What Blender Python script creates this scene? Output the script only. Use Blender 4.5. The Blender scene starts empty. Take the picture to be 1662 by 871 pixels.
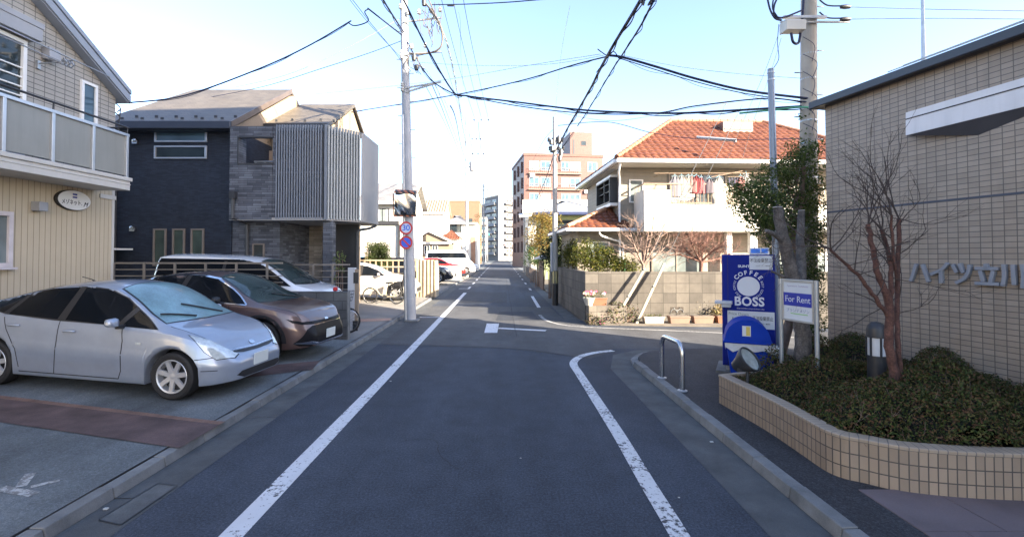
import bpy, math, random
from mathutils import Vector, Matrix
from mathutils.bvhtree import BVHTree
from mathutils.geometry import delaunay_2d_cdt
R = math.radians
rng = random.Random(7)
scene = bpy.context.scene
col = scene.collection

# ---------------------------------------------------------------- camera
CAM_H = 2.05
FPX, PX0, PY0, PITCH = 760.0, 815.0, 399.1, R(1.2)
cd = bpy.data.cameras.new('street_camera')
cam = bpy.data.objects.new('street_camera', cd); col.objects.link(cam)
cam.location = (0, 0, CAM_H); cam.rotation_euler = (R(90) + PITCH, 0, 0)
cd.sensor_width = 36.0; cd.lens = 36.0 * FPX / 1662.0
cd.shift_x = (831 - PX0) / 1662.0; cd.shift_y = (PY0 - 435.5) / 1662.0
cd.clip_start = 0.05; cd.clip_end = 5000
scene.camera = cam

# ---------------------------------------------------------------- sky, sun, exposure
SUN_EL = R(22.0); SUN_DIR = Vector((0.80 * math.cos(SUN_EL), -0.60 * math.cos(SUN_EL), math.sin(SUN_EL)))
w = bpy.data.worlds.new("World"); scene.world = w; w.use_nodes = True
nt = w.node_tree; bg = nt.nodes['Background']
sky = nt.nodes.new('ShaderNodeTexSky'); sky.sky_type = 'NISHITA'; sky.sun_disc = False
sky.sun_elevation = SUN_EL; sky.sun_rotation = math.atan2(0.80, -0.60)
sky.altitude = 50; sky.air_density = 1.0; sky.dust_density = 1.1; sky.ozone_density = 1.6
tint = nt.nodes.new('ShaderNodeMix'); tint.data_type = 'RGBA'; tint.blend_type = 'MULTIPLY'; tint.inputs[0].default_value = 1.0; tint.inputs[7].default_value = (1.0, 0.948, 0.99, 1.0)
nt.links.new(sky.outputs[0], tint.inputs[6]); nt.links.new(tint.outputs[2], bg.inputs[0]); bg.inputs[1].default_value = 0.10
sd = bpy.data.lights.new('sun', 'SUN'); sd.energy = 5.0; sd.angle = R(0.5); sd.color = (1.0, 0.86, 0.67)
sun = bpy.data.objects.new('sun', sd); col.objects.link(sun)
sun.rotation_euler = SUN_DIR.to_track_quat('Z', 'Y').to_euler()
vs = scene.view_settings; vs.view_transform = 'Standard'; vs.look = 'None'; vs.gamma = 1.0; vs.use_curve_mapping = False
vs.exposure = 2.58
scene.render.engine = 'CYCLES'
scene.cycles.max_bounces = 6; scene.cycles.diffuse_bounces = 3; scene.cycles.transparent_max_bounces = 8

def ray(px, py):
    a = (px - PX0) / FPX; b = (PY0 - py) / FPX; c, s = math.cos(PITCH), math.sin(PITCH)
    return Vector((a, c - b * s, s + b * c))
def P(px, py, D):
    "point of the photograph at depth D (metres along the road)"
    d = ray(px, py); return Vector((0, 0, CAM_H)) + d * (D / d.y)
def G(px, py, z=0.0):
    "point of the photograph on a level surface at height z"
    d = ray(px, py); return Vector((0, 0, CAM_H)) + d * ((z - CAM_H) / d.z)

# ---------------------------------------------------------------- mesh builder
class MB:
    def __init__(s): s.v = []; s.f = []; s.uv = {}
    def add(s, vs, fs, M=None):
        o = len(s.v)
        s.v += [tuple(M @ Vector(p)) if M is not None else tuple(p) for p in vs]
        s.f += [tuple(i + o for i in f) for f in fs]; return s
    def box(s, x0, x1, y0, y1, z0, z1, M=None):
        if x0 > x1: x0, x1 = x1, x0
        if y0 > y1: y0, y1 = y1, y0
        if z0 > z1: z0, z1 = z1, z0
        return s.add([(x0,y0,z0),(x1,y0,z0),(x1,y1,z0),(x0,y1,z0),(x0,y0,z1),(x1,y0,z1),(x1,y1,z1),(x0,y1,z1)],
                     [(0,3,2,1),(4,5,6,7),(0,1,5,4),(1,2,6,5),(2,3,7,6),(3,0,4,7)], M)
    def hexa(s, lo, hi):
        "lo, hi: four points each, counter-clockwise seen from above"
        return s.add(list(lo) + list(hi), [(0,3,2,1),(4,5,6,7),(0,1,5,4),(1,2,6,5),(2,3,7,6),(3,0,4,7)])
    def prism(s, poly, z0, z1, M=None):
        n = len(poly); ar = sum(poly[i][0]*poly[(i+1)%n][1]-poly[(i+1)%n][0]*poly[i][1] for i in range(n))
        if ar < 0: poly = poly[::-1]
        vs = [(p[0],p[1],z0) for p in poly] + [(p[0],p[1],z1) for p in poly]
        fs = [tuple(range(n-1,-1,-1)), tuple(range(n,2*n))] + [(i,(i+1)%n,n+(i+1)%n,n+i) for i in range(n)]
        return s.add(vs, fs, M)
    def prism_x(s, poly_yz, x0, x1, M=None):
        T = Matrix(((0,0,1,0),(1,0,0,0),(0,1,0,0),(0,0,0,1)))
        return s.prism(poly_yz, x0, x1, T if M is None else M @ T)
    def prism_y(s, poly_xz, y0, y1, M=None):
        T = Matrix(((1,0,0,0),(0,0,-1,0),(0,1,0,0),(0,0,0,1)))
        return s.prism(poly_xz, -y1, -y0, T if M is None else M @ T)
    def tube(s, pts, r, n=8, cap=True, M=None):
        pts = [Vector(p) for p in pts]; k = len(pts)
        rs = r if isinstance(r, (list, tuple)) else [r] * k
        vs, fs = [], []; u = None
        for i, p in enumerate(pts):
            t = (pts[min(i+1,k-1)] - pts[max(i-1,0)])
            t = t.normalized() if t.length > 1e-9 else Vector((0,0,1))
            if u is None:
                u = t.orthogonal().normalized()
            else:
                u = (u - t * u.dot(t)); u = u.normalized() if u.length > 1e-6 else t.orthogonal().normalized()
            b = t.cross(u)
            for j in range(n):
                a = 2*math.pi*j/n
                vs.append(p + (u*math.cos(a) + b*math.sin(a)) * rs[i])
        for i in range(k-1):
            for j in range(n):
                fs.append((i*n+j, i*n+(j+1)%n, (i+1)*n+(j+1)%n, (i+1)*n+j))
        if cap:
            fs.append(tuple(range(n-1,-1,-1))); fs.append(tuple(range((k-1)*n, k*n)))
        return s.add(vs, fs, M)
    def lathe(s, prof, n=24, M=None, cap=True):
        vs, fs = [], []
        for (r, z) in prof:
            for j in range(n):
                a = 2*math.pi*j/n; vs.append((r*math.cos(a), r*math.sin(a), z))
        for i in range(len(prof)-1):
            for j in range(n):
                fs.append((i*n+j, i*n+(j+1)%n, (i+1)*n+(j+1)%n, (i+1)*n+j))
        if cap:
            fs.append(tuple(range(n-1,-1,-1))); fs.append(tuple(range((len(prof)-1)*n, len(prof)*n)))
        return s.add(vs, fs, M)
    def quad(s, a, b, c, d): return s.add([a,b,c,d], [(0,1,2,3)])
    def poly(s, pts): return s.add(pts, [tuple(range(len(pts)))])
    def build(s, name, mat, parent=None, smooth=None, bevel=0, label=None):
        me = bpy.data.meshes.new(name); me.from_pydata(s.v, [], s.f); me.update()
        if smooth is not None:
            me.polygons.foreach_set('use_smooth', [True]*len(me.polygons))
            if smooth < 180: me.set_sharp_from_angle(angle=R(smooth))
        me.materials.append(mat)
        o = bpy.data.objects.new(name, me); col.objects.link(o)
        if parent is not None: o.parent = parent
        if bevel:
            m = o.modifiers.new('bevel', 'BEVEL'); m.width = bevel; m.segments = 2; m.limit_method = 'ANGLE'; m.angle_limit = R(50)
        if label: o['label'] = label
        return o

def thing(name, label, cat, loc=(0,0,0), rz=0.0, group=None):
    o = bpy.data.objects.new(name, None); col.objects.link(o); o.empty_display_size = 0.2
    o.location = loc; o.rotation_euler = (0,0,rz); o['label'] = label; o['category'] = cat
    if group: o['group'] = group
    return o
def tag(o, label, cat, group=None, kind=None):
    o['label'] = label; o['category'] = cat
    if group: o['group'] = group
    if kind: o['kind'] = kind
    return o
def struct(name, mb, mat, smooth=None, bevel=0):
    o = mb.build(name, mat, None, smooth, bevel); o['kind'] = 'structure'; return o
def kids(o): return [c for c in bpy.data.objects if c.parent == o]
def copy_tree(o, parent=None):
    c = o.copy(); col.objects.link(c); c.parent = parent
    for ch in kids(o): copy_tree(ch, c)
    return c
def rotz(a): return Matrix.Rotation(a, 4, 'Z')
def T(x, y, z): return Matrix.Translation((x, y, z))
def frame(origin, xdir, zdir):
    "matrix whose local X is xdir, local Z is zdir"
    x = Vector(xdir).normalized(); z = Vector(zdir); z = (z - x*z.dot(x)).normalized(); y = z.cross(x)
    m = Matrix.Identity(4)
    for i in range(3): m[i][0], m[i][1], m[i][2], m[i][3] = x[i], y[i], z[i], origin[i]
    return m
def spline(pts, k=8):
    pts = [Vector(p) for p in pts]; out = []
    for i in range(len(pts)-1):
        p0 = pts[max(i-1,0)]; p1 = pts[i]; p2 = pts[i+1]; p3 = pts[min(i+2,len(pts)-1)]
        for j in range(k):
            t = j/k
            out.append(0.5*((2*p1)+(p2-p0)*t+(2*p0-5*p1+4*p2-p3)*t*t+(3*p1-p0-3*p2+p3)*t**3))
    out.append(pts[-1]); return out

def text(body, size, mat, parent, M, depth=0.002, bold=0.0, align='CENTER', sx=1.0, name='lettering', shear=0.0, spacing=1.0):
    cu = bpy.data.curves.new(name, 'FONT'); cu.body = body; cu.size = size; cu.extrude = depth; cu.offset = bold
    cu.align_x = align; cu.align_y = 'CENTER'; cu.resolution_u = 3; cu.shear = shear; cu.space_character = spacing
    to = bpy.data.objects.new(name, cu); col.objects.link(to)
    bpy.context.view_layer.update()
    me = bpy.data.meshes.new_from_object(to.evaluated_get(bpy.context.evaluated_depsgraph_get()))
    bpy.data.objects.remove(to); bpy.data.curves.remove(cu)
    me.transform(M @ Matrix.Diagonal((sx,1,1,1)))
    me.materials.clear(); me.materials.append(mat)
    o = bpy.data.objects.new(name, me); col.objects.link(o); o.parent = parent
    return o

# ---------------------------------------------------------------- materials
def N(nt, t, **kw):
    n = nt.nodes.new(t)
    for k, v in kw.items():
        if k.startswith('i_'): n.inputs[k[2:].replace('_',' ')].default_value = v
        else: setattr(n, k, v)
    return n
def base(name):
    m = bpy.data.materials.new(name); m.use_nodes = True
    return m, m.node_tree, m.node_tree.nodes['Principled BSDF']
def rgba(c): return (c[0], c[1], c[2], 1.0)
def sc(c, k): return tuple(max(0.0, min(1.0, x*k)) for x in c)
def mixc(nt, fac, a, b, blend='MIX'):
    n = nt.nodes.new('ShaderNodeMix'); n.data_type = 'RGBA'; n.blend_type = blend
    for s, v in ((0, fac), (6, a), (7, b)):
        if isinstance(v, (tuple, list)): n.inputs[s].default_value = rgba(v)
        elif isinstance(v, (int, float)): n.inputs[s].default_value = v
        else: nt.links.new(v, n.inputs[s])
    return n.outputs[2]
def ramp(nt, src, stops):
    r = nt.nodes.new('ShaderNodeValToRGB'); e = r.color_ramp.elements
    while len(e) < len(stops): e.new(0.5)
    for el, (p, c) in zip(e, stops): el.position = p; el.color = rgba(c) if isinstance(c, (tuple, list)) else (c, c, c, 1)
    nt.links.new(src, r.inputs[0]); return r.outputs[0]
def noise(nt, vec, scale, detail=4, rough=0.55, stretch=None):
    if stretch is not None:
        mp = N(nt, 'ShaderNodeMapping'); mp.inputs['Scale'].default_value = stretch; nt.links.new(vec, mp.inputs[0]); vec = mp.outputs[0]
    n = N(nt, 'ShaderNodeTexNoise'); n.inputs['Scale'].default_value = scale; n.inputs['Detail'].default_value = detail; n.inputs['Roughness'].default_value = rough
    nt.links.new(vec, n.inputs['Vector']); return n.outputs[0]
def bump(nt, p, h, strength, dist=0.01):
    b = N(nt, 'ShaderNodeBump'); b.inputs['Strength'].default_value = strength; b.inputs['Distance'].default_value = dist
    nt.links.new(h, b.inputs['Height']); nt.links.new(b.outputs[0], p.inputs['Normal'])
def mat(name, c, rough=0.6, metal=0.0, var=0.12, scale=3.0, bmp=0.0, bscale=60.0, streak=0.0, coat=0.0, spec=0.5, fine=0.0):
    m, nt, p = base(name)
    p.inputs['Roughness'].default_value = rough; p.inputs['Metallic'].default_value = metal
    p.inputs['Specular IOR Level'].default_value = spec
    if coat: p.inputs['Coat Weight'].default_value = coat; p.inputs['Coat Roughness'].default_value = 0.04
    tc = N(nt, 'ShaderNodeTexCoord').outputs['Object']
    n1 = noise(nt, tc, scale, 5, 0.6)
    cc = ramp(nt, n1, [(0.3, sc(c, 1-var)), (0.7, sc(c, 1+var))])
    if streak:
        n2 = noise(nt, tc, 2.2, 4, 0.65, (3.0, 3.0, 0.22))
        k = ramp(nt, n2, [(0.45, 1.0), (0.75, 1.0-streak)])
        cc = mixc(nt, 1.0, cc, k, 'MULTIPLY')
    if fine:
        n3 = noise(nt, tc, bscale*1.7, 2, 0.7)
        k = ramp(nt, n3, [(0.3, 1.0-fine), (0.7, 1.0+fine)])
        cc = mixc(nt, 1.0, cc, k, 'MULTIPLY')
    nt.links.new(cc, p.inputs['Base Color'])
    if bmp: bump(nt, p, noise(nt, tc, bscale, 4, 0.65), bmp)
    return m
def wallvec(nt, horiz=True):
    tc = N(nt, 'ShaderNodeTexCoord').outputs['Object']
    s = N(nt, 'ShaderNodeSeparateXYZ'); nt.links.new(tc, s.inputs[0])
    a = N(nt, 'ShaderNodeMath', operation='ADD'); nt.links.new(s.outputs[0], a.inputs[0]); nt.links.new(s.outputs[1], a.inputs[1])
    c = N(nt, 'ShaderNodeCombineXYZ')
    nt.links.new(a.outputs[0], c.inputs[0 if horiz else 1]); nt.links.new(s.outputs[2], c.inputs[1 if horiz else 0])
    return c.outputs[0], tc
def bricks(name, c1, c2, mortar, bw, bh, ms, offset=0.0, rough=0.5, bmp=0.6, horiz=True, uv=False, var=0.1, bias=0.0, streak=0.12, squash=1.0, sqf=2, surf=0.0, dist=0.006):
    m, nt, p = base(name); p.inputs['Roughness'].default_value = rough
    if uv: v = tc = N(nt, 'ShaderNodeTexCoord').outputs['UV']
    else: v, tc = wallvec(nt, horiz)
    b = N(nt, 'ShaderNodeTexBrick', offset=offset, squash=squash, squash_frequency=sqf)
    nt.links.new(v, b.inputs['Vector'])
    b.inputs['Color1'].default_value = rgba(c1); b.inputs['Color2'].default_value = rgba(c2); b.inputs['Mortar'].default_value = rgba(mortar)
    b.inputs['Scale'].default_value = 1.0; b.inputs['Mortar Size'].default_value = ms; b.inputs['Mortar Smooth'].default_value = 0.1
    b.inputs['Bias'].default_value = bias; b.inputs['Brick Width'].default_value = bw; b.inputs['Row Height'].default_value = bh
    n1 = noise(nt, tc, 1.7, 5, 0.65)
    cc = mixc(nt, 1.0, b.outputs[0], ramp(nt, n1, [(0.3, 1-var), (0.7, 1+var)]), 'MULTIPLY')
    if streak:
        n2 = noise(nt, tc, 1.6, 4, 0.65, (3.0, 3.0, 0.2)); cc = mixc(nt, 1.0, cc, ramp(nt, n2, [(0.45, 1.0), (0.8, 1-streak)]), 'MULTIPLY')
    nt.links.new(cc, p.inputs['Base Color'])
    h = ramp(nt, b.outputs['Fac'], [(0.0, 1.0), (1.0, 0.0)])
    if surf:
        h = mixc(nt, surf, h, noise(nt, tc, 30, 4, 0.7))
    bump(nt, p, h, bmp, dist)
    return m
def glass(name, c=(0.02,0.03,0.035), rough=0.03, var=0.3):
    m, nt, p = base(name)
    tc = N(nt, 'ShaderNodeTexCoord').outputs['Object']
    nt.links.new(ramp(nt, noise(nt, tc, 1.3, 2), [(0.35, sc(c,1-var)), (0.65, sc(c,1+var))]), p.inputs['Base Color'])
    p.inputs['Roughness'].default_value = rough; p.inputs['Specular IOR Level'].default_value = 0.6
    bump(nt, p, noise(nt, tc, 1.6, 0), 0.006, 0.02)
    return m
def leafmat(name, cols, rough=0.55, trans=0.25):
    m, nt, p = base(name); p.inputs['Roughness'].default_value = rough; p.inputs['Specular IOR Level'].default_value = 0.15
    g = N(nt, 'ShaderNodeNewGeometry')
    k = len(cols); cc = ramp(nt, g.outputs['Random Per Island'], [(i/max(1,k-1), c) for i, c in enumerate(cols)])
    nt.links.new(cc, p.inputs['Base Color'])
    t = N(nt, 'ShaderNodeBsdfTranslucent'); nt.links.new(cc, t.inputs[0])
    mx = N(nt, 'ShaderNodeMixShader'); mx.inputs[0].default_value = trans
    nt.links.new(p.outputs[0], mx.inputs[1]); nt.links.new(t.outputs[0], mx.inputs[2])
    nt.links.new(mx.outputs[0], nt.nodes['Material Output'].inputs[0])
    return m
def asphalt(name, c, big=0.22, grain=0.5):
    m, nt, p = base(name); tc = N(nt, 'ShaderNodeTexCoord').outputs['Object']
    p.inputs['Roughness'].default_value = 0.82; p.inputs['Specular IOR Level'].default_value = 0.3
    n0 = noise(nt, tc, 0.35, 6, 0.62, (1.6, 0.5, 1)); n1 = noise(nt, tc, 48, 4, 0.85); n2 = noise(nt, tc, 140, 2, 0.9); n3 = noise(nt, tc, 2.2, 6, 0.75)
    cc = ramp(nt, n0, [(0.3, sc(c,1-big)), (0.7, sc(c,1+big))])
    cc = mixc(nt, 1.0, cc, ramp(nt, n3, [(0.35, 0.84), (0.65, 1.14)]), 'MULTIPLY')
    cc = mixc(nt, 1.0, cc, ramp(nt, noise(nt, tc, 0.55, 3, 0.5, (2.2, 0.05, 1)), [(0.35, 0.86), (0.65, 1.12)]), 'MULTIPLY')
    cc = mixc(nt, 1.0, cc, ramp(nt, n1, [(0.32, 1-grain*0.75), (0.52, 1.0), (0.70, 1+grain*1.3)]), 'MULTIPLY')
    cc = mixc(nt, 1.0, cc, ramp(nt, n2, [(0.3, 1-grain*0.5), (0.7, 1+grain*0.7)]), 'MULTIPLY')
    nt.links.new(cc, p.inputs['Base Color'])
    bump(nt, p, n1, 0.5, 0.006)
    return m
def paintmat(name, c, wear=0.5, under=(0.05,0.05,0.055)):
    m, nt, p = base(name); tc = N(nt, 'ShaderNodeTexCoord').outputs['Object']; p.inputs['Roughness'].default_value = 0.7
    n1 = noise(nt, tc, 22, 6, 0.75); n2 = noise(nt, tc, 2.0, 4, 0.6)
    a = N(nt, 'ShaderNodeMath', operation='ADD'); nt.links.new(n1, a.inputs[0])
    b = N(nt, 'ShaderNodeMath', operation='MULTIPLY_ADD'); nt.links.new(n2, b.inputs[0]); b.inputs[1].default_value = 0.5; b.inputs[2].default_value = -0.25
    nt.links.new(b.outputs[0], a.inputs[1])
    f = ramp(nt, a.outputs[0], [(0.60-0.14*wear, 0.0), (0.66-0.10*wear, 1.0)])
    base_c = ramp(nt, n2, [(0.3, sc(c,0.85)), (0.7, c)])
    nt.links.new(mixc(nt, f, base_c, under), p.inputs['Base Color'])
    return m
def carpaint(name, c, metal=0.5, rough=0.28, coat=1.0):
    m, nt, p = base(name); tc = N(nt, 'ShaderNodeTexCoord').outputs['Object']
    p.inputs['Metallic'].default_value = metal; p.inputs['Roughness'].default_value = rough
    p.inputs['Coat Weight'].default_value = coat; p.inputs['Coat Roughness'].default_value = 0.03
    dirt = ramp(nt, noise(nt, tc, 3, 5, 0.7), [(0.35, sc(c,0.93)), (0.7, sc(c,1.04))])
    nt.links.new(dirt, p.inputs['Base Color'])
    return m

ASPH = asphalt('asphalt', (0.041,0.049,0.064), 0.28, 0.7); ASPH2 = asphalt('dark_asphalt', (0.036,0.037,0.041), 0.3, 0.8)
ASPHP = asphalt('patched_asphalt', (0.037,0.041,0.049), 0.15, 0.4)
CONC = asphalt('weathered_concrete', (0.122,0.136,0.142), 0.5, 0.45)
CONC_L = mat('light_concrete', (0.150,0.155,0.155), 0.85, var=0.35, scale=3.0, bmp=0.3, bscale=80, fine=0.14)
CONC_G = mat('gutter_concrete', (0.070,0.075,0.078), 0.88, var=0.32, scale=2.5, bmp=0.4, bscale=110, fine=0.25)
EARTH = mat('bare_ground', (0.14,0.12,0.10), 0.95, var=0.3, scale=0.6, bmp=0.4)
LINE = paintmat('white_road_paint', (0.62,0.63,0.65), 0.25); LINEW = paintmat('worn_road_paint', (0.62,0.62,0.62), 0.5)
BAND = mat('reddish_brown_paving', (0.088,0.056,0.052), 0.8, var=0.5, scale=2.2, bmp=0.25, bscale=50, fine=0.2)
ALU = mat('aluminium', (0.55,0.56,0.58), 0.35, 0.8, var=0.06)
STEEL = mat('galvanised_steel', (0.42,0.44,0.46), 0.42, 0.7, var=0.12, scale=9)
STAIN = mat('brushed_stainless', (0.6,0.6,0.6), 0.24, 0.95, var=0.05)
BLACK = mat('black_plastic', (0.018,0.018,0.02), 0.45, var=0.2)
RUBBER = mat('black_rubber', (0.012,0.012,0.013), 0.75, var=0.2, scale=20)
DARKM = mat('dark_metal', (0.045,0.047,0.052), 0.45, 0.3, var=0.15)
WHITE = mat('white_paint', (0.78,0.77,0.74), 0.55, var=0.04, streak=0.10)
WHITEF = mat('white_frame', (0.74,0.74,0.72), 0.4, var=0.03)
CABLE = mat('black_cable', (0.009,0.015,0.05), 0.6, var=0.2)
CONCP = mat('pole_concrete', (0.36,0.35,0.33), 0.8, var=0.12, scale=2, streak=0.15, bmp=0.15, bscale=70)
GLASS = glass('window_glass'); GLASS_L = glass('curtained_glass', (0.16,0.19,0.19), 0.06); GLASS_B = glass('sky_blue_glass', (0.06,0.11,0.15), 0.03)
CARGL = glass('car_glass', (0.006,0.008,0.010), 0.02, 0.2); CARGL.node_tree.nodes['Principled BSDF'].inputs['Specular IOR Level'].default_value = 0.28
BARK = mat('brown_bark', (0.16,0.11,0.085), 0.9, var=0.35, scale=9, bmp=0.7, bscale=40)
BARK_G = mat('grey_bark', (0.17,0.155,0.14), 0.9, var=0.35, scale=8, bmp=0.7, bscale=40)
# ================================================================ the setting
def lotz(x): return 0.10 + 0.045 * max(0.0, min(6.0, -3.40 - x))
def sheet(pts, z): return MB().poly([(p[0], p[1], z) for p in pts])
def lotpoly(pts, dz=0.0):
    return MB().poly([(p[0], p[1], lotz(p[0]) + dz) for p in pts])
struct('ground', MB().poly([(-2500,-2500,-0.03),(2500,-2500,-0.03),(2500,2500,-0.03),(-2500,2500,-0.03)]), EARTH)
rd = MB()
rd.poly([(-3.0,-40,0),(2.45,-40,0),(2.45,9,0),(2.45,14.9,0),(2.45,260,0),(-3.0,260,0)])
rd.poly([(2.45,9,0),(70,6,0),(70,12,0),(2.45,14.9,0)])
rd.poly([(-70,225,0.0),(-3.0,225,0),(-3.0,232,0),(-70,232,0)])
struct('road', rd, ASPH)
struct('road_patch', sheet([(-0.2,14.9),(1.2,14.9),(1.1,17.3),(-0.1,17.3)], 0.004), ASPHP)
struct('road_patch', sheet([(-2.86,10.9),(-1.9,10.75),(0.2,10.4),(1.2,9.75),(1.75,9.4),(2.2,9.9),(2.44,10.4),(9,10.55),(9,12.6),(2.44,13.6),(2.44,14.6),(2.0,15.3),(1.9,18.8),(-2.86,19.2)], 0.002), asphalt('lightened_junction_asphalt', (0.066,0.068,0.072), 0.25, 0.6))  # real change of surface, colour lightened and area extended to strengthen the sunlit strip
struct('road_patch', sheet([(-1.85,20.5),(0.2,20.5),(0.25,26.5),(-1.85,26.5)], 0.004), ASPHP)
# gutters
gl = MB()
for y in range(-20, 150, 2):
    gl.poly([(-3.27,y+.006,0.004),(-2.86,y+.006,0.004),(-2.86,y+1.994,0.004),(-3.27,y+1.994,0.004)])
struct('gutter', gl, CONC_G)
gr = MB(); gr.poly([(1.90,-20,0.004),(2.42,-20,0.004),(2.42,8.55,0.004),(1.97,8.55,0.004)])
gr.poly([(1.97,8.56,0.004),(2.42,8.56,0.004),(2.52,9.1,0.004),(3.0,9.85,0.004),(3.1,9.95,0.004),(4.4,10.08,0.004),(4.4,10.35,0.004),(3.0,10.3,0.004),(2.3,9.75,0.004)])
gr.poly([(2.02,15.2,0.004),(2.45,14.6,0.004),(2.45,120,0.004),(2.05,120,0.004)])
struct('gutter', gr, CONC_G)
gd = MB(); a, b, c, d = [G(*q, 0.008) for q in ((160,843),(256,784),(287,788),(196,851))]
gd.poly([a, d, c, b]); struct('gutter_cover', gd, mat('cover_concrete', (0.085,0.09,0.092), 0.85, var=0.35, scale=4, fine=0.2, bscale=60))
gd = MB()
for (p, q) in ((a,b),(b,c),(c,d),(d,a)):
    t = (q-p).normalized(); s = Vector((-t.y,t.x,0))*0.006
    gd.quad(p-s+Vector((0,0,.003)), q-s+Vector((0,0,.003)), q+s+Vector((0,0,.003)), p+s+Vector((0,0,.003)))
struct('gutter_cover_joint', gd, BLACK)
# kerbs of separate blocks
def kerb(x0, x1, y0, y1, h, step=0.6):
    m = MB(); y = y0; i = 0
    s = 1 if x1 > x0 else -1
    while y < y1:
        e = min(y+step, y1); j = 0.004*math.sin(i*2.3)
        m.prism_y([(x0,0.0),(x0+s*0.02,h+j),(x1,h+j+0.004),(x1,0.0)][::1], y+0.004, e-0.004); y = e; i += 1
    return m
struct('kerb_joint', MB().poly([(-3.42,-20,0.101),(-3.405,-20,0.101),(-3.405,11,0.101),(-3.42,11,0.101)]), RUBBER)
struct('kerb', kerb(-3.27,-3.40,-20,60,0.095), CONC_L, bevel=0.008)
struct('kerb', kerb(2.42,2.56,-20,8.7,0.10), CONC_L, bevel=0.008)
kc = MB(); pts = [(2.42,8.7),(2.5,9.15),(2.72,9.55),(3.0,9.82),(3.4,9.98),(4.2,10.06),(6.0,10.1)]
for p, q in zip(pts, pts[1:]):
    t = (Vector(q)-Vector(p)).normalized(); n = Vector((t.y,-t.x))*0.14
    kc.prism([p, q, (q[0]+n.x,q[1]+n.y), (p[0]+n.x,p[1]+n.y)], 0, 0.05)
struct('kerb', kc, CONC_L)
# left parking lots, sloping up from the kerb
lp = MB()
for x0, x1 in ((-9.4,-3.42),(-60,-9.4)):
    lp.poly([(x0,-20,lotz(x0)),(x1,-20,lotz(x1)),(x1,11.0,lotz(x1)),(x0,11.0,lotz(x0))])
struct('parking_lot', lp, CONC)
lp = MB(); lp.poly([(-9.4,11.0,lotz(-9.4)),(-3.42,11.0,lotz(-3.42)),(-3.42,60,lotz(-3.42)),(-9.4,60,lotz(-9.4))])
lp.poly([(-60,11.0,lotz(-9.4)),(-9.4,11.0,lotz(-9.4)),(-9.4,60,lotz(-9.4)),(-60,60,lotz(-9.4))])
struct('driveway', lp, mat('pale_driveway_concrete', (0.20,0.19,0.175), 0.85, var=0.16, scale=1.3, bmp=0.25, bscale=90, fine=0.12))
lp = MB(); lp.poly([(-60,60,0.02),(-3.0,60,0.02),(-3.0,223,0.02),(-60,223,0.02)]); struct('far_verge', lp, CONC)
def lotG(px, py):
    x = G(px, py, 0.15)
    for _ in range(6): x = G(px, py, lotz(x.x))
    return x
q = [lotG(*p) for p in ((0,647),(357,689),(291,727),(0,685))]
ext = lambda a, b: (a + (a-b).normalized()*2.0)
q[0] = ext(q[0], q[1]); q[3] = ext(q[3], q[2])
struct('paving_band', lotpoly([(p.x,p.y) for p in (q[0],q[3],q[2],q[1])], 0.004), BAND)
be = MB(); u = (q[1]-q[0]).normalized(); n = Vector((-u.y,u.x,0))
L_ = (q[1]-q[0]).length; k = 0
while k*0.23 < L_-0.05:
    a = q[0]+u*(k*0.23+0.004); b = q[0]+u*min(k*0.23+0.226, L_); 
    be.poly([(p.x,p.y,lotz(p.x)+0.008) for p in (a,b,b+n*0.09,a+n*0.09)]); k += 1
struct('brick_edging', be, mat('brown_edging_brick', (0.17,0.10,0.075), 0.8, var=0.35, scale=6, fine=0.2, bmp=0.2))
q2 = [lotG(*p) for p in ((300,606),(520,585),(507,599),(330,622))]
struct('paving_band', lotpoly([(p.x,p.y) for p in q2], 0.004), BAND)
q3 = [lotG(*p) for p in ((567,518),(634,516),(637,520),(567,523))]
struct('red_paver_strip', lotpoly([(p.x,p.y) for p in q3], 0.004), bricks('red_pavers', (0.20,0.075,0.055),(0.26,0.10,0.07),(0.1,0.08,0.07), 0.1, 0.1, 0.008))
# faded arrow mark on the lot
am = MB()
def mark(m, pts, wd, z=None):
    P_ = [lotG(*p) for p in pts]
    for i, (a, b) in enumerate(zip(P_, P_[1:])):
        t = (b-a).normalized(); s = Vector((-t.y,t.x,0))*wd/2
        m.poly([(p.x,p.y,lotz(p.x)+0.004+0.0012*i) for p in (a-s,b-s,b+s,a+s)])
mark(am, ((0,792),(56,802)), 0.085); mark(am, ((33,790),(50,768)), 0.075)
m2 = MB(); mark(m2, ((50,790),(97,779)), 0.05)
for mm in (am, m2): struct('lot_marking', mm, paintmat('faded_lot_paint', (0.42,0.43,0.42), 1.0, (0.16,0.16,0.155)))
# white lines
def stripe(m, pts, wd, z=0.006):
    pts = [Vector((p[0],p[1],0)) for p in pts]; vs = []
    for i, p in enumerate(pts):
        t = (pts[min(i+1,len(pts)-1)]-pts[max(i-1,0)]).normalized(); s = Vector((-t.y,t.x,0))*(wd/2)
        vs.append(((p+s).x,(p+s).y,z)); vs.append(((p-s).x,(p-s).y,z))
    m.add(vs, [(2*i+1,2*i+3,2*i+2,2*i) for i in range(len(pts)-1)])
def gl2(pts): return [(G(*p).x, G(*p).y) for p in pts]
m = MB(); stripe(m, [(-1.98,-12),(-1.98,1),(-1.98,8),(-2.0,14),(-2.03,20),(-2.05,26)], 0.18); struct('road_line', m, LINE)
m = MB(); y = 29.0
for i in range(14):
    stripe(m, [(-2.1-0.006*(y-29),y),(-2.1-0.006*(y-29),y+2.0)], 0.14); y += 5.0
struct('road_line', m, LINE)
m = MB(); hook = spline([(x,y,0) for x,y in [(1.25,-12),(1.25,1.5)] + gl2([(1104,871),(1052,786),(1004,705),(962,640),(940,606),(931,592),(934,584),(946,577),(968,572),(995,569)])], 10)
stripe(m, hook, 0.15); struct('road_line', m, LINEW)
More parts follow.
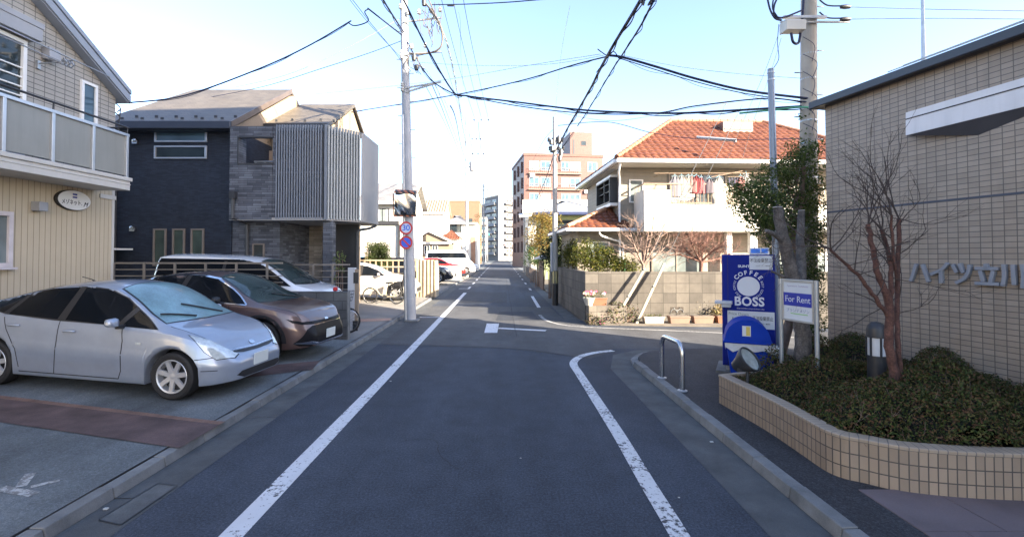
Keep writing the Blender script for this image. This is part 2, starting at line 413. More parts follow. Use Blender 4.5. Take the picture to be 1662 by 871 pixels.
m = MB(); stripe(m, [(1.46,18.6),(1.52,23.8)], 0.14)
y = 28.0
for i in range(12): stripe(m, [(1.6+0.004*y,y),(1.6+0.004*y,y+1.6)], 0.13); y += 6
struct('road_line', m, LINE)
m = MB(); stripe(m, spline([(x,y,0) for x,y in gl2([(876,511),(885,519),(903,525),(930,529),(960,531),(1003,533),(1080,536),(1166,540),(1250,545),(1400,556)])], 8), 0.11); struct('road_line', m, paintmat('faded_line_paint', (0.36,0.36,0.35), 0.6))
m = MB(); q = gl2([(790,525),(810,525),(807,540),(786,540)]); m.poly([(p[0],p[1],0.006) for p in q[::-1]])
a, b = gl2([(809,532.5)])[0], gl2([(886,536.5)])[0]; stripe(m, [a,b], 0.2); struct('junction_marking', m, LINE)
m = MB()
for (x0,x1,y0,y1) in ((-2.75,-2.05,15.6,15.72),(-2.7,-2.1,29.2,29.4)): m.poly([(x0,y0,0.006),(x1,y0,0.006),(x1,y1,0.006),(x0,y1,0.006)])
struct('road_line', m, LINE)
CRK = mat('crack_filler', (0.018,0.02,0.024), 0.9)
r2_ = random.Random(77)
for pts in ([(-2.8,10.92),(-1.9,10.77),(0.2,10.42),(1.2,9.77),(1.75,9.42)],):
    m = MB(); stripe(m, [(x+r2_.uniform(-.02,.02), y+r2_.uniform(-.02,.02)) for x,y in [(q.x,q.y) for q in spline([(a,b,0) for a,b in pts],6)]], 0.022, 0.009); struct('road_seam', m, CRK)
m = MB(); stripe(m, [(0.36+r2_.uniform(-.012,.012), 12.0+0.5*k) for k in range(60)], 0.018, 0.009); struct('road_seam', m, CRK)
for (x,y,a,n_) in ((-1.1,5.2,0.6,16),(0.75,7.4,2.2,14),(-0.2,13.0,0.2,18)):
    p = []; 
    for k in range(n_): p.append((x,y)); a += r2_.uniform(-.5,.5); x += 0.07*math.cos(a); y += 0.09*math.sin(a)
    m = MB(); stripe(m, p, 0.006, 0.009); struct('road_crack', m, CRK)
# right pavement
sw = MB(); sw.prism([(2.56,-20),(2.56,8.72),(2.63,9.1),(2.84,9.47),(3.08,9.68),(3.42,9.84),(4.2,9.92),(6.0,9.96),(14,9.6),(14,-20)], -0.02, 0.098)
struct('pavement', sw, ASPH2)
pv = MB()
yy = 3.95; row = 0
while yy > -3:
    h = 0.6
    xx = 2.97 - (0.3 if row % 2 else 0.0)
    while xx < 9:
        x0 = max(xx, 2.97); pv.box(x0+0.003, xx+0.595, yy-h+0.003, yy-0.003, 0.09, 0.106); xx += 0.6
    yy -= h; row += 1
struct('entrance_paving', pv, mat('mauve_stone_paving', (0.13,0.105,0.11), 0.7, var=0.2, scale=1.5, bmp=0.2, bscale=50, fine=0.1))
# verge strip under the block wall across the side street
vg = MB(); vg.prism([(2.55,13.95),(4,13.75),(9,13.3),(30,12.2),(30,40),(2.55,40)], -0.02, 0.05); struct('verge', vg, mat('verge_concrete', (0.12,0.105,0.088), 0.9, var=0.25, scale=2, fine=0.2, bmp=0.2))
fg = MB(); fg.poly([(2.5,40,0.03),(60,40,0.03),(60,223,0.03),(2.5,223,0.03)]); struct('far_verge', fg, CONC)
# bits of litter
for (px,py,s) in ((634,619,.05),(1155,718,.06),(845,744,.03),(1102,808,.03),(172,827,.06)):
    p = G(px,py,0.0); mbx = MB(); s *= 0.6; mbx.box(p.x-s/2,p.x+s/2,p.y-s/3,p.y+s/3,0.005,0.005+s*0.35)
    tag(mbx.build('litter', mat('pale_litter', (0.4,0.4,0.38), 0.7), bevel=0.004),
        {634:'small white scrap of litter on the asphalt right of the left white line',1155:'white cigarette butt lying in the right gutter near the kerb',845:'tiny pale scrap of litter in the middle of the road',1102:'tiny pale scrap beside the right white line near its bottom end',172:'small tan leaf lying beside the concrete gutter cover'}[px], 'litter')
# ================================================================ building helpers
def fbox(m, face, c, a0, a1, z0, z1, d0, d1):
    "box on a wall plane: a = along the wall, d = distance out of the wall"
    if face == '-y': m.box(a0, a1, c-d1, c-d0, z0, z1)
    elif face == '+y': m.box(a0, a1, c+d0, c+d1, z0, z1)
    elif face == '+x': m.box(c+d0, c+d1, a0, a1, z0, z1)
    elif face == '-x': m.box(c-d1, c-d0, a0, a1, z0, z1)
    return m
def win(parent, face, c, a0, a1, z0, z1, fw=0.05, fm=WHITEF, gm=GLASS, mull=(), bars=(), proud=0.05, name='window', sill=False, curtain=None):
    m = MB()
    fbox(m, face, c, a0, a1, z0, z0+fw, -0.02, proud); fbox(m, face, c, a0, a1, z1-fw, z1, -0.02, proud)
    fbox(m, face, c, a0, a0+fw, z0+fw, z1-fw, -0.02, proud); fbox(m, face, c, a1-fw, a1, z0+fw, z1-fw, -0.02, proud)
    for k in mull:
        a = a0+(a1-a0)*k; fbox(m, face, c, a-fw*0.4, a+fw*0.4, z0+fw, z1-fw, 0.0, proud*0.8)
    for k in bars:
        z = z0+(z1-z0)*k; fbox(m, face, c, a0+fw, a1-fw, z-fw*0.2, z+fw*0.2, 0.0, proud*0.72)
    o = m.build(name, fm, parent, bevel=0.004)
    g = MB(); fbox(g, face, c, a0+fw*0.5, a1-fw*0.5, z0+fw*0.5, z1-fw*0.5, -0.015, 0.014); g.build('pane', gm, o)
    if curtain:
        g = MB()
        for (k0,k1) in curtain: fbox(g, face, c, a0+(a1-a0)*k0, a0+(a1-a0)*k1, z0+fw, z1-fw, 0.014, 0.017)
        g.build('curtain', CURT, o)
    if sill:
        s = MB(); fbox(s, face, c, a0-0.04, a1+0.04, z0-0.04, z0-0.002, 0.0, proud+0.05); s.build('sill', fm, o)
    return o
CURT = mat('pale_curtain', (0.55,0.55,0.52), 0.8, var=0.08, scale=1.5, streak=0.3)
SIDING_TAN = bricks('tan_vertical_siding', (0.50,0.42,0.295),(0.51,0.43,0.305),(0.27,0.215,0.14), 0.115, 9.0, 0.006, bmp=0.7, var=0.05, streak=0.06, rough=0.6)
SIDING_GREY = bricks('pale_grey_panel_siding', (0.335,0.32,0.285),(0.355,0.335,0.30),(0.10,0.098,0.095), 0.215, 0.10, 0.007, offset=0.0, bmp=0.7, var=0.05, streak=0.06, rough=0.6)
FASCIA = mat('blue_grey_fascia', (0.25,0.28,0.33), 0.5, var=0.06)
GREYP = mat('grey_painted_metal', (0.30,0.31,0.33), 0.5, var=0.07)
FROST = mat('frosted_panel', (0.25,0.25,0.225), 0.25, var=0.08, scale=0.8, streak=0.10)
OFFW = mat('off_white_trim', (0.52,0.50,0.455), 0.55, var=0.04, streak=0.08)

# ================================================================ left: maisonette apartment house
lh = thing('apartment_house', 'tan and grey two-storey apartment house with a glazed balcony, at the left edge', 'house', (-9.1, 0, 0))
Y0, Y1, RZ, EZ = -7.0, 10.95, 11.9, 5.62     # local X = world X + 9.1
m = MB(); m.box(-9, 0, Y0, Y1, 0.2, 3.60); m.build('ground_floor_wall', SIDING_TAN, lh)
ym = (Y0+Y1)/2
m = MB(); m.prism_x([(Y0,3.602),(Y1,3.602),(Y1,5.75),(ym,5.75+(Y1-ym)*0.61),(Y0,5.75)], -9, 0); m.build('upper_wall', SIDING_GREY, lh)
m = MB()
for s in (1,-1):
    a = (Y1+0.14 if s > 0 else Y0-0.14); dz = (abs(a-ym))*0.61; zt = 5.98 + dz
    m.prism_x([(a,5.97),(ym,5.97+dz),(ym,5.97+dz-0.30),(a,5.67)], -9.4, 0.20)
m.build('roof', FASCIA, lh)
m = MB()
for s in (1,-1):
    a = (Y1+0.16 if s > 0 else Y0-0.16); dz = abs(a-ym)*0.61
    m.prism_x([(a,5.99),(ym,5.99+dz),(ym,5.99+dz-0.10),(a,5.89)], 0.20, 0.25)
    m.prism_x([(a,5.86),(ym,5.86+dz),(ym,5.86+dz-0.17),(a,5.69)], 0.20, 0.235)
m.build('roof_edge', FASCIA, lh)
m = MB(); m.box(-0.06,0.012,Y1-0.06,Y1+0.012,0.2,3.60); m.box(-0.5,0.03,Y1-0.4,Y1+0.03,3.36,3.45); m.build('corner_trim', OFFW, lh)
# balcony
m = MB(); m.box(0.002,0.8,-6,10.42,3.50,3.70); m.box(0.002,0.83,-6,10.45,3.702,3.785); m.box(0.1,0.812,-6,10.43,3.62,3.64); bal = m.build('balcony', OFFW, lh, bevel=0.01)
m = MB(); m.box(0.72,0.74,-6,10.36,3.83,4.70); m.box(0.03,0.72,10.33,10.35,3.83,4.70); m.build('frosted_panel', FROST, bal)
m = MB(); y = 10.37
while y > -6:
    m.box(0.715,0.775,y-0.03,y+0.03,3.785,4.75); y -= 0.86
m.box(0.71,0.78,-6,10.41,4.70,4.76); m.box(0.0,0.71,10.33,10.39,4.70,4.76); m.build('post', ALU, bal, bevel=0.004)
m = MB(); m.tube([(0.76,-6,4.9),(0.76,10.40,4.9)], 0.022); m.tube([(0.76,10.38,4.9),(0.02,10.38,4.9)], 0.022); m.tube([(0.76,10.38,4.83),(0.02,10.38,4.83)], 0.012)
y = 10.37
while y > -6: m.tube([(0.75,y,4.75),(0.76,y,4.9)], 0.012); y -= 1.72
m.build('handrail', DARKM, bal, smooth=40)
win(lh, '+x', 0, 10.02, 10.42, 4.62, 5.85, 0.06, WHITEF, GLASS_B, name='window')
w1 = win(lh, '+x', 0, 6.6, 8.83, 3.9, 6.12, 0.07, WHITEF, GLASS, mull=(0.5,), bars=(0.28,0.36,0.44,0.52,0.6,0.68,0.76), proud=0.07)
m = MB(); m.box(0.0,0.24,6.5,8.95,6.16,6.5); m.box(0.0,0.255,6.48,8.97,6.40,6.515); m.build('shutter_box', GREYP, w1, bevel=0.01)
m = MB(); m.box(0.0,0.14,9.18,9.38,5.95,6.18); m.prism_y([(0.0,6.18),(0.16,6.18),(0.18,5.98),(0.14,5.93),(0.0,5.95)], 9.16, 9.40); m.build('vent_hood', GREYP, lh, bevel=0.01)
m = MB(); m.box(0,0.05,9.05,9.11,5.70,5.86); m.tube([(0.02,9.08,5.8),(0.75,9.08,5.87)], 0.014); m.tube([(0.72,5.8,5.9),(0.74,9.9,5.86)], 0.014); m.tube([(0.45,5.8,5.86),(0.46,9.3,5.83)], 0.012)
for y in (9.05,9.12,9.2): m.tube([(0.5,y,5.82),(0.56,y,5.9),(0.62,y,5.82),(0.56,y,5.76),(0.5,y,5.82)], 0.012)
m.build('drying_rail', STEEL, lh, smooth=40)
m = MB(); m.box(0,0.17,9.02,9.20,2.92,3.10); m.build('wall_lamp', GREYP, lh, bevel=0.008)
win(lh, '+x', 0, 6.9, 8.66, 1.84, 2.86, 0.08, mat('pinkish_frame', (0.55,0.50,0.50), 0.5), GLASS_L, proud=0.06, sill=True)
m = MB(); m.tube([(0.02,Y1-0.03,4.2),(0.04,Y1+0.1,5.55)], 0.012); 
for k in range(4): m.tube(spline([(-0.02,Y1+.01,5.65-0.22*k),(0.02,Y1+.12,5.55-.22*k),(0.0,Y1+.05,5.45-.22*k)],4), 0.012)
m.build('cable_clip', BLACK, lh, smooth=40)
# oval name sign on the wall
sg = thing('name_sign', 'white oval name sign with blue squares on the tan wall', 'sign', (-9.1+0.005, 9.87, 3.22))
m = MB(); m.lathe([(0.40,0.0),(0.40,0.05),(0.385,0.062)], 40, frame((0,0,0),(0,1,0),(1,0,0)) @ Matrix.Diagonal((1,0.54,1,1))); m.build('back', BLACK, sg, smooth=30)
FS = frame((0.0,0,0),(0,1,0),(1,0,0))
def wall_M(x, y, z): return Matrix(((0,0,1,x),(1,0,0,y),(0,1,0,z),(0,0,0,1)))   # lettering reading along +Y on a wall facing +X
m = MB(); m.lathe([(0.375,0.064),(0.375,0.072)], 40, frame((0,0,0),(0,1,0),(1,0,0)) @ Matrix.Diagonal((1,0.54,1,1))); m.build('face', mat('sign_white', (0.72,0.72,0.70), 0.4, var=0.04), sg, smooth=30)
INKB = mat('navy_ink', (0.01,0.025,0.25), 0.5); INK = mat('black_ink', (0.02,0.02,0.022), 0.6)
m = MB(); m.box(0.073,0.077,-0.055,0.045,0.105,0.14); m.box(0.073,0.077,-0.055,0.045,0.045,0.08); m.build('emblem', INKB, sg)
text('メゾネット.', 0.115, INK, sg, wall_M(0.074,-0.07,-0.055), sx=0.78)
text('M', 0.14, INK, sg, wall_M(0.074,0.245,-0.07), shear=0.4, sx=0.9)

# ================================================================ left: dark stone-clad house
DARKW = bricks('dark_split_panel', (0.010,0.015,0.027),(0.021,0.030,0.050),(0.006,0.008,0.014), 0.16, 0.03, 0.003, offset=0.37, bmp=0.9, var=0.22, streak=0.0, rough=0.75, surf=0.5, dist=0.012)
STONE = bricks('grey_ledgestone', (0.046,0.051,0.064),(0.135,0.146,0.17),(0.024,0.026,0.034), 0.42, 0.066, 0.004, offset=0.41, bmp=1.0, var=0.3, streak=0.0, rough=0.75, squash=0.6, sqf=3, surf=0.45, dist=0.02)
SLATE = bricks('brown_grey_slates', (0.088,0.076,0.060),(0.112,0.098,0.079),(0.055,0.048,0.040), 0.3, 0.12, 0.006, offset=0.5, bmp=0.5, var=0.16, streak=0)
BEIGEW = mat('beige_stucco', (0.26,0.205,0.15), 0.85, var=0.07, scale=1.2, bmp=0.3, bscale=60)
dh = thing('dark_house', 'charcoal two-storey house with stone-clad louvred balcony, beyond the parked cars', 'house', (-8.1, 14.0, 0.0))
# local origin = right front corner of the main block
m = MB(); m.box(-3.62,0,0,7.5,0.2,5.88); m.box(-3.62,0.5,0.6,7.5,0.2,3.1); m.build('wall', DARKW, dh)
# gable wall and mono roofs; the main one rises to the back
m = MB(); m.prism_x([(-0.0,5.882),(4.05,8.25),(4.4,8.25),(7.5,6.4),(7.5,5.882)], -3.6, -0.03); m.build('gable_wall', BEIGEW, dh)
m = MB()
m.hexa([(-3.9,-0.32,5.86),(0.14,-0.32,5.86),(-0.10,4.1,8.40),(-3.9,4.1,8.40)], [(-3.9,-0.32,5.98),(0.14,-0.32,5.98),(-0.10,4.1,8.52),(-3.9,4.1,8.52)])
m.hexa([(-3.9,4.102,8.40),(-0.10,4.102,8.40),(-0.10,7.9,6.3),(-3.9,7.9,6.3)], [(-3.9,4.102,8.52),(-0.10,4.102,8.52),(-0.10,7.9,6.42),(-3.9,7.9,6.42)])
rf = m.build('roof', SLATE, dh)
m = MB(); m.box(-3.92,0.16,-0.44,-0.325,5.76,5.98); m.box(-3.92,0.16,-0.325,0.0,5.74,5.80); m.build('eaves_gutter', mat('dark_blue_gutter', (0.03,0.035,0.05), 0.35, var=0.1), dh, bevel=0.01)
m = MB(); m.hexa([(0.12,-0.34,5.80),(0.17,-0.34,5.80),(-0.07,4.12,8.36),(-0.12,4.12,8.36)], [(0.12,-0.34,6.0),(0.17,-0.34,6.0),(-0.07,4.12,8.55),(-0.12,4.12,8.55)]); m.build('rake_trim', mat('bronze_trim', (0.14,0.11,0.09), 0.4, 0.3), dh)
for r_, (y, z) in enumerate(((-0.05,6.13),(0.12,6.24))):
    for k in range(6):
        x = -3.3 + 0.6*k + 0.3*r_
        m = MB(); m.box(x-0.04,x+0.04,y,y+0.03,z-0.02,z+0.07); m.build('snow_guard', DARKM, rf)
# rear block
m = MB(); m.box(-0.02,2.05,2.4,5.9,0.2,6.55); m.prism_x([(2.4,6.55),(4.8,7.95),(5.9,7.2),(5.9,6.55)], -0.02, 2.05); m.build('rear_wall', BEIGEW, dh)
m = MB()
m.hexa([(-0.02,1.9,6.42),(2.15,1.9,6.42),(2.15,4.8,8.05),(-0.02,4.8,8.05)], [(-0.02,1.9,6.54),(2.15,1.9,6.54),(2.15,4.8,8.17),(-0.02,4.8,8.17)])
m.hexa([(-0.02,4.802,8.05),(2.15,4.802,8.05),(2.15,6.3,7.15),(-0.02,6.3,7.15)], [(-0.02,4.802,8.17),(2.15,4.802,8.17),(2.15,6.3,7.27),(-0.02,6.3,7.27)])
rf2 = m.build('rear_roof', SLATE, dh)
m = MB(); m.box(0.0,2.17,1.8,1.898,6.36,6.54); m.build('rear_gutter', DARKM, dh)
for k in range(5):
    m = MB(); m.box(0.2+0.5*k,0.27+0.5*k,2.2+0.12*(k%2),2.23+0.12*(k%2),6.69+0.07*(k%2),6.79+0.07*(k%2)); m.build('snow_guard', DARKM, rf2)
m = MB(); m.box(0.9,2.0,1.905,2.39,5.7,6.4); m.build('dormer_wall', DARKW, dh)
# stone balcony box, local: x 0.2..2.95 at y=-0.45
Z0, Z1 = 3.10, 5.82
m = MB(); yb = -0.45
m.box(0.18,0.42,yb,0.0,Z0,Z1); m.box(0.42,1.42,yb,yb+0.2,Z0,4.72); m.box(0.42,1.42,yb,yb+0.2,5.50,Z1); m.box(1.42,1.5,yb+0.02,yb+0.2,Z0,Z1)
m.build('balcony_stone', STONE, dh, bevel=0.006)
m = MB(); m.box(0.4,1.46,yb-0.012,yb+0.0,4.70,4.74); m.box(0.4,1.46,yb-0.012,yb+0.0,5.48,5.52); m.box(0.40,0.44,yb-0.012,yb,4.74,5.48)
m.build('opening_frame', DARKM, dh)
flo = MB(); flo.prism([(0.18,yb+0.01),(2.95,yb+0.01),(3.78,0.5),(3.85,1.8),(3.0,2.4),(0.18,2.4)], Z0-0.02, Z0+0.06); flo.build('balcony_floor', mat('grey_soffit', (0.30,0.29,0.28), 0.7, var=0.05), dh)
m = MB(); m.box(0.5,1.35,1.2,1.24,Z0+.06,Z1-.35); m.build('inner_wall', mat('brown_boarding', (0.28,0.19,0.12), 0.6, var=0.2), dh)
m = MB(); m.tube([(0.45,0.4,4.95),(2.8,0.4,4.95)], 0.03); m.tube([(0.45,0.4,4.75),(2.8,0.4,4.75)], 0.02)
for k in range(9): m.tube([(0.5+0.28*k,0.4,4.2),(0.5+0.28*k,0.4,4.95)], 0.012)
m.build('inner_rail', ALU, dh, smooth=40)
# louvres: front and angled side
def louvre(m, a, b, n, zb, zt, w=0.035, d=0.06):
    a, b = Vector(a), Vector(b); t = (b-a).normalized(); ang = math.atan2(t.y, t.x)
    for i in range(n):
        p = a + (b-a)*((i+0.5)/n)
        m.box(-w/2,w/2,-d/2,d/2,zb,zt, T(p.x,p.y,0) @ rotz(ang))
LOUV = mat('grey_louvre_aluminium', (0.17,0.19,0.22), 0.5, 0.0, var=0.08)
LOUV_LIT = mat('sunlit_louvre_aluminium', (0.30,0.32,0.32), 0.5, 0.0, var=0.08)  # lighter copy of the louvre grey, sun on the angled side put into colour
m = MB(); louvre(m, (1.5,yb+0.03), (2.95,yb+0.03), 19, Z0+0.02, Z1+0.04); fl = m.build('front_louvre', LOUV, dh)
m = MB()
for z in (Z0+0.15, (Z0+Z1)/2, Z1-0.12): m.box(1.5,2.95,yb+0.07,yb+0.10,z,z+0.05)
m.box(2.90,3.0,yb,yb+0.1,Z0,Z1+0.05); m.build('louvre_rail', LOUV, fl)
m = MB(); louvre(m, (2.99,yb+0.05), (3.72,0.42), 12, Z0+0.02, Z1+0.04, 0.045, 0.06); sl = m.build('side_louvre', LOUV_LIT, dh)
m = MB()
for z in (Z0+0.15, Z1-0.12):
    m.hexa([(2.93,yb+0.12,z),(2.98,yb+0.09,z),(3.70,0.5,z),(3.65,0.53,z)], [(2.93,yb+0.12,z+.05),(2.98,yb+0.09,z+.05),(3.70,0.5,z+.05),(3.65,0.53,z+.05)])
m.build('louvre_rail', LOUV, sl)
m = MB(); m.hexa([(3.74,0.42,Z0),(3.80,0.46,Z0),(3.93,1.75,Z0),(3.86,1.78,Z0)], [(3.74,0.42,Z1+.03),(3.80,0.46,Z1+.03),(3.93,1.75,Z1-.05),(3.86,1.78,Z1-.05)]); m.build('end_panel', mat('grey_end_panel', (0.30,0.30,0.30), 0.6, var=0.05), dh)
# ground floor: stone wall, porch, pillar, door
m = MB(); m.box(0.502,1.42,0.05,2.4,0.2,3.08); m.box(0.0,0.5,0.05,0.6,0.2,3.08); m.build('stone_wall', STONE, dh)
m = MB(); m.box(2.84,3.12,-0.28,0.02,0.15,3.08); m.build('porch_pillar', STONE, dh, bevel=0.01)
PORCH = bricks('sunlit_ledgestone', (0.22,0.19,0.16),(0.36,0.32,0.27),(0.12,0.11,0.10), 0.42, 0.066, 0.004, offset=0.41, bmp=1.0, var=0.25, streak=0, rough=0.75, surf=0.4, dist=0.02)  # same ledgestone, warmer and lighter: sunlight in the porch put into colour
m = MB(); m.box(1.422,2.36,2.2,2.39,0.2,3.08); m.build('porch_wall', PORCH, dh)
dr = MB(); dr.box(1.90,2.34,2.14,2.2,0.3,2.75); dr = dr.build('door', mat('dark_brown_door', (0.055,0.03,0.022), 0.45, var=0.2, streak=0.2), dh, bevel=0.01)
m = MB(); m.tube([(2.2,2.08,1.35),(2.2,2.08,1.75)], 0.02); m.build('handle', ALU, dr, smooth=40)
m = MB(); th = [(2.12+0.09*math.cos(a*math.pi/10),2.12,1.95+0.09*math.sin(a*math.pi/10)) for a in range(21)]; m.tube(th, 0.03, 6); m.build('wreath', mat('pale_wreath', (0.4,0.36,0.3), 0.9), dr, smooth=60)
m = MB(); m.box(1.5,2.9,yb+0.14,yb+0.16,Z0+.08,Z1-.02); m.hexa([(2.90,yb+0.17,Z0+.08),(2.92,yb+0.145,Z0+.08),(3.66,0.52,Z0+.08),(3.64,0.545,Z0+.08)],[(2.90,yb+0.17,Z1-.02),(2.92,yb+0.145,Z1-.02),(3.66,0.52,Z1-.02),(3.64,0.545,Z1-.02)]); m.build('louvre_backing', mat('smoky_backing_panel', (0.075,0.082,0.095), 0.25, var=0.35, scale=1.2), dh)
m = MB(); m.box(2.37,3.5,1.0,1.1,0.2,3.06); m.build('porch_screen', mat('black_porch_panel', (0.02,0.021,0.024), 0.5), dh)
m = MB(); m.box(2.2,2.5,3.0,4.5,0.2,3.3); m.build('side_wall', BEIGEW, dh)
m = MB(); m.tube(spline([(3.86,1.7,3.05),(3.72,1.4,2.95),(3.52,0.9,2.85),(3.5,0.85,2.7)],6)+[Vector((3.5,0.85,0.2))], 0.045); m.build('drainpipe', DARKM, dh, smooth=40)
m = MB(); m.tube([(-3.45,-0.06,0.2),(-3.45,-0.06,5.8)], 0.045); m.build('drainpipe', DARKM, dh, smooth=40)
m = MB(); m.tube([(0.33,-0.52,3.75),(0.33,-0.52,3.15),(0.52,-0.1,2.98),(0.52,-0.06,0.2)], 0.05); m.box(0.26,0.42,-0.6,-0.45,3.7,3.9); m.build('drainpipe', DARKM, dh, smooth=40)
BRZ = mat('taupe_frame', (0.20,0.17,0.145), 0.45, 0.2, var=0.05)
for (px0,px1) in ((250,271),(281,301),(311,332)):
    a, b = P(px0,372,14).x+8.1, P(px1,372,14).x+8.1
    win(dh, '-y', 0, a, b, 1.75, 2.86, 0.045, BRZ, glass('green_tinted_pane', (0.045,0.065,0.055), 0.08), name='window')
for (y0,y1,g) in ((211,231,GLASS_B),(237,258,GLASS)):
    a, b = P(252,220,14), P(337,220,14)
    win(dh, '-y', 0, a.x+8.1, b.x+8.1, P(252,y1,14).z, P(252,y0,14).z, 0.045, ALU, g, mull=(0.97,))
win(dh, '-y', 0.05, 0.62, 0.98, 1.55, 2.42, 0.04, BRZ, GLASS)
for (px,py) in ((222,229),(218,370)):
    p = P(px,py,14); x = p.x+8.1
    m = MB(); m.lathe([(0.075,0),(0.075,0.06),(0.06,0.12),(0.02,0.14)], 14, frame((x,0,p.z),(1,0,0),(0,-1,0))); m.box(x-0.075,x+0.075,-0.1,0.0,p.z-0.1,p.z); m.build('vent_hood', STAIN, dh, smooth=40)
# air-conditioner shelf clutter at the far left of the dark house
m = MB(); m.box(-12.25,-11.85,13.2,13.9,2.3,2.95); ac = m.build('air_conditioner', GREYP, None, bevel=0.02); tag(ac, 'grey air-conditioner unit on a bracket in the gap between the tan and dark houses', 'air conditioner')
m = MB(); m.box(-12.3,-11.0,13.15,13.95,2.22,2.27); m.build('bracket', WHITE, ac)

# ================================================================ fences and walls between the lots
BLOCKD = bricks('dark_concrete_block', (0.075,0.08,0.085),(0.10,0.105,0.11),(0.05,0.052,0.055), 0.4, 0.2, 0.008, offset=0.5, bmp=0.5, var=0.3, streak=0.2, rough=0.85, surf=0.4)
bw = thing('block_wall', 'low dark grey concrete block wall beside the brown car', 'wall', (-3.58, 10.95, 0))
m = MB(); m.box(-5.6,0,-0.075,0.075,0.1,1.22); m.build('blocks', BLOCKD, bw, bevel=0.008)
m = MB(); m.box(-0.015,0.012,-0.08,0.08,0.1,1.225); m.build('end_face', CONC_L, bw)
m = MB(); m.box(-1.42,-1.36,-0.09,-0.076,0.3,1.2); m.box(-1.25,-1.15,-0.085,-0.076,0.3,1.2); m.build('pilaster_strip', CONC_L, bw)
TAUPE = mat('taupe_aluminium', (0.20,0.178,0.155), 0.45, 0.3, var=0.08)
def rail_fence(name, label, x0, x1, y, zb, zt, nr, step, group=None, back=False):
    f = thing(name, label, 'fence', (x0, y, 0), 0, group)
    m = MB()
    for i in range(nr):
        z = zb+(zt-zb)*i/(nr-1); h = 0.02 if i == nr-1 else 0.011
        m.box(0, x1-x0, -0.02, 0.02, z-h, z+h)
    m.build('rail', TAUPE, f)
    x = 0.0
    while x <= x1-x0+0.01:
        m = MB(); m.box(x-0.025, x+0.025, -0.045, -0.02, zb-0.55, zt+0.02); m.build('post', TAUPE, f); x += step
    return f
rail_fence('rail_fence', 'taupe horizontal rail fence running behind the brown car', -9.1, -5.15, 11.0, 1.28, 1.88, 5, 0.72)
rail_fence('rail_fence', 'short taupe rail fence in front of the dark house porch pillar', -6.45, -4.32, 13.3, 0.75, 1.80, 7, 0.55)
gp = thing('intercom_post', 'slim grey intercom and letterbox post at the dark house entrance', 'gate post', (-3.88, 12.2, lotz(-3.88)))
m = MB(); m.box(-0.12,0.06,-0.06,0.10,0,1.62); m.build('panel', mat('pale_grey_panel', (0.42,0.43,0.45), 0.5, var=0.05), gp, bevel=0.01)
m = MB(); m.box(0.06,0.14,-0.05,0.08,0.05,1.58); m.build('side_slab', BEIGEW, gp)
m = MB(); m.box(0.03,0.155,-0.075,-0.058,1.22,1.5); m.build('intercom', BLACK, gp, bevel=0.006)
m = MB(); m.box(0.02,0.15,-0.07,-0.05,-0.05,0.25); m.build('foot', BLACK, gp)
# ================================================================ right: tile-clad apartment block
TILE = bricks('beige_wall_tile', (0.29,0.235,0.182),(0.345,0.283,0.222),(0.12,0.102,0.088), 0.115, 0.067, 0.0045, bmp=0.7, var=0.09, streak=0.16, rough=0.42, dist=0.004)
TA = math.atan2(0.22, 0.975)           # wall runs from the corner towards the camera side
tb = thing('tiled_apartment_block', 'beige tiled apartment block with dark eaves and raised name letters', 'building', (5.33, 7.68, 0), TA)
# local frame: -Y runs along the street wall towards the camera, +X into the building; world rotated by TA
ZT = 4.50
m = MB(); m.box(0,2.9,-14,0,0.05,ZT); tbw = m.build('wall', TILE, tb)
m = MB(); m.box(3.3,8.0,-26,-12,16.102,18.9); m.build('shading_roof_block', TILE, tb)  # unseen block added on the tower to keep the left gable shaded
# unseen tower added behind the camera to shade street and left houses
m = MB(); m.box(3.1,8.5,-26,-6.8,0.05,16.1); m.build('shading_tower', TILE, tb)
# dark parapet / eaves
EAVE = mat('dark_eaves_shingle', (0.035,0.035,0.042), 0.6, var=0.25, scale=6, bmp=0.3, bscale=40)
m = MB(); E0, E1 = ZT, ZT+0.10
m.box(-0.12,3.02,-14.2,0.14,E0,E1)
m.add([(-0.12,0.14,E1),(3.02,0.14,E1),(3.02,-14.2,E1),(-0.12,-14.2,E1),(1.45,-1.4,ZT+0.66),(1.45,-14.2,ZT+0.66)], [(0,3,5,4),(1,0,4),(2,1,4,5),(3,2,5)])
m.build('eaves', EAVE, tb)
m = MB(); m.box(-0.17,-0.122,-14.2,0.16,ZT-0.01,ZT+0.115); m.build('gutter', mat('dark_gutter', (0.03,0.032,0.04), 0.3), tb, bevel=0.015)
m = MB()
for k in range(1): m.tube([(0.15,-0.9,ZT+0.25),(0.15,-14,ZT+0.25)], 0.008, 5); m.tube([(0.3,-1.0,ZT+0.32),(0.3,-14,ZT+0.32)], 0.008, 5)
m.build('roof_wire', STEEL, tb)
# expansion joint
JZ = CAM_H + 70/760*7.68 + 0.005
m = MB(); m.box(-0.004,0.02,-14,0.0,JZ-0.012,JZ+0.012); m.build('expansion_joint', mat('blue_grey_sealant', (0.05,0.06,0.09), 0.5), tb)
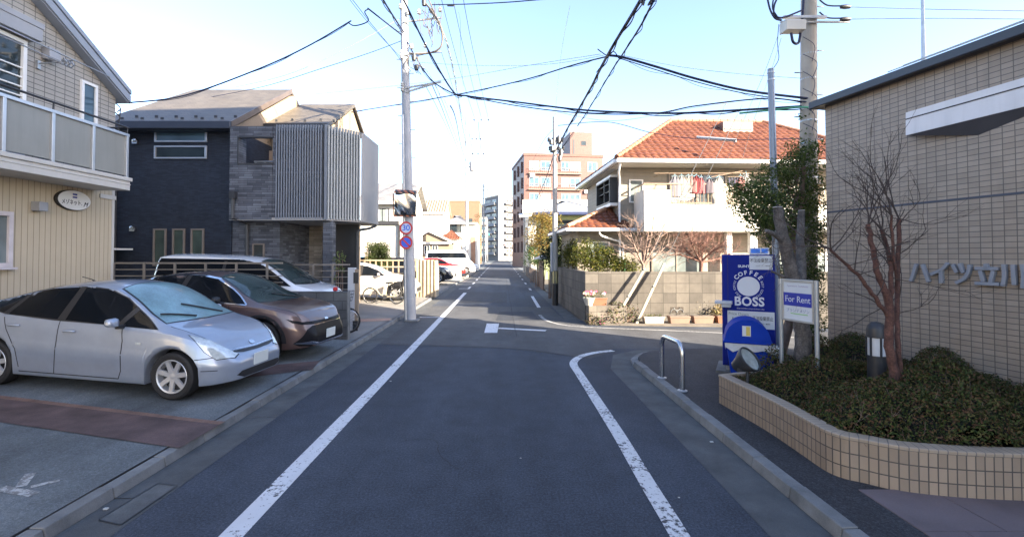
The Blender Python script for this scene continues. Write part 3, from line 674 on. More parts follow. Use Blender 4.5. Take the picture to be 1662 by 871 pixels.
# canopy: white wedge over the entrance
iM = (T(5.33,7.68,0) @ rotz(TA)).inverted()
A0, A1 = P(1470,220,6.30), P(1470,183,6.30); B0, B1 = P(1800,139.5,4.62), P(1800,85,4.62)
C0, C1 = P(1476,218.5,6.55), P(1476,190,6.55); D0, D1 = P(1800,218,4.78), P(1800,120,4.78)
loc = [iM @ v for v in (A0,B0,D0,C0,A1,B1,D1,C1)]
m = MB(); m.add(loc, [(0,1,5,4),(4,5,6,7),(3,0,4,7)])
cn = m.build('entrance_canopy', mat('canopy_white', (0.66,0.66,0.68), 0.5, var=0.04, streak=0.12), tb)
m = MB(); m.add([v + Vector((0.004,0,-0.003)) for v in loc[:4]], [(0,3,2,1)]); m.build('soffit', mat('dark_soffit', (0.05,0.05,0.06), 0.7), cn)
m = MB(); q0, q1 = (loc[0]*0.30+loc[4]*0.70), (loc[1]*0.30+loc[5]*0.70)
o_ = Vector((-0.004,0,0)); m.add([q0+o_+Vector((0,0,-.008)), q1+o_+Vector((0,0,-.008)), q1+o_+Vector((0,0,.008)), q0+o_+Vector((0,0,.008))], [(0,1,2,3)]); m.build('seam', DARKM, cn)
# raised letters ハイツ立川: built from strokes in a wall plane
LET = mat('brushed_letter_metal', (0.25,0.26,0.285), 0.5, 0.0, var=0.05)
LETS = mat('letter_side_metal', (0.16,0.17,0.20), 0.5, 0.5)
def wall_hit(px, py):
    "where the photo ray meets the street wall: returns (distance along wall, height)"
    d = ray(px, py); o = Vector((0,0,CAM_H)); n = Vector((-math.cos(TA), -math.sin(TA), 0)); c = Vector((5.33,7.68,0))
    t = (c-o).dot(n)/d.dot(n); q = iM @ (o+d*t); return -q.y, q.z
STR = {  # strokes in the enlarged photograph (x0=1480, y0=380, 7.258 px per px)
 'ハ': [[(75,360),(50,440),(15,545)],[(150,365),(190,470),(218,552)]],
 'イ': [[(440,350),(380,415),(255,470)],[(368,430),(370,565)]],
 'ツ': [[(510,365),(552,440)],[(590,355),(628,445)],[(708,372),(690,450),(640,525),(555,570)]],
 '立': [[(900,358),(904,398)],[(785,403),(1030,405)],[(835,440),(868,545)],[(985,440),(955,560)],[(785,577),(1045,588)]],
 '川': [[(1112,365),(1120,500),(1100,600)],[(1220,370),(1235,585)],[(1330,365),(1345,480),(1338,625)]]}
for ch, strokes in STR.items():
    m = MB()
    for st in strokes:
        pts = [wall_hit(1480+x/7.258, 380+y/7.258) for x, y in st]
        if len(pts) > 2: pts = [(p.x,p.y) for p in spline([(a,b,0) for a,b in pts], 6)]
        wd = 0.020; vs = []
        for i, p in enumerate(pts):
            a = Vector(pts[max(i-1,0)]); b = Vector(pts[min(i+1,len(pts)-1)]); t = (b-a).normalized(); s = Vector((-t.y,t.x))*wd
            e = t*(-wd*0.6 if i == 0 else (wd*0.6 if i == len(pts)-1 else 0))
            q = Vector(p)+e
            for sg_ in (1,-1):
                for x in (-0.05,-0.004): vs.append((x, -(q+s*sg_)[0], (q+s*sg_)[1]))
        n = len(pts); fs = []
        for i in range(n-1):
            a, b = 4*i, 4*i+4
            fs += [(a,a+2,b+2,b),(a+1,b+1,b+3,a+3),(a,b,b+1,a+1),(a+2,a+3,b+3,b+2)]
        fs += [(0,1,3,2),(4*n-4,4*n-2,4*n-1,4*n-3)]
        m.add(vs, fs)
    m.build('raised_letter', LET, tb, bevel=0.004, label='brushed metal character %s' % ch)
# aerial pole behind the roof
m = MB(); p0, p1 = P(1499,90,8.3), P(1494,-120,8.3); m.tube([(p0.x,p0.y,ZT+0.2),p0,p0+Vector((0,0,0.75)),p1], [0.035,0.035,0.025,0.025]); tag(m.build('aerial_pole', STEEL, smooth=40), 'thin grey aerial pole rising behind the tiled roof', 'pole')

# ================================================================ planter
pl_pts = [G(x,y,0.1) for x,y in ((1167,653),(1242,697),(1300,736),(1338,762),(1368,775),(1403,783),(1440,792),(1483,800),(1564,808),(1662,813),(1800,816))]
pl_pts = spline([(p.x,p.y,0) for p in pl_pts], 8)
PZ = 0.475
m = MB(); us = [0.0]
for a, b in zip(pl_pts, pl_pts[1:]): us.append(us[-1]+(b-a).length)
def norm(i):
    t = (pl_pts[min(i+1,len(pl_pts)-1)]-pl_pts[max(i-1,0)]).normalized(); return Vector((-t.y,t.x,0))
TILEP = bricks('beige_planter_tile', (0.25,0.190,0.135),(0.325,0.248,0.176),(0.085,0.072,0.062), 0.066, 0.117, 0.005, bmp=0.7, uv=True, var=0.06, streak=0, rough=0.45, dist=0.004)
pln = thing('planter', 'curved beige tiled planter wall along the right pavement', 'planter', (pl_pts[0].x, pl_pts[0].y, 0.1))
o_ = pln.location.copy()
def uvstrip(name, mt, rows, parent):
    "rows: list of lists of (point, u, v)"
    vs, fs, uvs = [], [], []
    k = len(rows[0])
    for r_ in rows:
        for (p, u, v) in r_: vs.append(tuple(Vector(p)-o_)); uvs.append((u, v))
    for i in range(len(rows)-1):
        for j in range(k-1): fs.append((i*k+j, (i+1)*k+j, (i+1)*k+j+1, i*k+j+1))
    me = bpy.data.meshes.new(name); me.from_pydata(vs, [], fs); ul = me.uv_layers.new(name='UVMap')
    for l in me.loops: ul.data[l.index].uv = uvs[l.vertex_index]
    me.materials.append(mt); o = bpy.data.objects.new(name, me); col.objects.link(o); o.parent = parent; return o
end_back = pl_pts[0] + Vector((0.95,0.35,0))
front = [[(end_back+Vector((0,0,0.09)), -1.012, 0.0), (end_back+Vector((0,0,PZ-0.03)), -1.012, 0.351)]]
front += [[(p+Vector((0,0,0.09)), u, 0.0), (p+Vector((0,0,PZ-0.03)), u, 0.351)] for p, u in zip(pl_pts, us)]
uvstrip('wall_face', TILEP, front, pln)
cap = []; inner = []
W_ = 0.13
for i, (p, u) in enumerate(zip(pl_pts, us)):
    n = norm(i)
    if i == 0: n = (n+Vector((0.4,-0.3,0))).normalized()
    z = Vector((0,0,PZ))
    cap.append([(p-n*0.006+z-Vector((0,0,.032)), u, 0.0), (p-n*0.008+z-Vector((0,0,.006)), u, 0.03), (p+z, u, 0.05), (p+n*W_+z, u, 0.10), (p+n*W_+z-Vector((0,0,.3)), u, 0.3)])
p0 = end_back+Vector((0,0,0)); nn = Vector((0.35,-0.95,0)).normalized(); z = Vector((0,0,PZ))
cap.insert(0, [(p0-nn*0.006+z-Vector((0,0,.032)), -1, 0.0), (p0-nn*0.008+z-Vector((0,0,.006)), -1, 0.03), (p0+z, -1, .05), (p0+nn*W_+z, -1, .1), (p0+nn*W_+z-Vector((0,0,.3)), -1, .3)])
TILEC = bricks('pale_cap_tile', (0.32,0.255,0.185),(0.35,0.28,0.205),(0.15,0.13,0.115), 0.066, 0.5, 0.004, bmp=0.5, uv=True, var=0.08, streak=0, rough=0.5)
uvstrip('cap', TILEC, cap, pln)
# soil
soil = MB(); ring = [p+norm(i)*(W_-0.02) for i, p in enumerate(pl_pts)]
soil.poly([tuple(Vector((p.x,p.y,0.36))) for p in ring] + [(7.2,3.9,0.36),(6.0,5.4,0.36),(5.42,7.62,0.36),(4.6,7.2,0.36),(end_back.x,end_back.y-0.05,0.36)])
struct('planter_soil', soil, mat('dark_soil', (0.035,0.027,0.02), 0.95, var=0.3, scale=8, bmp=0.6, bscale=40))

# ================================================================ vending machine
VBLUE = mat('vending_blue', (0.007,0.018,0.20), 0.5, var=0.06, spec=0.12)
vm = thing('vending_machine', 'dark blue coffee vending machine with a round white emblem', 'vending machine', (3.68, 7.86, 0.2), R(-28))
VW, VH, VD = 0.78, 1.87, 0.70
m = MB(); m.box(0,VW,0.05,VD,0.02,VH); m.build('cabinet', VBLUE, vm, bevel=0.012)
m = MB(); m.box(0.012,VW-0.012,0.0,0.048,0.05,VH-0.02); m.build('door', VBLUE, vm, bevel=0.012)
m = MB(); m.box(0.09,0.096,-0.003,0.0,0.06,VH-0.03); m.build('door_seam', INK, vm)
m = MB()
for x in (0.08,VW-0.08):
    for y in (0.1,VD-0.1): m.lathe([(0.03,-0.06),(0.03,0.02)], 10, T(x,y,0))
m.build('foot', STEEL, vm)
VWHT = mat('print_white', (0.62,0.64,0.68), 0.45, var=0.03)
def fr(x, z, y=-0.002): return Matrix(((1,0,0,x),(0,0,-1,y),(0,1,0,z),(0,0,0,1)))
def vx(px): return (px-1168.0)/(1253-1168)*VW          # photo pixels to door coordinates
def vz(py): return VH-(py-409.0)/(593-409)*VH
text('SUNTORY', 0.055, VWHT, vm, fr(vx(1212), vz(428)), bold=0.002, sx=1.25, name='maker_lettering')
ex, ez = vx(1211), vz(460)
m = MB(); m.lathe([(0.165,0),(0.165,0.004)], 44, fr(ex, ez, -0.001) @ Matrix.Diagonal((1,0.96,1,1))); emb = m.build('emblem', VWHT, vm)
def arc_text(body, rad, a0, a1, size, bold, flip=False):
    n = len(body)
    for i, ch in enumerate(body):
        if ch == ' ': continue
        a = R(a0+(a1-a0)*(i/(n-1)))
        rot = a-math.pi/2 if not flip else a+math.pi/2
        yield ch, fr(ex+rad*math.cos(a), ez+rad*1.0*math.sin(a)) @ Matrix.Rotation(rot,4,'Z'), size, bold
def merge_text(name, items, mt, parent):
    vs, fs = [], []
    for ch, M_, size, bold in items:
        o = text(ch, size, mt, None, M_, bold=bold)
        k = len(vs); vs += [tuple(v.co) for v in o.data.vertices]; fs += [tuple(i+k for i in p.vertices) for p in o.data.polygons]
        bpy.data.objects.remove(o)
    m = MB(); m.v, m.f = vs, fs; return m.build(name, mt, parent)
for q_ in (('COFFEE', 0.222, 140, 40, 0.092, 0.003),('BOSS COFFEE', 0.205, 234, 158, 0.045, 0.0),('BOST COFFEE', 0.205, 22, -54, 0.045, 0.0)): merge_text('arc_lettering', list(arc_text(*q_)), VWHT, vm)
text('BOSS', 0.20, VWHT, vm, fr(vx(1212), vz(485)), bold=0.006, sx=0.92, spacing=1.05, name='large_lettering')
text('BOSS COFFEE is always the finest coffee', 0.024, VWHT, vm, fr(vx(1214), vz(496)), name='small_lettering')
text('THE BOSS OF THEM ALL SINCE 1992', 0.024, VWHT, vm, fr(vx(1214), vz(502)), name='small_lettering')
PAPER = mat('notice_paper', (0.60,0.62,0.64), 0.6, var=0.04)
def notice(x0, x1, y0, y1, yo):
    m = MB(); m.box(vx(x0),vx(x1),yo,yo+0.003,vz(y1),vz(y0)); n = m.build('notice', PAPER, vm)
    return n
n = notice(1213,1249,411,433,-0.006); text('不法投棄禁止', 0.072, INK, n, fr(vx(1231), vz(419), -0.007), sx=0.72)
text('ビルオーナー 管理者', 0.022, INK, n, fr(vx(1234), vz(427), -0.007))
n = notice(1177,1251,500,527,-0.004); text('不法投棄禁止', 0.075, INK, n, fr(vx(1233), vz(511), -0.005), sx=0.66)
text('ビルオーナー 管理者', 0.02, INK, n, fr(vx(1234), vz(519), -0.005))
GINK = mat('green_grey_ink', (0.16,0.21,0.20), 0.6)
text('100', 0.20, GINK, n, fr(vx(1195), vz(518), -0.005), sx=0.85); text('Price Down', 0.062, GINK, n, fr(vx(1195), vz(505), -0.005))
n = notice(1177,1187,536,556,-0.004)
m = MB(); m.box(-0.1,0.16,-0.16,0.02,vz(489),vz(484)); m.box(0.0,0.14,-0.14,0.02,vz(494),vz(489.5)); m.build('coin_tray', mat('grey_tray', (0.42,0.44,0.48), 0.4), vm, bevel=0.006)
# blue-and-white plate on top
ts = thing('notice_plate', 'small white and blue notice plate standing on top of the blue vending machine', 'sign', (4.08, 7.72, 0.2+VH), R(-28))
m = MB(); m.box(0,0.28,0,0.01,0.0,0.11); m.build('plate', PAPER, ts)
m = MB(); m.box(0.02,0.15,-0.004,0,0.025,0.095); m.box(0.17,0.26,-0.004,0,0.025,0.095); m.build('print', mat('bright_blue_print', (0.05,0.22,0.75), 0.5), ts)
vb = MB(); vb.box(-0.10,0.90,-0.06,0.78,0.09,0.148, T(3.68,7.86,0) @ rotz(R(-28))); tag(vb.build('plinth', CONC_L, bevel=0.01), 'low pale concrete plinth under the vending machine', 'plinth')

# ================================================================ dome-lid bin
bn = thing('litter_bin', 'blue plastic litter bin with a domed lid, in front of the vending machine', 'bin', (3.68, 7.08, 0.1), R(-24))
BINB = mat('bin_blue', (0.006,0.035,0.30), 0.55, var=0.1, scale=4, spec=0.1)
m = MB(); m.hexa([(-0.20,-0.17,0),(0.20,-0.17,0),(0.20,0.17,0),(-0.20,0.17,0)], [(-0.28,-0.23,0.66),(0.28,-0.23,0.66),(0.28,0.23,0.66),(-0.28,0.23,0.66)]); m.build('body', BINB, bn, bevel=0.03, smooth=40)
m = MB(); m.hexa([(-0.285,-0.238,0.55),(0.285,-0.238,0.55),(0.285,0.238,0.55),(-0.285,0.238,0.55)], [(-0.30,-0.252,0.672),(0.30,-0.252,0.672),(0.30,0.252,0.672),(-0.30,0.252,0.672)])
vs = m.v
m2 = MB(); n_ = 24
ringb = []; 
for j in range(n_):
    t = j/n_*4; k = int(t); f = t-k
    c4 = [(-0.295,-0.247),(0.295,-0.247),(0.295,0.247),(-0.295,0.247)]
    a, b = c4[k], c4[(k+1)%4]; ringb.append((a[0]+(b[0]-a[0])*f, a[1]+(b[1]-a[1])*f))
bag_lo = [0.60-0.05*abs(math.sin(j*0.9))-0.03*math.sin(j*2.1) for j in range(n_)]
vsb = [(x*0.985,y*0.985,z) for (x,y),z in zip(ringb,bag_lo)] + [(x*(1.02+0.015*math.sin(j*3)),y*(1.02+0.02*math.sin(j*3)),0.67) for j,(x,y) in enumerate(ringb)]
m2.add(vsb, [(j,(j+1)%n_,n_+(j+1)%n_,n_+j) for j in range(n_)]); m2.build('bin_bag', mat('milky_bag', (0.55,0.56,0.58), 0.35, var=0.12, scale=12, bmp=0.5, bscale=25), bn, smooth=60)
prof = [(-0.31,0.675),(-0.31,0.72)] + [(-0.30*math.cos(a*math.pi/14),0.72+0.30*math.sin(a*math.pi/14)) for a in range(0,15)] + [(0.31,0.72),(0.31,0.675)]
m = MB(); m.prism_y(prof, -0.262, 0.262); m.build('lid', BINB, bn, bevel=0.02, smooth=50)
m = MB(); m.box(-0.325,0.325,-0.275,0.275,0.668,0.70); m.build('rim', BINB, bn, bevel=0.01)
m = MB(); m.box(-0.07,0.04,-0.267,-0.264,0.78,0.93); n = m.build('sticker', PAPER, bn)
m = MB(); m.box(-0.02,0.03,-0.270,-0.267,0.79,0.92); m.build('print', mat('yellow_print', (0.6,0.45,0.1), 0.6), n)
m = MB(); m.box(0.29,0.42,-0.2,0.05,0.52,0.64); m.build('spare_bag', mat('crumpled_bag', (0.5,0.52,0.52), 0.4, var=0.2, scale=15, bmp=0.6, bscale=30), bn, bevel=0.03)

# ================================================================ hoop barrier
hb = thing('hoop_barrier', 'stainless steel hoop barrier on the right pavement corner', 'barrier', (2.585, 7.18, 0.098), R(-86))
arc = [(-0.36,0,0),(-0.36,0,0.50)] + [(-0.36+0.16-0.16*math.cos(a*math.pi/16),0,0.52+0.16*math.sin(a*math.pi/16)) for a in range(1,9)] + [(0.20+0.16*math.sin(a*math.pi/16),0,0.52+0.16*math.cos(a*math.pi/16)) for a in range(0,8)] + [(0.36,0,0.50),(0.36,0,0)]
m = MB(); m.tube(arc, 0.038, 12); m.build('hoop', STAIN, hb, smooth=60)
m = MB(); m.lathe([(0.07,0),(0.07,0.012),(0.04,0.02)], 16, T(-0.36,0,0)); m.lathe([(0.07,0),(0.07,0.012),(0.04,0.02)], 16, T(0.36,0,0)); m.build('base_ring', STEEL, hb)
# ================================================================ floodlight on the planter tip
fl_ = thing('floodlight', 'black garden floodlight tilted up at the tip of the planter', 'floodlight', P(1213,600,5.95))
d_ = Vector((0.42,-0.62,0.55)).normalized(); FM = frame((0,0,0.12), d_.cross(Vector((0,0,1))), d_)
m = MB(); m.lathe([(0.035,-0.20),(0.07,-0.19),(0.10,-0.10),(0.155,0.0),(0.165,0.02),(0.165,0.05),(0.15,0.055),(0.15,0.03)], 26, FM, cap=False); m.build('housing', DARKM, fl_, smooth=40)
m = MB(); m.lathe([(0.148,0.03),(0.08,0.022),(0.0,0.02)], 26, FM, cap=False); m.build('lens', mat('lamp_lens', (0.45,0.50,0.48), 0.12, 0.4, var=0.25, scale=12), fl_, smooth=60)
m = MB(); m.tube([(0,0,-0.16),(0,0,0.02)], 0.02); m.box(-0.12,0.12,-0.02,0.02,-0.02,0.02); m.build('bracket', DARKM, fl_)
# ================================================================ bollard lamp
bl = thing('bollard_lamp', 'dark bollard lamp with a white lens band in the planter shrubs', 'lamp', (4.42, 5.55, 0.36))
m = MB(); m.lathe([(0.095,0),(0.095,0.52)], 24); m.build('post', DARKM, bl, smooth=40)
m = MB(); m.lathe([(0.088,0.52),(0.088,0.73)], 24, cap=False); m.build('lens', mat('frosted_lens', (0.55,0.57,0.60), 0.3), bl, smooth=40)
m = MB(); m.lathe([(0.10,0.73),(0.10,0.82),(0.085,0.87),(0.05,0.905),(0.0,0.915)], 24); 
for k in range(6):
    a = k*math.pi/3+0.3; m.box(-0.008,0.008,-0.008,0.008,0.5,0.74, T(0.095*math.cos(a),0.095*math.sin(a),0))
m.build('cap', DARKM, bl, smooth=40)
# ================================================================ rental sign board
a = P(1267,452,6.3); b = P(1325,457,5.78)
rs = thing('rental_sign', 'white and blue For Rent board on two grey posts in the planter', 'sign', (a.x, a.y, 0.36), math.atan2(b.y-a.y, b.x-a.x))
LW = math.hypot(b.x-a.x, b.y-a.y); zt = 1.745-0.36; zb = 1.20-0.36
m = MB()
m.tube([(0,0,0),(0,0,zt)], 0.026, 12); m.build('post', STEEL, rs, smooth=40); m = MB(); m.tube([(LW,0,0),(LW,0,zt)], 0.026, 12); m.build('post', STEEL, rs, smooth=40)
m = MB(); m.box(0.028,LW-0.028,-0.018,0.018,zb,zb+0.03); m.box(0.028,LW-0.028,-0.018,0.018,zt-0.035,zt); m.box(0.028,0.055,-0.018,0.018,zb+.03,zt-.035); m.box(LW-0.055,LW-0.028,-0.018,0.018,zb+.03,zt-.035); m.build('frame', mat('champagne_aluminium', (0.55,0.52,0.47), 0.35, 0.6), rs, bevel=0.004)
m = MB(); m.box(0.05,LW-0.05,-0.008,0.008,zb+.02,zt-.02); pan = m.build('panel', PAPER, rs)
zc0 = zb+(zt-zb)*0.37; zc1 = zb+(zt-zb)*0.68
m = MB(); m.box(0.056,LW-0.056,-0.0105,-0.008,zc0,zc1); m.build('blue_band', mat('sign_blue', (0.03,0.04,0.33), 0.4, var=0.08), pan)
text('For Rent', 0.115, VWHT, pan, fr(LW/2, (zc0+zc1)/2, -0.011), depth=0.001, sx=0.92)
PINK = mat('pale_lettering', (0.42,0.40,0.50), 0.6)
text('Apartment Tachikawa', 0.036, PINK, pan, fr(LW/2, zt-0.085, -0.009), depth=0.001)
text('ブランデメゾン', 0.05, mat('grey_blue_ink', (0.20,0.24,0.36), 0.6), pan, fr(LW/2, zb+0.14, -0.009), depth=0.001)
m = MB(); m.box(LW*0.3,LW*0.78,-0.0095,-0.008,zb+0.098,zb+0.108); m.build('green_rule', mat('green_rule', (0.2,0.5,0.12), 0.6), pan)

# ================================================================ orange-roofed house across the side street
CREAM = bricks('cream_lap_siding', (0.225,0.20,0.162),(0.24,0.215,0.176),(0.14,0.125,0.10), 3.0, 0.16, 0.006, offset=0.5, bmp=0.5, var=0.05, streak=0.08, rough=0.65)
WSTUC = mat('white_stucco', (0.55,0.53,0.48), 0.85, var=0.04, bmp=0.2, bscale=50, streak=0.08)
m_, nt_, p_ = base('terracotta_tile'); p_.inputs['Roughness'].default_value = 0.6
g_ = N(nt_, 'ShaderNodeNewGeometry'); tc_ = N(nt_, 'ShaderNodeTexCoord').outputs['Object']
cc_ = ramp(nt_, noise(nt_, tc_, 4.5, 3, 0.7), [(0.25,(0.075,0.022,0.011)),(0.45,(0.12,0.037,0.018)),(0.62,(0.165,0.06,0.027)),(0.8,(0.095,0.03,0.014))])
cc_ = mixc(nt_, 1.0, cc_, ramp(nt_, noise(nt_, tc_, 0.9, 4, 0.6), [(0.3,0.75),(0.7,1.15)]), 'MULTIPLY'); nt_.links.new(cc_, p_.inputs['Base Color'])
TERRA = m_
def tile_plane(m, e0, e1, r0, r1, pitch=0.27, course=0.30, amp=0.045, step=0.03):
    "tiles from eave line e0-e1 up to ridge line r0-r1"
    e0, e1, r0, r1 = [Vector(v) for v in (e0, e1, r0, r1)]
    ux = (e1-e0).normalized(); mid = (r0+r1)/2 - e0; up = mid - ux*mid.dot(ux); Lh = up.length; up.normalize(); n = ux.cross(up)
    nc = max(1, round(Lh/course)); W = (e1-e0).length
    for c in range(nc):
        t0, t1 = c/nc, (c+1)/nc
        for (ta, tb, lift0, lift1) in ((t0, t1, step, 0.0),):
            la = (e0.lerp(r0,ta)-e0).dot(ux); ra = (e0.lerp(r0,ta)-e0).dot(ux) + (e1.lerp(r1,ta)-e0.lerp(r0,ta)).length
            lb = (e0.lerp(r0,tb)-e0).dot(ux); rb = lb + (e1.lerp(r1,tb)-e0.lerp(r0,tb)).length
            l, r_ = min(la,lb), max(ra,rb)
            k = max(2, int((r_-l)/pitch*8)); rows = []
            va, vb, fs = [], [], []
            for i in range(k+1):
                x = l+(r_-l)*i/k
                h = amp*(abs(math.sin(math.pi*x/pitch))**0.8)
                xa = min(max(x,la),ra); xb = min(max(x,lb),rb)
                pa = e0+ux*xa+up*(Lh*ta-0.02); pb = e0+ux*xb+up*(Lh*tb)
                va.append(pa+n*(h+lift0)); vb.append(pb+n*(h+lift1)); 
            vc = [p-n*(step+0.03) for p in va]
            m.add(va+vb+vc, [(i,i+1,k+1+i+1,k+1+i) for i in range(k)] + [(2*k+2+i,2*k+2+i+1,i+1,i) for i in range(k)])
oh = thing('orange_roof_house', 'cream two-storey house with an orange tiled hip roof and white balcony', 'house', (4.2, 17.1, 0), R(2.5))
EZ_, RZ_, EX1, EY1 = 5.62, 8.05, 11.2, 7.2
m = MB(); m.box(0.42,10.6,0.95,6.6,0.0,5.5); m.build('wall', CREAM, oh)
m = MB(); rl, rr = (3.5,3.6,RZ_), (7.7,3.6,RZ_); e = [(0,0,EZ_),(EX1,0,EZ_),(EX1,EY1,EZ_),(0,EY1,EZ_)]
tile_plane(m, e[0], e[1], rl, rr); tile_plane(m, e[1], e[2], rr, rr); tile_plane(m, e[2], e[3], rr, rl); tile_plane(m, e[3], e[0], rl, rl)
rf = m.build('roof', TERRA, oh, smooth=50)
m = MB()
for a, b in ((e[0],rl),(e[1],rr),(e[2],rr),(e[3],rl),(rl,rr)):
    a, b = Vector(a)+Vector((0,0,.05)), Vector(b)+Vector((0,0,.05)); L_ = (b-a).length; k = int(L_/0.3)
    for i in range(k): m.tube([a.lerp(b,i/k), a.lerp(b,(i+1.15)/k)], [0.10,0.085], 8)
m.build('ridge_cap', mat('pale_ridge_tile', (0.24,0.11,0.06), 0.6, var=0.3, scale=6), rf, smooth=50)
SOFF = mat('cream_soffit', (0.60,0.56,0.49), 0.7, var=0.04)
m = MB(); m.box(0.1,EX1-0.1,0.1,EY1-0.1,EZ_-0.16,EZ_-0.10); m.build('soffit', SOFF, oh)
m = MB(); m.box(-0.02,EX1+0.02,-0.10,0.06,EZ_-0.16,EZ_-0.01); m.box(-0.10,0.06,0.062,EY1+0.02,EZ_-0.16,EZ_-0.01); m.build('gutter', WHITEF, oh, bevel=0.03)
m = MB(); m.tube(spline([(0.15,0.02,EZ_-0.16),(0.15,0.25,EZ_-0.45),(0.36,0.85,EZ_-0.75),(0.36,0.88,EZ_-1.1)],5)+[Vector((0.36,0.88,0.3))], 0.04); m.build('drainpipe', WHITEF, oh, smooth=40)
m = MB(); m.box(5.3,6.6,2.45,3.25,7.2,7.75); sk = m.build('skylight', mat('brown_skylight_frame', (0.14,0.10,0.08), 0.5), rf)
m = MB(); m.hexa([(5.36,2.43,7.42),(6.54,2.43,7.42),(6.54,3.2,7.765),(5.36,3.2,7.765)],[(5.36,2.43,7.45),(6.54,2.43,7.45),(6.54,3.2,7.80),(5.36,3.2,7.80)]); m.build('pane', GLASS_L, sk)
# bay window on the road side
win(oh, '-x', 0.42, 1.35, 3.5, 4.15, 5.15, 0.06, DARKM, GLASS, mull=(0.5,), bars=(0.5,0.8), proud=0.32, name='bay_window')
m = MB(); m.box(0.12,0.418,1.3,3.55,4.02,4.14); m.box(0.12,0.418,1.3,3.55,5.16,5.24); m.build('bay_sill', WHITEF, oh)
# balcony
bx0, bz0, bzt = 0.92, 2.95, 4.44
m = MB(); m.box(bx0,bx0+0.98,-0.25,-0.12,bz0+.1,bzt); m.box(bx0+0.982,10.4,-0.25,-0.12,bz0+.1,3.92); m.box(bx0,bx0+0.13,-0.118,0.9,bz0+.1,bzt); m.box(bx0,10.4,-0.25,0.93,bz0-0.02,bz0+0.098); bal = m.build('balcony', WSTUC, oh, bevel=0.01)
BRAIL = mat('beige_rail', (0.27,0.20,0.14), 0.45, 0.3, var=0.06)
m = MB(); m.tube([(bx0,-0.185,4.66),(10.4,-0.185,4.66)], 0.03); m.tube([(bx0+0.03,-0.185,4.66),(bx0+0.03,0.9,4.66)], 0.03); m.tube([(bx0+1.0,-0.185,3.98),(10.4,-0.185,3.98)], 0.02)
x = bx0+1.02
while x < 10.3: m.tube([(x,-0.185,3.92),(x,-0.185,4.66)], 0.011, 5); x += 0.135
for x in (bx0+1.0,bx0+2.4,bx0+3.8,bx0+5.2,bx0+6.6): m.tube([(x,-0.185,3.92),(x,-0.185,4.66)], 0.025, 6)
for y in (0.0,0.4,0.8): m.tube([(bx0+0.03,y,bzt),(bx0+0.03,y,4.66)], 0.012, 5)
m.build('railing', BRAIL, bal, smooth=40)
win(oh, '-y', 0.95, 2.3, 4.6, 3.25, 5.25, 0.07, BRZ, GLASS, mull=(0.5,), curtain=((0.05,0.45),)); win(oh, '-y', 0.95, 6.0, 8.4, 3.25, 5.25, 0.07, BRZ, GLASS, mull=(0.5,), curtain=((0.55,0.95),))
win(oh, '-y', 0.95, 0.75, 1.3, 4.1, 5.0, 0.05, WHITEF, GLASS_L)
# ground floor
win(oh, '-y', 0.95, 1.6, 3.6, 0.4, 2.5, 0.07, BRZ, GLASS_L, mull=(0.5,)); win(oh, '-y', 0.95, 6.2, 8.6, 0.4, 2.5, 0.07, WHITEF, GLASS_L, mull=(0.5,))
for x0,x1 in ((1.5,3.7),(6.1,8.7)): m = MB(); m.box(x0,x1,0.80,0.94,2.52,2.78); m.build('shutter_box', TAUPE, oh)
m = MB(); m.box(4.1,4.3,0.0,0.2,0,bz0-0.03); m.build('balcony_post', WHITE, oh); m = MB(); m.box(5.0,5.25,0.0,0.2,0,bz0-0.03); m.build('balcony_post', WHITE, oh)
# lean-to with its own small tiled roof at the road side
m = MB(); m.box(-1.25,0.41,1.0,4.6,0,3.02); m.build('annex_wall', CREAM, oh)
m = MB(); A_,B_,C_,D_ = (-1.75,0.45,3.1),(0.75,0.45,3.1),(0.42,2.3,4.05),(-1.75,5.0,3.1)
tile_plane(m, A_, B_, C_, C_); tile_plane(m, D_, A_, (0.42,3.9,4.05), C_); m.build('annex_roof', TERRA, oh, smooth=50)
m = MB()
for i in range(8): a, b = Vector(A_), Vector(C_); m.tube([a.lerp(b,i/8)+Vector((0,0,.05)), a.lerp(b,(i+1.1)/8)+Vector((0,0,.05))], 0.09, 8)
m.build('annex_ridge', mat('annex_ridge_tile', (0.42,0.22,0.13), 0.6, var=0.3), oh, smooth=50)
m = MB(); m.box(-1.82,0.85,0.36,0.48,2.97,3.09); m.box(-1.84,-1.72,0.482,5.0,2.97,3.09); m.box(-1.7,0.41,0.482,4.9,2.98,3.02); m.build('annex_gutter', WHITEF, oh, bevel=0.02)
m = MB(); m.tube(spline([(-0.55,0.42,2.98),(-0.4,0.6,2.8),(0.45,0.9,2.55),(0.5,0.92,2.3)],5)+[Vector((0.5,0.92,0.2))], 0.035); m.build('drainpipe', WHITEF, oh, smooth=40)
m = MB(); m.tube([(0.52,0.87,0.2),(0.52,0.87,1.9)], 0.06); m.build('green_pipe', mat('green_pipe', (0.06,0.25,0.10), 0.5), oh, smooth=40)
win(oh, '-y', 1.0, -0.85, 0.0, 1.7, 2.6, 0.05, WHITEF, GLASS_L)
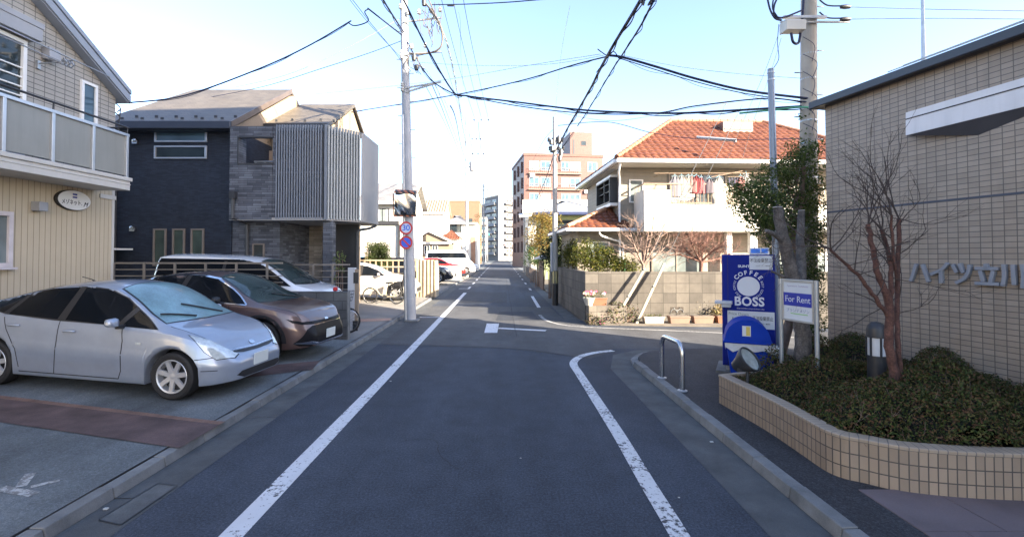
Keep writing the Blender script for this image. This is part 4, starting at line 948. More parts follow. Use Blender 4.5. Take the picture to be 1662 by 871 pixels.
# washing on the balcony
def garment(px, ztop, wd, ln, c, lab, kind):
    p = P(px, 290, 17.0); hx = p.x
    g = thing(kind, lab, 'laundry', (hx, 17.05, ztop), R(rng.uniform(-12,12)), 'washing hung out on the balcony')
    mt = mat('cloth', sc(c, 0.42), 0.85, var=0.1, scale=5)
    vs, fs = [], []; nx, nz = 6, 6
    for sd_ in (-1, 1):
        for j in range(nz+1):
            for i in range(nx+1):
                u = i/nx*2-1; v = j/nz
                ww = wd*(0.32+0.68*min(1,v*3.2))*(0.5)
                vs.append((u*ww, sd_*(0.02+0.03*math.cos(u*1.4))+0.02*math.sin(u*7+v*2), -v*ln-0.05*abs(u)*(1-v)*(v<0.3)))
    k = (nx+1)*(nz+1)
    for s_ in (0, k):
        for j in range(nz):
            for i in range(nx):
                q = (s_+j*(nx+1)+i, s_+j*(nx+1)+i+1, s_+(j+1)*(nx+1)+i+1, s_+(j+1)*(nx+1)+i); fs.append(q if s_ == 0 else q[::-1])
    for j in range(nz): 
        for i in (0, nx): a_, b_ = j*(nx+1)+i, (j+1)*(nx+1)+i; fs.append((a_,b_,b_+k,a_+k))
    mm = MB(); mm.add(vs, fs); mm.build('cloth', mt, g, smooth=70)
    mm = MB(); mm.tube([(-wd*0.22,0,-0.02),(0,0,0.04),(wd*0.22,0,-0.02)], 0.008, 5); mm.tube([(0,0,0.04),(0,0,0.10)], 0.006, 5); mm.build('hanger', mat('hanger_plastic', (0.25,0.45,0.55), 0.5), g)
GM = [(1096,4.96,.42,.75,(0.33,0.33,0.38),'grey shirt, leftmost on the balcony washing line','shirt'),(1107,4.97,.40,.72,(0.62,0.60,0.55),'cream shirt second from the left on the balcony line','shirt'),
 (1118,4.97,.40,.62,(0.42,0.40,0.36),'taupe shirt between cream and pink washing on the balcony','shirt'),(1124,4.96,.34,.6,(0.45,0.22,0.20),'dusty pink shirt beside the dark red one on the balcony','shirt'),
 (1131,4.97,.44,.66,(0.24,0.015,0.025),'dark red shirt hanging on the balcony','shirt'),(1139,4.92,.26,.6,(0.55,0.16,0.17),'narrow coral garment right of the dark red shirt','shirt'),
 (1152,4.88,.34,.55,(0.26,0.22,0.26),'mauve-grey shirt in the middle of the balcony washing','shirt'),(1168,4.92,.5,1.0,(0.68,0.66,0.60),'long white towel hanging in the middle of the balcony','towel'),
 (1203,4.95,.35,.5,(0.60,0.26,0.24),'pink cloth near the right end of the balcony washing','towel'),(1212,5.05,.45,1.2,(0.72,0.70,0.66),'long white sheet at the right end of the balcony washing','sheet')]
for g in GM: garment(*g)
sr = thing('sock_hanger', 'hanger of small dark socks on the balcony line', 'laundry', (P(1192,285,17.05).x, 17.05, 4.96), 0, 'washing hung out on the balcony')
for k in range(5):
    m = MB(); m.box(-0.22+0.1*k,-0.15+0.1*k,-0.01,0.01,-0.36-0.03*(k%2),-0.04); m.build('sock', mat('dark_sock', (0.05,0.05,0.08), 0.9), sr, bevel=0.015)
m = MB(); m.tube([(-0.25,0,-0.03),(0.27,0,-0.03)], 0.01, 5); m.build('rack', BRAIL, sr)
m = MB(); a, b = P(1062,281,17.05), P(1215,279,17.05); m.tube([(a.x,17.05,5.06),(b.x+1,17.05,5.07)], 0.016, 6); m.tube([(P(1150,1,17).x,16.9,4.9),(P(1200,1,17).x,16.9,5.12)], 0.016, 6)
for x_ in (1075,1190): m.tube([(P(x_,1,17).x,17.05,5.06),(P(x_,1,17).x,18.0,5.1)], 0.014, 6)
tag(m.build('drying_pole', BRAIL, smooth=40), 'beige drying pole along the orange-roofed house balcony', 'drying pole')

# ================================================================ block wall across the side street
BLOCKW = bricks('weathered_block', (0.070,0.063,0.055),(0.112,0.101,0.087),(0.042,0.038,0.033), 0.40, 0.30, 0.009, offset=0.0, bmp=0.4, var=0.26, streak=0.25, rough=0.88, surf=0.35)
bw2 = thing('garden_wall', 'sunlit concrete block garden wall at the far corner of the side street', 'wall', (2.56, 14.45, 0))
m = MB(); m.prism([(0,0),(9.0,0.0),(9.0,0.15),(0.15,0.15),(0.02,6.5),(-0.13,6.5)], 0.0, 1.56); m.build('blocks', BLOCKW, bw2)
m = MB()
for k in range(3): 
    x = 2.62+k*1.55
    m.box(x,x+0.40,-0.004,0.0,0.30,0.48)
vo = m.build('vent_block', mat('dark_vent', (0.05,0.042,0.035), 0.9), bw2)
m = MB()
for k in range(3):
    x = 2.62+k*1.55
    for c in (0.1,0.3): m.tube([(x+c+0.095*math.cos(a*math.pi/8),-0.006,0.31+0.095*math.sin(a*math.pi/8)) for a in range(9)], 0.012, 5)
    m.tube([(x+0.2+0.095*math.cos(a*math.pi/8),-0.006,0.47-0.095*math.sin(a*math.pi/8)) for a in range(9)], 0.012, 5)
m.build('grille', CONC_L, vo)
BLOCKP = bricks('pedestal_block', (0.11,0.097,0.08),(0.14,0.122,0.10),(0.07,0.062,0.052), 0.40, 0.19, 0.009, bmp=0.4, var=0.25, streak=0.2, rough=0.88)
m = MB(); m.box(2.58,3.72,13.98,14.44,0.03,0.56); tag(m.build('block_step', BLOCKP, bevel=0.01), 'low concrete block step carrying the flower pots at the wall corner', 'step')
# pots and planters
TERRC = mat('terracotta_pot', (0.20,0.085,0.045), 0.75, var=0.12); PWHITE = mat('white_pot', (0.42,0.40,0.36), 0.5, var=0.05); PBROWN = mat('pinkish_planter', (0.19,0.12,0.09), 0.7, var=0.12)
from mathutils.interpolate import poly_3d_calc
SIDEGL = glass('tinted_side_glass', (0.006,0.008,0.011), 0.02, 0.2); SIDEGL.node_tree.nodes['Principled BSDF'].inputs['Specular IOR Level'].default_value = 0.12
# ================================================================ cars
def interp(pts, x):
    "monotone cubic through (x, value) pairs"
    n = len(pts)
    if x <= pts[0][0]: return pts[0][1]
    if x >= pts[-1][0]: return pts[-1][1]
    d = [(pts[i+1][1]-pts[i][1])/(pts[i+1][0]-pts[i][0]) for i in range(n-1)]
    def tan(i):
        if i == 0: return d[0]
        if i == n-1: return d[-1]
        if d[i-1]*d[i] <= 0: return 0.0
        return 2*d[i-1]*d[i]/(d[i-1]+d[i])
    for i in range(n-1):
        x0, y0 = pts[i]; x1, y1 = pts[i+1]
        if x <= x1:
            h = x1-x0; t = (x-x0)/h; m0, m1 = tan(i)*h, tan(i+1)*h
            return (2*t**3-3*t*t+1)*y0+(t**3-2*t*t+t)*m0+(-2*t**3+3*t*t)*y1+(t**3-t*t)*m1
def inside(poly, x, y):
    c = False; n = len(poly); j = n-1
    for i in range(n):
        if (poly[i][1] > y) != (poly[j][1] > y) and x < (poly[j][0]-poly[i][0])*(y-poly[i][1])/(poly[j][1]-poly[i][1])+poly[i][0]: c = not c
        j = i
    return c
NRM = {}
def vnormals(vs, fs):
    n = [Vector((0,0,0)) for _ in vs]
    for f in fs:
        p = [Vector(vs[i]) for i in f]; k = (p[1]-p[0]).cross(p[2]-p[0]) if len(p) == 3 else (p[2]-p[0]).cross(p[3]-p[1])
        for i in f: n[i] += k
    return [k.normalized() if k.length > 0 else Vector((0,0,1)) for k in n]
class PMB(MB):
    def build(s, name, mat, parent=None, smooth=None, bevel=0, label=None):
        used = sorted({i for f in s.f for i in f}); rm = {k: j for j, k in enumerate(used)}
        s.v = [s.v[i] for i in used]; s.nn = [s.nn[i] for i in used]; s.f = [tuple(rm[i] for i in f) for f in s.f]
        o = MB.build(s, name, mat, parent, 180 if smooth is not None else None, bevel, label)
        if s.nn: o.data.normals_split_custom_set_from_vertices([tuple(n) for n in s.nn])
        return o
def smooth_n(bvh, loc, nrm, idx):
    h = NRM.get(id(bvh))
    if h is None or idx is None: return nrm
    vs, fs, vn = h; acc = Vector((0,0,0)); f = fs[idx]
    for i, k in zip(f, poly_3d_calc([Vector(vs[i]) for i in f], loc)):
        acc += (vn[i] if vn[i].dot(nrm) > 0 else -vn[i])*k
    return acc.normalized() if acc.length > 0 else nrm
def patch(bvh, outline, d, off=0.004, step=0.05, thick=0.0):
    "a skin lying on the body: outline is a list of 3D points, d the direction in which they are dropped on to it"
    d = Vector(d).normalized(); u = d.orthogonal().normalized()
    if abs(d.z) < 0.9: u = d.cross(Vector((0,0,1))).normalized()
    else: u = Vector((1,0,0)); u = (u-d*u.dot(d)).normalized()
    v = d.cross(u)
    pl = [(Vector(p).dot(u), Vector(p).dot(v)) for p in outline]; bd = []
    for i in range(len(pl)):
        a, b = Vector(pl[i]), Vector(pl[(i+1)%len(pl)]); k = max(1, int((b-a).length/step))
        for j in range(k): bd.append(a.lerp(b, j/k))
    nb = len(bd); bp = [(p.x,p.y) for p in bd]; pts = list(bd)
    xs = [p[0] for p in bp]; ys = [p[1] for p in bp]
    y = min(ys)+step/2; r = 0
    while y < max(ys):
        x = min(xs)+step/2+(step/2 if r%2 else 0)
        while x < max(xs):
            if inside(bp, x, y) and min((Vector((x,y))-q).length for q in bd) > step*0.45: pts.append(Vector((x,y)))
            x += step
        y += step; r += 1
    res = delaunay_2d_cdt(pts, [(i,(i+1)%nb) for i in range(nb)], [], 1, 1e-6)
    V, F = res[0], res[2]; vs, ok, nn = [], [], []
    for p in V:
        o = u*p.x+v*p.y-d*6
        loc, nrm, idx, dist = bvh.ray_cast(o, d)
        if loc is None: vs.append((0,0,0)); ok.append(False); nn.append(-d)
        else:
            if nrm.dot(d) > 0: nrm = -nrm
            vs.append(tuple(loc+nrm*off)); ok.append(True); nn.append(smooth_n(bvh, loc, nrm, idx))
    m = PMB(); m.nn = nn; fs = []
    for f in F:
        if all(ok[i] for i in f):
            a, b, c = [Vector(vs[i]) for i in f[:3]]
            if max((a-b).length,(b-c).length,(c-a).length) > step*6: continue
            fs.append(tuple(f) if (b-a).cross(c-a).dot(d) < 0 else tuple(f[::-1]))
    m.add(vs, fs); return m
def strip(bvh, line, wd, d, off=0.002):
    "thin seam on the body"
    d = Vector(d).normalized(); pts = []
    for a, b in zip(line, line[1:]):
        a, b = Vector(a), Vector(b); k = max(1, int((b-a).length/0.04)); pts += [a.lerp(b, j/k) for j in range(k)]
    pts.append(Vector(line[-1])); vs, good = [], []
    for i, p in enumerate(pts):
        t = (pts[min(i+1,len(pts)-1)]-pts[max(i-1,0)]).normalized(); s = t.cross(d).normalized()*wd/2
        for q in (p+s, p-s):
            loc, nrm, _, _ = bvh.ray_cast(q-d*6, d)
            if loc is None: vs.append((0,0,0)); good.append(False)
            else:
                if nrm.dot(d) > 0: nrm = -nrm
                vs.append(tuple(loc+nrm*off)); good.append(True)
    m = MB(); m.add(vs, [(2*i,2*i+1,2*i+3,2*i+2) for i in range(len(pts)-1) if good[2*i] and good[2*i+1] and good[2*i+2] and good[2*i+3]]); return m
def car_body(s):
    L, top, belt, half, roofw, zb = s['L'], s['top'], s['belt'], s['half'], s['roofw'], s['zb']; XA, XB = s.get('xa',-L/2), s.get('xb',L/2)
    xf, xr, AR, wz = s['xf'], s['xr'], s['arch'], s['wz']
    xs = []
    x = XA
    while x < XB+1e-6: xs.append(x); x += 0.05
    for c in (xf, xr):
        for k in range(-8, 9): xs.append(c+AR*math.sin(k*math.pi/16))
    xs += [XB-0.02, XB-0.008, XA+0.02, XA+0.008, XB]
    xs = sorted(set(round(q,4) for q in xs if XA-1e-6 <= q <= XB+1e-6))
    lean = s.get('lean', 0.10); rlean = s.get('rlean', 0.06); zn = s.get('zn', 0.48)
    rows = None; secs = []
    for x in xs:
        zt = interp(top, x); bl = min(interp(belt, x), zt-0.02); w_ = interp(half, x); rw = min(interp(roofw, x), w_*0.97); b = interp(zb, x)
        drop = s.get('drop', 0.07)*(1 if zt-bl > 0.25 else max(0.25, (zt-bl)/0.25))
        drop = min(drop, (zt-bl)*0.6)
        arch = 0
        for c in (xf, xr):
            if abs(x-c) < AR: arch = max(arch, wz+math.sqrt(AR*AR-(x-c)**2))
        bb = max(b, arch); bb = min(bb, bl-0.03)
        sec = [(w_*0.72, bb+0.0), (w_*0.955, bb), (w_*0.968, bb+0.012)]
        for t in (0.12,0.26,0.40,0.52,0.60,0.66,0.76,0.88,0.96,1.0):
            z = bb+0.012+(bl-bb-0.012)*t
            tt = (z-b)/max(0.05, bl-b)
            y = w_*(0.962+0.038*math.sin(math.pi*min(1,max(0,tt)*0.92+0.04)))
            if s.get('crease'): y += w_*0.012*math.exp(-((tt-s['crease'])/0.07)**2)
            if tt > 0.9: y -= w_*0.012*((tt-0.9)/0.1)
            sec.append((y, z))
        yb = sec[-1][0]; ze = zt-drop
        for t in (0.05,0.2,0.4,0.6,0.8,0.93): sec.append((yb+(rw-yb)*(t**1.08), bl+(ze-bl)*t))
        for k in (1.0,0.95,0.86,0.72,0.5,0.25,0.0): sec.append((rw*k, ze+(zt-ze)*(1-k**2.4)))
        secs.append(sec)
    nr = len(secs[0]); vs = []; idx = {}
    def shift(x, y, z):
        dx = 0
        if x > XB-0.9:
            t = (x-(XB-0.9))/0.9; dx = -lean*t*t*max(0.0, (z-zn))/0.25 - 0.04*t*t*max(0.0, (zn-0.2-z))/0.2
        elif x < XA+0.7:
            t = ((XA+0.7)-x)/0.7; dx = rlean*t*t*max(0.0, (z-0.6))/0.4
        return (x+dx, y, z)
    for i, sec in enumerate(secs):
        for j, (y, z) in enumerate(sec): vs.append(shift(xs[i], y, z))
    n1 = len(vs)
    for i, sec in enumerate(secs):
        for j, (y, z) in enumerate(sec[:-1]): vs.append(shift(xs[i], -y, z))
    def A(i, j): return i*nr+j
    def B(i, j): return A(i, j) if j == nr-1 else n1+i*(nr-1)+j
    fs = []
    for i in range(len(xs)-1):
        for j in range(nr-1):
            fs.append((A(i,j),A(i,j+1),A(i+1,j+1),A(i+1,j)))
            fs.append((B(i,j),B(i+1,j),B(i+1,j+1),B(i,j+1)))
    e = len(xs)-1
    for j in range(nr-1):
        fs.append((A(e,j),A(e,j+1),B(e,j+1),B(e,j))) if j < nr-2 else fs.append((A(e,j),A(e,j+1),B(e,j)))
        fs.append((A(0,j),B(0,j),B(0,j+1),A(0,j+1))) if j < nr-2 else fs.append((A(0,j),B(0,j),A(0,j+1)))
    m = MB(); m.add(vs, fs); return m
def make_wheel(parent, x, y, r, wd, rr, spokes, rm, sw=0.05, double=False, seg=36):
    s = 1 if y > 0 else -1
    M_ = frame((x, y, r), (1,0,0), (0,s,0))
    h = wd/2
    m = MB(); m.lathe([(rr-0.004,-h*0.9),(r-0.03,-h),(r-0.008,-h*0.8),(r,-h*0.5),(r,h*0.5),(r-0.008,h*0.82),(r-0.035,h),(rr+0.02,h*0.96),(rr-0.004,h*0.88),(rr-0.015,h*0.5)], seg, M_, cap=False)
    wh = m.build('wheel', RUBBER, parent, smooth=35)
    m = MB(); m.lathe([(rr-0.002,h*0.90),(rr-0.006,h*0.93),(rr-0.022,h*0.86),(rr-0.03,h*0.5),(rr-0.035,-h*0.5)], seg, M_, cap=False)
    n = spokes
    for k in range(n):
        a = 2*math.pi*k/n+0.2
        for q in ((-0.10,0.10) if double else (0.0,)):
            Mk = M_ @ Matrix.Rotation(a+q, 4, 'Z')
            w0, w1 = sw*0.62, sw
            m.hexa([(0.03,-w0,h*0.5),(rr-0.015,-w1*0.5,h*0.62),(rr-0.015,w1*0.5,h*0.62),(0.03,w0,h*0.5)],[(0.03,-w0*0.8,h*0.72),(rr-0.015,-w1*0.42,h*0.86),(rr-0.015,w1*0.42,h*0.86),(0.03,w0*0.8,h*0.72)])
            for v in range(len(m.v)-8, len(m.v)): m.v[v] = tuple(Mk @ Vector(m.v[v]))
    m.lathe([(0.045,h*0.45),(0.045,h*0.72),(0.02,h*0.76),(0.0,h*0.77)], 16, M_, cap=False)
    m.build('rim', rm, wh, smooth=35)
    m = MB(); m.lathe([(rr-0.03,h*0.05),(0.0,h*0.05)], 20, M_, cap=False); m.build('brake_disc', DARKM, wh)
    return wh
TAILR = mat('red_lamp_lens', (0.28,0.015,0.012), 0.15, var=0.15, coat=1.0)
HEADL = mat('headlight_lens', (0.55,0.60,0.60), 0.10, 0.35, var=0.22, scale=14, coat=1.0)
PLATE = mat('number_plate', (0.62,0.65,0.62), 0.5, var=0.03)
def sidept(pts, y=0.0): return [(p[0], y, p[1]) for p in pts]
KEEP = []
def grow(poly, k):
    cx = sum(p[0] for p in poly)/len(poly); cy = sum(p[1] for p in poly)/len(poly); out = []
    for p in poly:
        v = Vector((p[0]-cx,p[1]-cy)); l = v.length; v *= (l+k)/l; out.append((cx+v.x,cy+v.y))
    return out
def car(name, label, loc, rz, s, group=None, cat='car'):
    c = thing(name, label, cat, loc, rz, group)
    bm_ = car_body(s); body = bm_.build('body', s['paint'], c, smooth=50)
    bvh = BVHTree.FromPolygons([Vector(v) for v in bm_.v], bm_.f); NRM[id(bvh)] = (bm_.v, bm_.f, vnormals(bm_.v, bm_.f)); KEEP.append(bvh)
    st = s.get('step', 0.05); det = s.get('detail', True)
    for sd in (1, -1):
        d = (0, -sd, 0)
        if det: patch(bvh, sidept(grow(s['side_glass'], 0.022)), d, 0.0015, st).build('window_rubber', BLACK, c, smooth=60)
        patch(bvh, sidept(s['side_glass']), d, 0.003, st).build('side_window', s.get('sideglass', SIDEGL), c, smooth=60)
        if det:
            for pl in s.get('pillars', []): patch(bvh, sidept(pl), d, 0.0055, st).build('pillar', BLACK, c, smooth=60)
            for ln in s.get('side_chrome', []): strip(bvh, sidept(ln), 0.018, d, 0.008).build('window_trim', s.get('chrome', BLACK), c, smooth=60)
            for ln in s.get('seams', []): strip(bvh, sidept(ln), 0.013, d, 0.0015).build('door_seam', INK, c)
            for ln in s.get('mould', []): strip(bvh, sidept(ln), 0.05, d, 0.016).build('side_moulding', s['paint'], c, smooth=60)
            for pl in s.get('cladding', []): patch(bvh, sidept(pl), d, 0.012, st).build('cladding', BLACK, c, smooth=60)
            for (hx, hz) in s.get('handles', []):
                loc_, n_, _, _ = bvh.ray_cast(Vector((hx, sd*6, hz)), Vector(d))
                if loc_ is not None:
                    m = MB(); m.tube([(hx-0.09,loc_.y+sd*0.012,hz-0.004),(hx-0.06,loc_.y+sd*0.03,hz),(hx+0.06,loc_.y+sd*0.03,hz+0.004),(hx+0.09,loc_.y+sd*0.012,hz+0.004)], [0.012,0.015,0.015,0.012], 8); m.build('door_handle', s['paint'], c, smooth=60)
            if s.get('mirror'):
                mx, mz = s['mirror']; loc_, n_, _, _ = bvh.ray_cast(Vector((mx, sd*6, mz)), Vector(d))
                yy = abs(loc_.y) if loc_ is not None else s['half'][3][1]*0.9
                m = MB(); cx, cy = mx, sd*(yy+0.15)
                prof = [(0.02,-0.10),(0.075,-0.075),(0.092,-0.02),(0.092,0.04),(0.07,0.085),(0.03,0.105)]
                Mm = frame((cx, cy, mz+0.06), (0,sd,0), (1,0,0)) @ Matrix.Diagonal((1.35,1.0,0.9,1))
                m.hexa([(cx-0.05,cy-sd*0.085,mz-0.0),(cx+0.05,cy-sd*0.06,mz-0.0),(cx+0.05,cy+sd*0.08,mz+0.01),(cx-0.05,cy+sd*0.10,mz+0.01)][::sd],[(cx-0.05,cy-sd*0.09,mz+0.125),(cx+0.04,cy-sd*0.06,mz+0.115),(cx+0.04,cy+sd*0.07,mz+0.11),(cx-0.05,cy+sd*0.10,mz+0.12)][::sd]); mir = m.build('mirror', s.get('mirror_paint', s['paint']), c, smooth=60, bevel=0.035)
                m = MB(); m.box(cx-0.03,cx+0.03,sd*(yy-0.03),sd*(yy+0.10),mz-0.03,mz+0.02); m.build('mirror_arm', BLACK, mir, bevel=0.008)
        if 'headlight' in s:
            pts, dr = s['headlight']
            if s.get('lamp_rim'):
                cx_ = Vector((sum(p[0] for p in pts),sum(p[1] for p in pts),sum(p[2] for p in pts)))/len(pts)
                big = [cx_+(Vector(p)-cx_)*1.06 for p in pts]; patch(bvh, [(p.x,sd*p.y,p.z) for p in big], (dr[0],sd*dr[1],dr[2]), 0.003, 0.035).build('lamp_surround', BLACK, c, smooth=60)
            patch(bvh, [(p[0],sd*p[1],p[2]) for p in pts], (dr[0],sd*dr[1],dr[2]), 0.006, 0.035).build('headlight', s.get('headmat', HEADL), c, smooth=60)
        if 'taillight' in s:
            pts, dr = s['taillight']; patch(bvh, [(p[0],sd*p[1],p[2]) for p in pts], (dr[0],sd*dr[1],dr[2]), 0.006, 0.05).build('tail_light', TAILR, c, smooth=60)
        for nm, pts, dr, mt, off in s.get('extras_sided', []):
            patch(bvh, [(p[0],sd*p[1],p[2]) for p in pts], (dr[0],sd*dr[1],dr[2]), off, 0.035).build(nm, mt, c, smooth=60)
    if det: patch(bvh, [(q[0],q[1],2) for q in grow([(p[0],p[1]) for p in s['windscreen']], 0.03)], (0,0,-1), 0.0015, st).build('windscreen_rubber', BLACK, c, smooth=60)
    patch(bvh, s['windscreen'], s.get('wdir', (-0.5,0,-0.86)), 0.003, st).build('windscreen', s.get('screen', CARGL), c, smooth=60)
    if 'rear_glass' in s: patch(bvh, s['rear_glass'], (0.5,0,-0.86), 0.003, st).build('rear_window', CARGL, c, smooth=60)
    for nm, pts, dr, mt, off in s.get('extras', []): patch(bvh, pts, dr, off, 0.035).build(nm, mt, c, smooth=60)
    if det:
        for ln in s.get('hood_seam', []): 
            for sd in (1,-1): strip(bvh, [(p[0],sd*p[1],2) for p in ln], 0.008, (0,0,-1), 0.0015).build('bonnet_seam', INK, c)
    w0 = s['half'][len(s['half'])//2][1]
    m = MB(); m.box(s.get('xa',-s['L']/2)+0.25, s.get('xb',s['L']/2)-0.3, -w0*0.62, w0*0.62, 0.20, 0.62); m.build('underbody', BLACK, c)
    ty = w0-0.02-s['tw']/2
    for x in (s['xf'], s['xr']):
        for sd in (1,-1): make_wheel(c, x, sd*ty, s['wz'], s['tw'], s['rr'], s['spokes'], s.get('rim', ALU), s.get('sw',0.05), s.get('double',False), 36 if det else 20)
    return c, bvh
def halfs(W, L, nose=0.70, tail=0.78, rnd=False):
    w = W/2
    if rnd: return [(-L/2,w*tail),(-L/2+0.06,w*(tail+1)/2),(-L/2+0.2,w*0.93),(-L/2+0.6,w*0.985),(-0.4,w),(L/2-1.2,w),(L/2-0.75,w*0.975),(L/2-0.45,w*0.92),(L/2-0.25,w*0.83),(L/2-0.12,w*0.72),(L/2-0.04,w*(nose+0.1)),(L/2,w*nose)]
    return [(-L/2,w*tail),(-L/2+0.06,w*(tail+1)/2),(-L/2+0.2,w*0.93),(-L/2+0.6,w*0.985),(-0.4,w),(L/2-1.1,w),(L/2-0.6,w*0.975),(L/2-0.3,w*0.93),(L/2-0.12,w*0.86),(L/2-0.04,w*(nose+0.86)/2),(L/2,w*nose)]
def carloc(px, py, zoff=0.0):
    p = lotG(px, py); return p
# -------- silver hatchback
FROSTG = mat('frosted_windscreen', (0.15,0.26,0.285), 0.3, var=0.28, scale=3.0, coat=0.5, fine=0.18, bscale=30)
CHROME = mat('chrome', (0.7,0.7,0.72), 0.12, 1.0, var=0.03)
PURPLE = None
S1 = dict(L=4.45, xf=1.36, xr=-1.34, arch=0.365, wz=0.315, tw=0.20, rr=0.225, spokes=7, sw=0.062, paint=carpaint('silver_blue_paint', (0.33,0.375,0.45), 0.45, 0.34),
  top=[(-2.225,0.70),(-2.2,0.96),(-2.08,1.06),(-1.7,1.17),(-1.1,1.335),(-0.55,1.45),(-0.1,1.485),(0.25,1.455),(0.55,1.345),(0.9,1.14),(1.2,0.985),(1.5,0.915),(1.85,0.82),(2.05,0.74),(2.16,0.66),(2.225,0.56)],
  belt=[(-2.225,0.66),(-2.1,0.90),(-1.7,0.985),(-1.0,0.97),(0,0.935),(0.8,0.90),(1.2,0.875),(1.6,0.82),(1.9,0.74),(2.1,0.64),(2.225,0.50)],
  half=halfs(1.725,4.45,0.52,0.74,True), roofw=[(-2.225,0.5),(-1.6,0.56),(-0.6,0.585),(0.2,0.585),(0.7,0.63),(1.2,0.70),(1.6,0.70),(2.0,0.62),(2.225,0.42)],
  zb=[(-2.225,0.34),(-1.8,0.24),(-0.9,0.19),(0.9,0.19),(1.8,0.20),(2.225,0.24)], lean=0.16, rlean=0.03, crease=0.5, lamp_rim=True,
  side_glass=[(1.10,0.915),(0.4,0.945),(-0.4,0.975),(-1.15,1.00),(-1.72,1.075),(-1.62,1.135),(-1.2,1.255),(-0.7,1.355),(-0.2,1.405),(0.18,1.385),(0.48,1.285),(0.80,1.09)],
  pillars=[[(0.52,0.94),(0.60,0.935),(0.72,1.14),(0.66,1.18)],[(-0.36,0.97),(-0.24,0.965),(-0.18,1.41),(-0.27,1.405)],[(-1.22,1.0),(-1.13,0.99),(-1.0,1.30),(-1.07,1.285)]],
  seams=[[(0.62,0.92),(0.66,0.75),(0.66,0.35),(0.62,0.24)],[(-0.31,0.96),(-0.31,0.6),(-0.34,0.24)],[(-1.18,0.99),(-1.10,0.8),(-0.93,0.55),(-0.88,0.3)],[(0.62,0.245),(-0.88,0.245)]],
  mould=[[(0.56,0.435),(-0.28,0.445)],[(-0.36,0.445),(-0.86,0.47)]], handles=[(-0.13,0.83),(-0.98,0.86)], mirror=(0.62,0.94),
  headlight=([(1.50,0.70,0.83),(1.62,0.74,0.80),(1.86,0.79,0.68),(2.03,0.74,0.585),(2.16,0.52,0.56),(2.15,0.44,0.60),(2.02,0.56,0.70),(1.78,0.64,0.80)], (-0.45,-0.75,-0.5)),
  taillight=([(-2.1,0.62,0.72),(-2.1,0.80,0.72),(-2.05,0.80,0.98),(-2.1,0.62,0.98)], (1,-0.25,0)), screen=FROSTG, rim=mat('silver_alloy', (0.55,0.56,0.58), 0.35, 0.6, var=0.05),
  windscreen=[(0.30,0.50,2),(0.42,0.53,2),(0.75,0.585,2),(1.12,0.66,2),(1.17,0.35,2),(1.19,0,2),(1.17,-0.35,2),(1.12,-0.66,2),(0.75,-0.585,2),(0.42,-0.53,2),(0.30,-0.50,2),(0.25,-0.25,2),(0.235,0,2),(0.25,0.25,2)], wdir=(0,0,-1),
  extras=[('rear_window',[(-0.9,0.45,2),(-2.0,0.55,2),(-2.0,-0.55,2),(-0.9,-0.45,2)],(0,0,-1),CARGL,0.003),
          ('upper_grille',[(3,0.46,0.605),(3,0.3,0.582),(3,0,0.575),(3,-0.3,0.582),(3,-0.46,0.605),(3,-0.46,0.622),(3,0,0.607),(3,0.46,0.622)],(-1,0,0),BLACK,0.006),
          ('grille_bar',[(3,0.47,0.628),(3,0,0.613),(3,-0.47,0.628),(3,-0.47,0.638),(3,0,0.625),(3,0.47,0.638)],(-1,0,0),CHROME,0.012),
          ('badge',[(3,0.055,0.665),(3,0.03,0.645),(3,-0.03,0.645),(3,-0.055,0.665),(3,-0.03,0.69),(3,0.03,0.69)],(-1,0,0),CHROME,0.01),
          ('lower_grille',[(3,0.5,0.31),(3,0.36,0.255),(3,-0.36,0.255),(3,-0.5,0.31),(3,-0.42,0.355),(3,0.42,0.355)],(-1,0,0),BLACK,0.006)],
  extras_sided=[('bumper_seam',[(1.70,1,0.545),(2.02,1,0.575),(2.02,1,0.585),(1.70,1,0.556)],(0,-1,0),INK,0.002),('bumper_seam',[(1.74,1,0.40),(2.14,1,0.40),(2.14,1,0.41),(1.74,1,0.41)],(-0.3,-1,0),INK,0.002),
                ('side_repeater',[(0.86,1,0.715),(0.94,1,0.715),(0.94,1,0.745),(0.86,1,0.745)],(0,-1,0),HEADL,0.008)],
  hood_seam=[[(1.22,0.70),(1.5,0.69),(1.8,0.62),(2.0,0.53)]])
def wipers(c, bvh, pts):
    for a, b in pts:
        line = []
        for k in range(9):
            p = Vector(a).lerp(Vector(b), k/8); l, n, _, _ = bvh.ray_cast(Vector((p.x,p.y,4)), Vector((0,0,-1)))
            if l is not None: line.append(l+Vector((0,0,0.02)))
        m = MB(); m.tube(line, 0.012, 6); m.build('wiper', BLACK, c, smooth=60)
def num_plate(c, x, z, lean=0.0):
    m = MB(); m.box(x,x+0.012,-0.165,0.165,z-0.083,z+0.083); p = m.build('number_plate', PLATE, c, bevel=0.004); return p
def squash_nose(s, x0, k):
    f = lambda x: x if x < x0 else x0+(x-x0)*k
    for q in ('top','belt','half','roofw','zb'): s[q] = [(f(a),b) for a,b in s[q]]
    s['headlight'] = ([(f(p[0]),p[1],p[2]) for p in s['headlight'][0]], s['headlight'][1])
    s['extras_sided'] = [(a,[(f(p[0]),p[1],p[2]) for p in b],c_,d,e) for a,b,c_,d,e in s.get('extras_sided',[])]
    s['hood_seam'] = [[(f(p[0]),p[1]) for p in l] for l in s['hood_seam']]
    s['xb'] = f(s['L']/2); s['xa'] = -s['L']/2
squash_nose(S1, 1.5, 0.80)
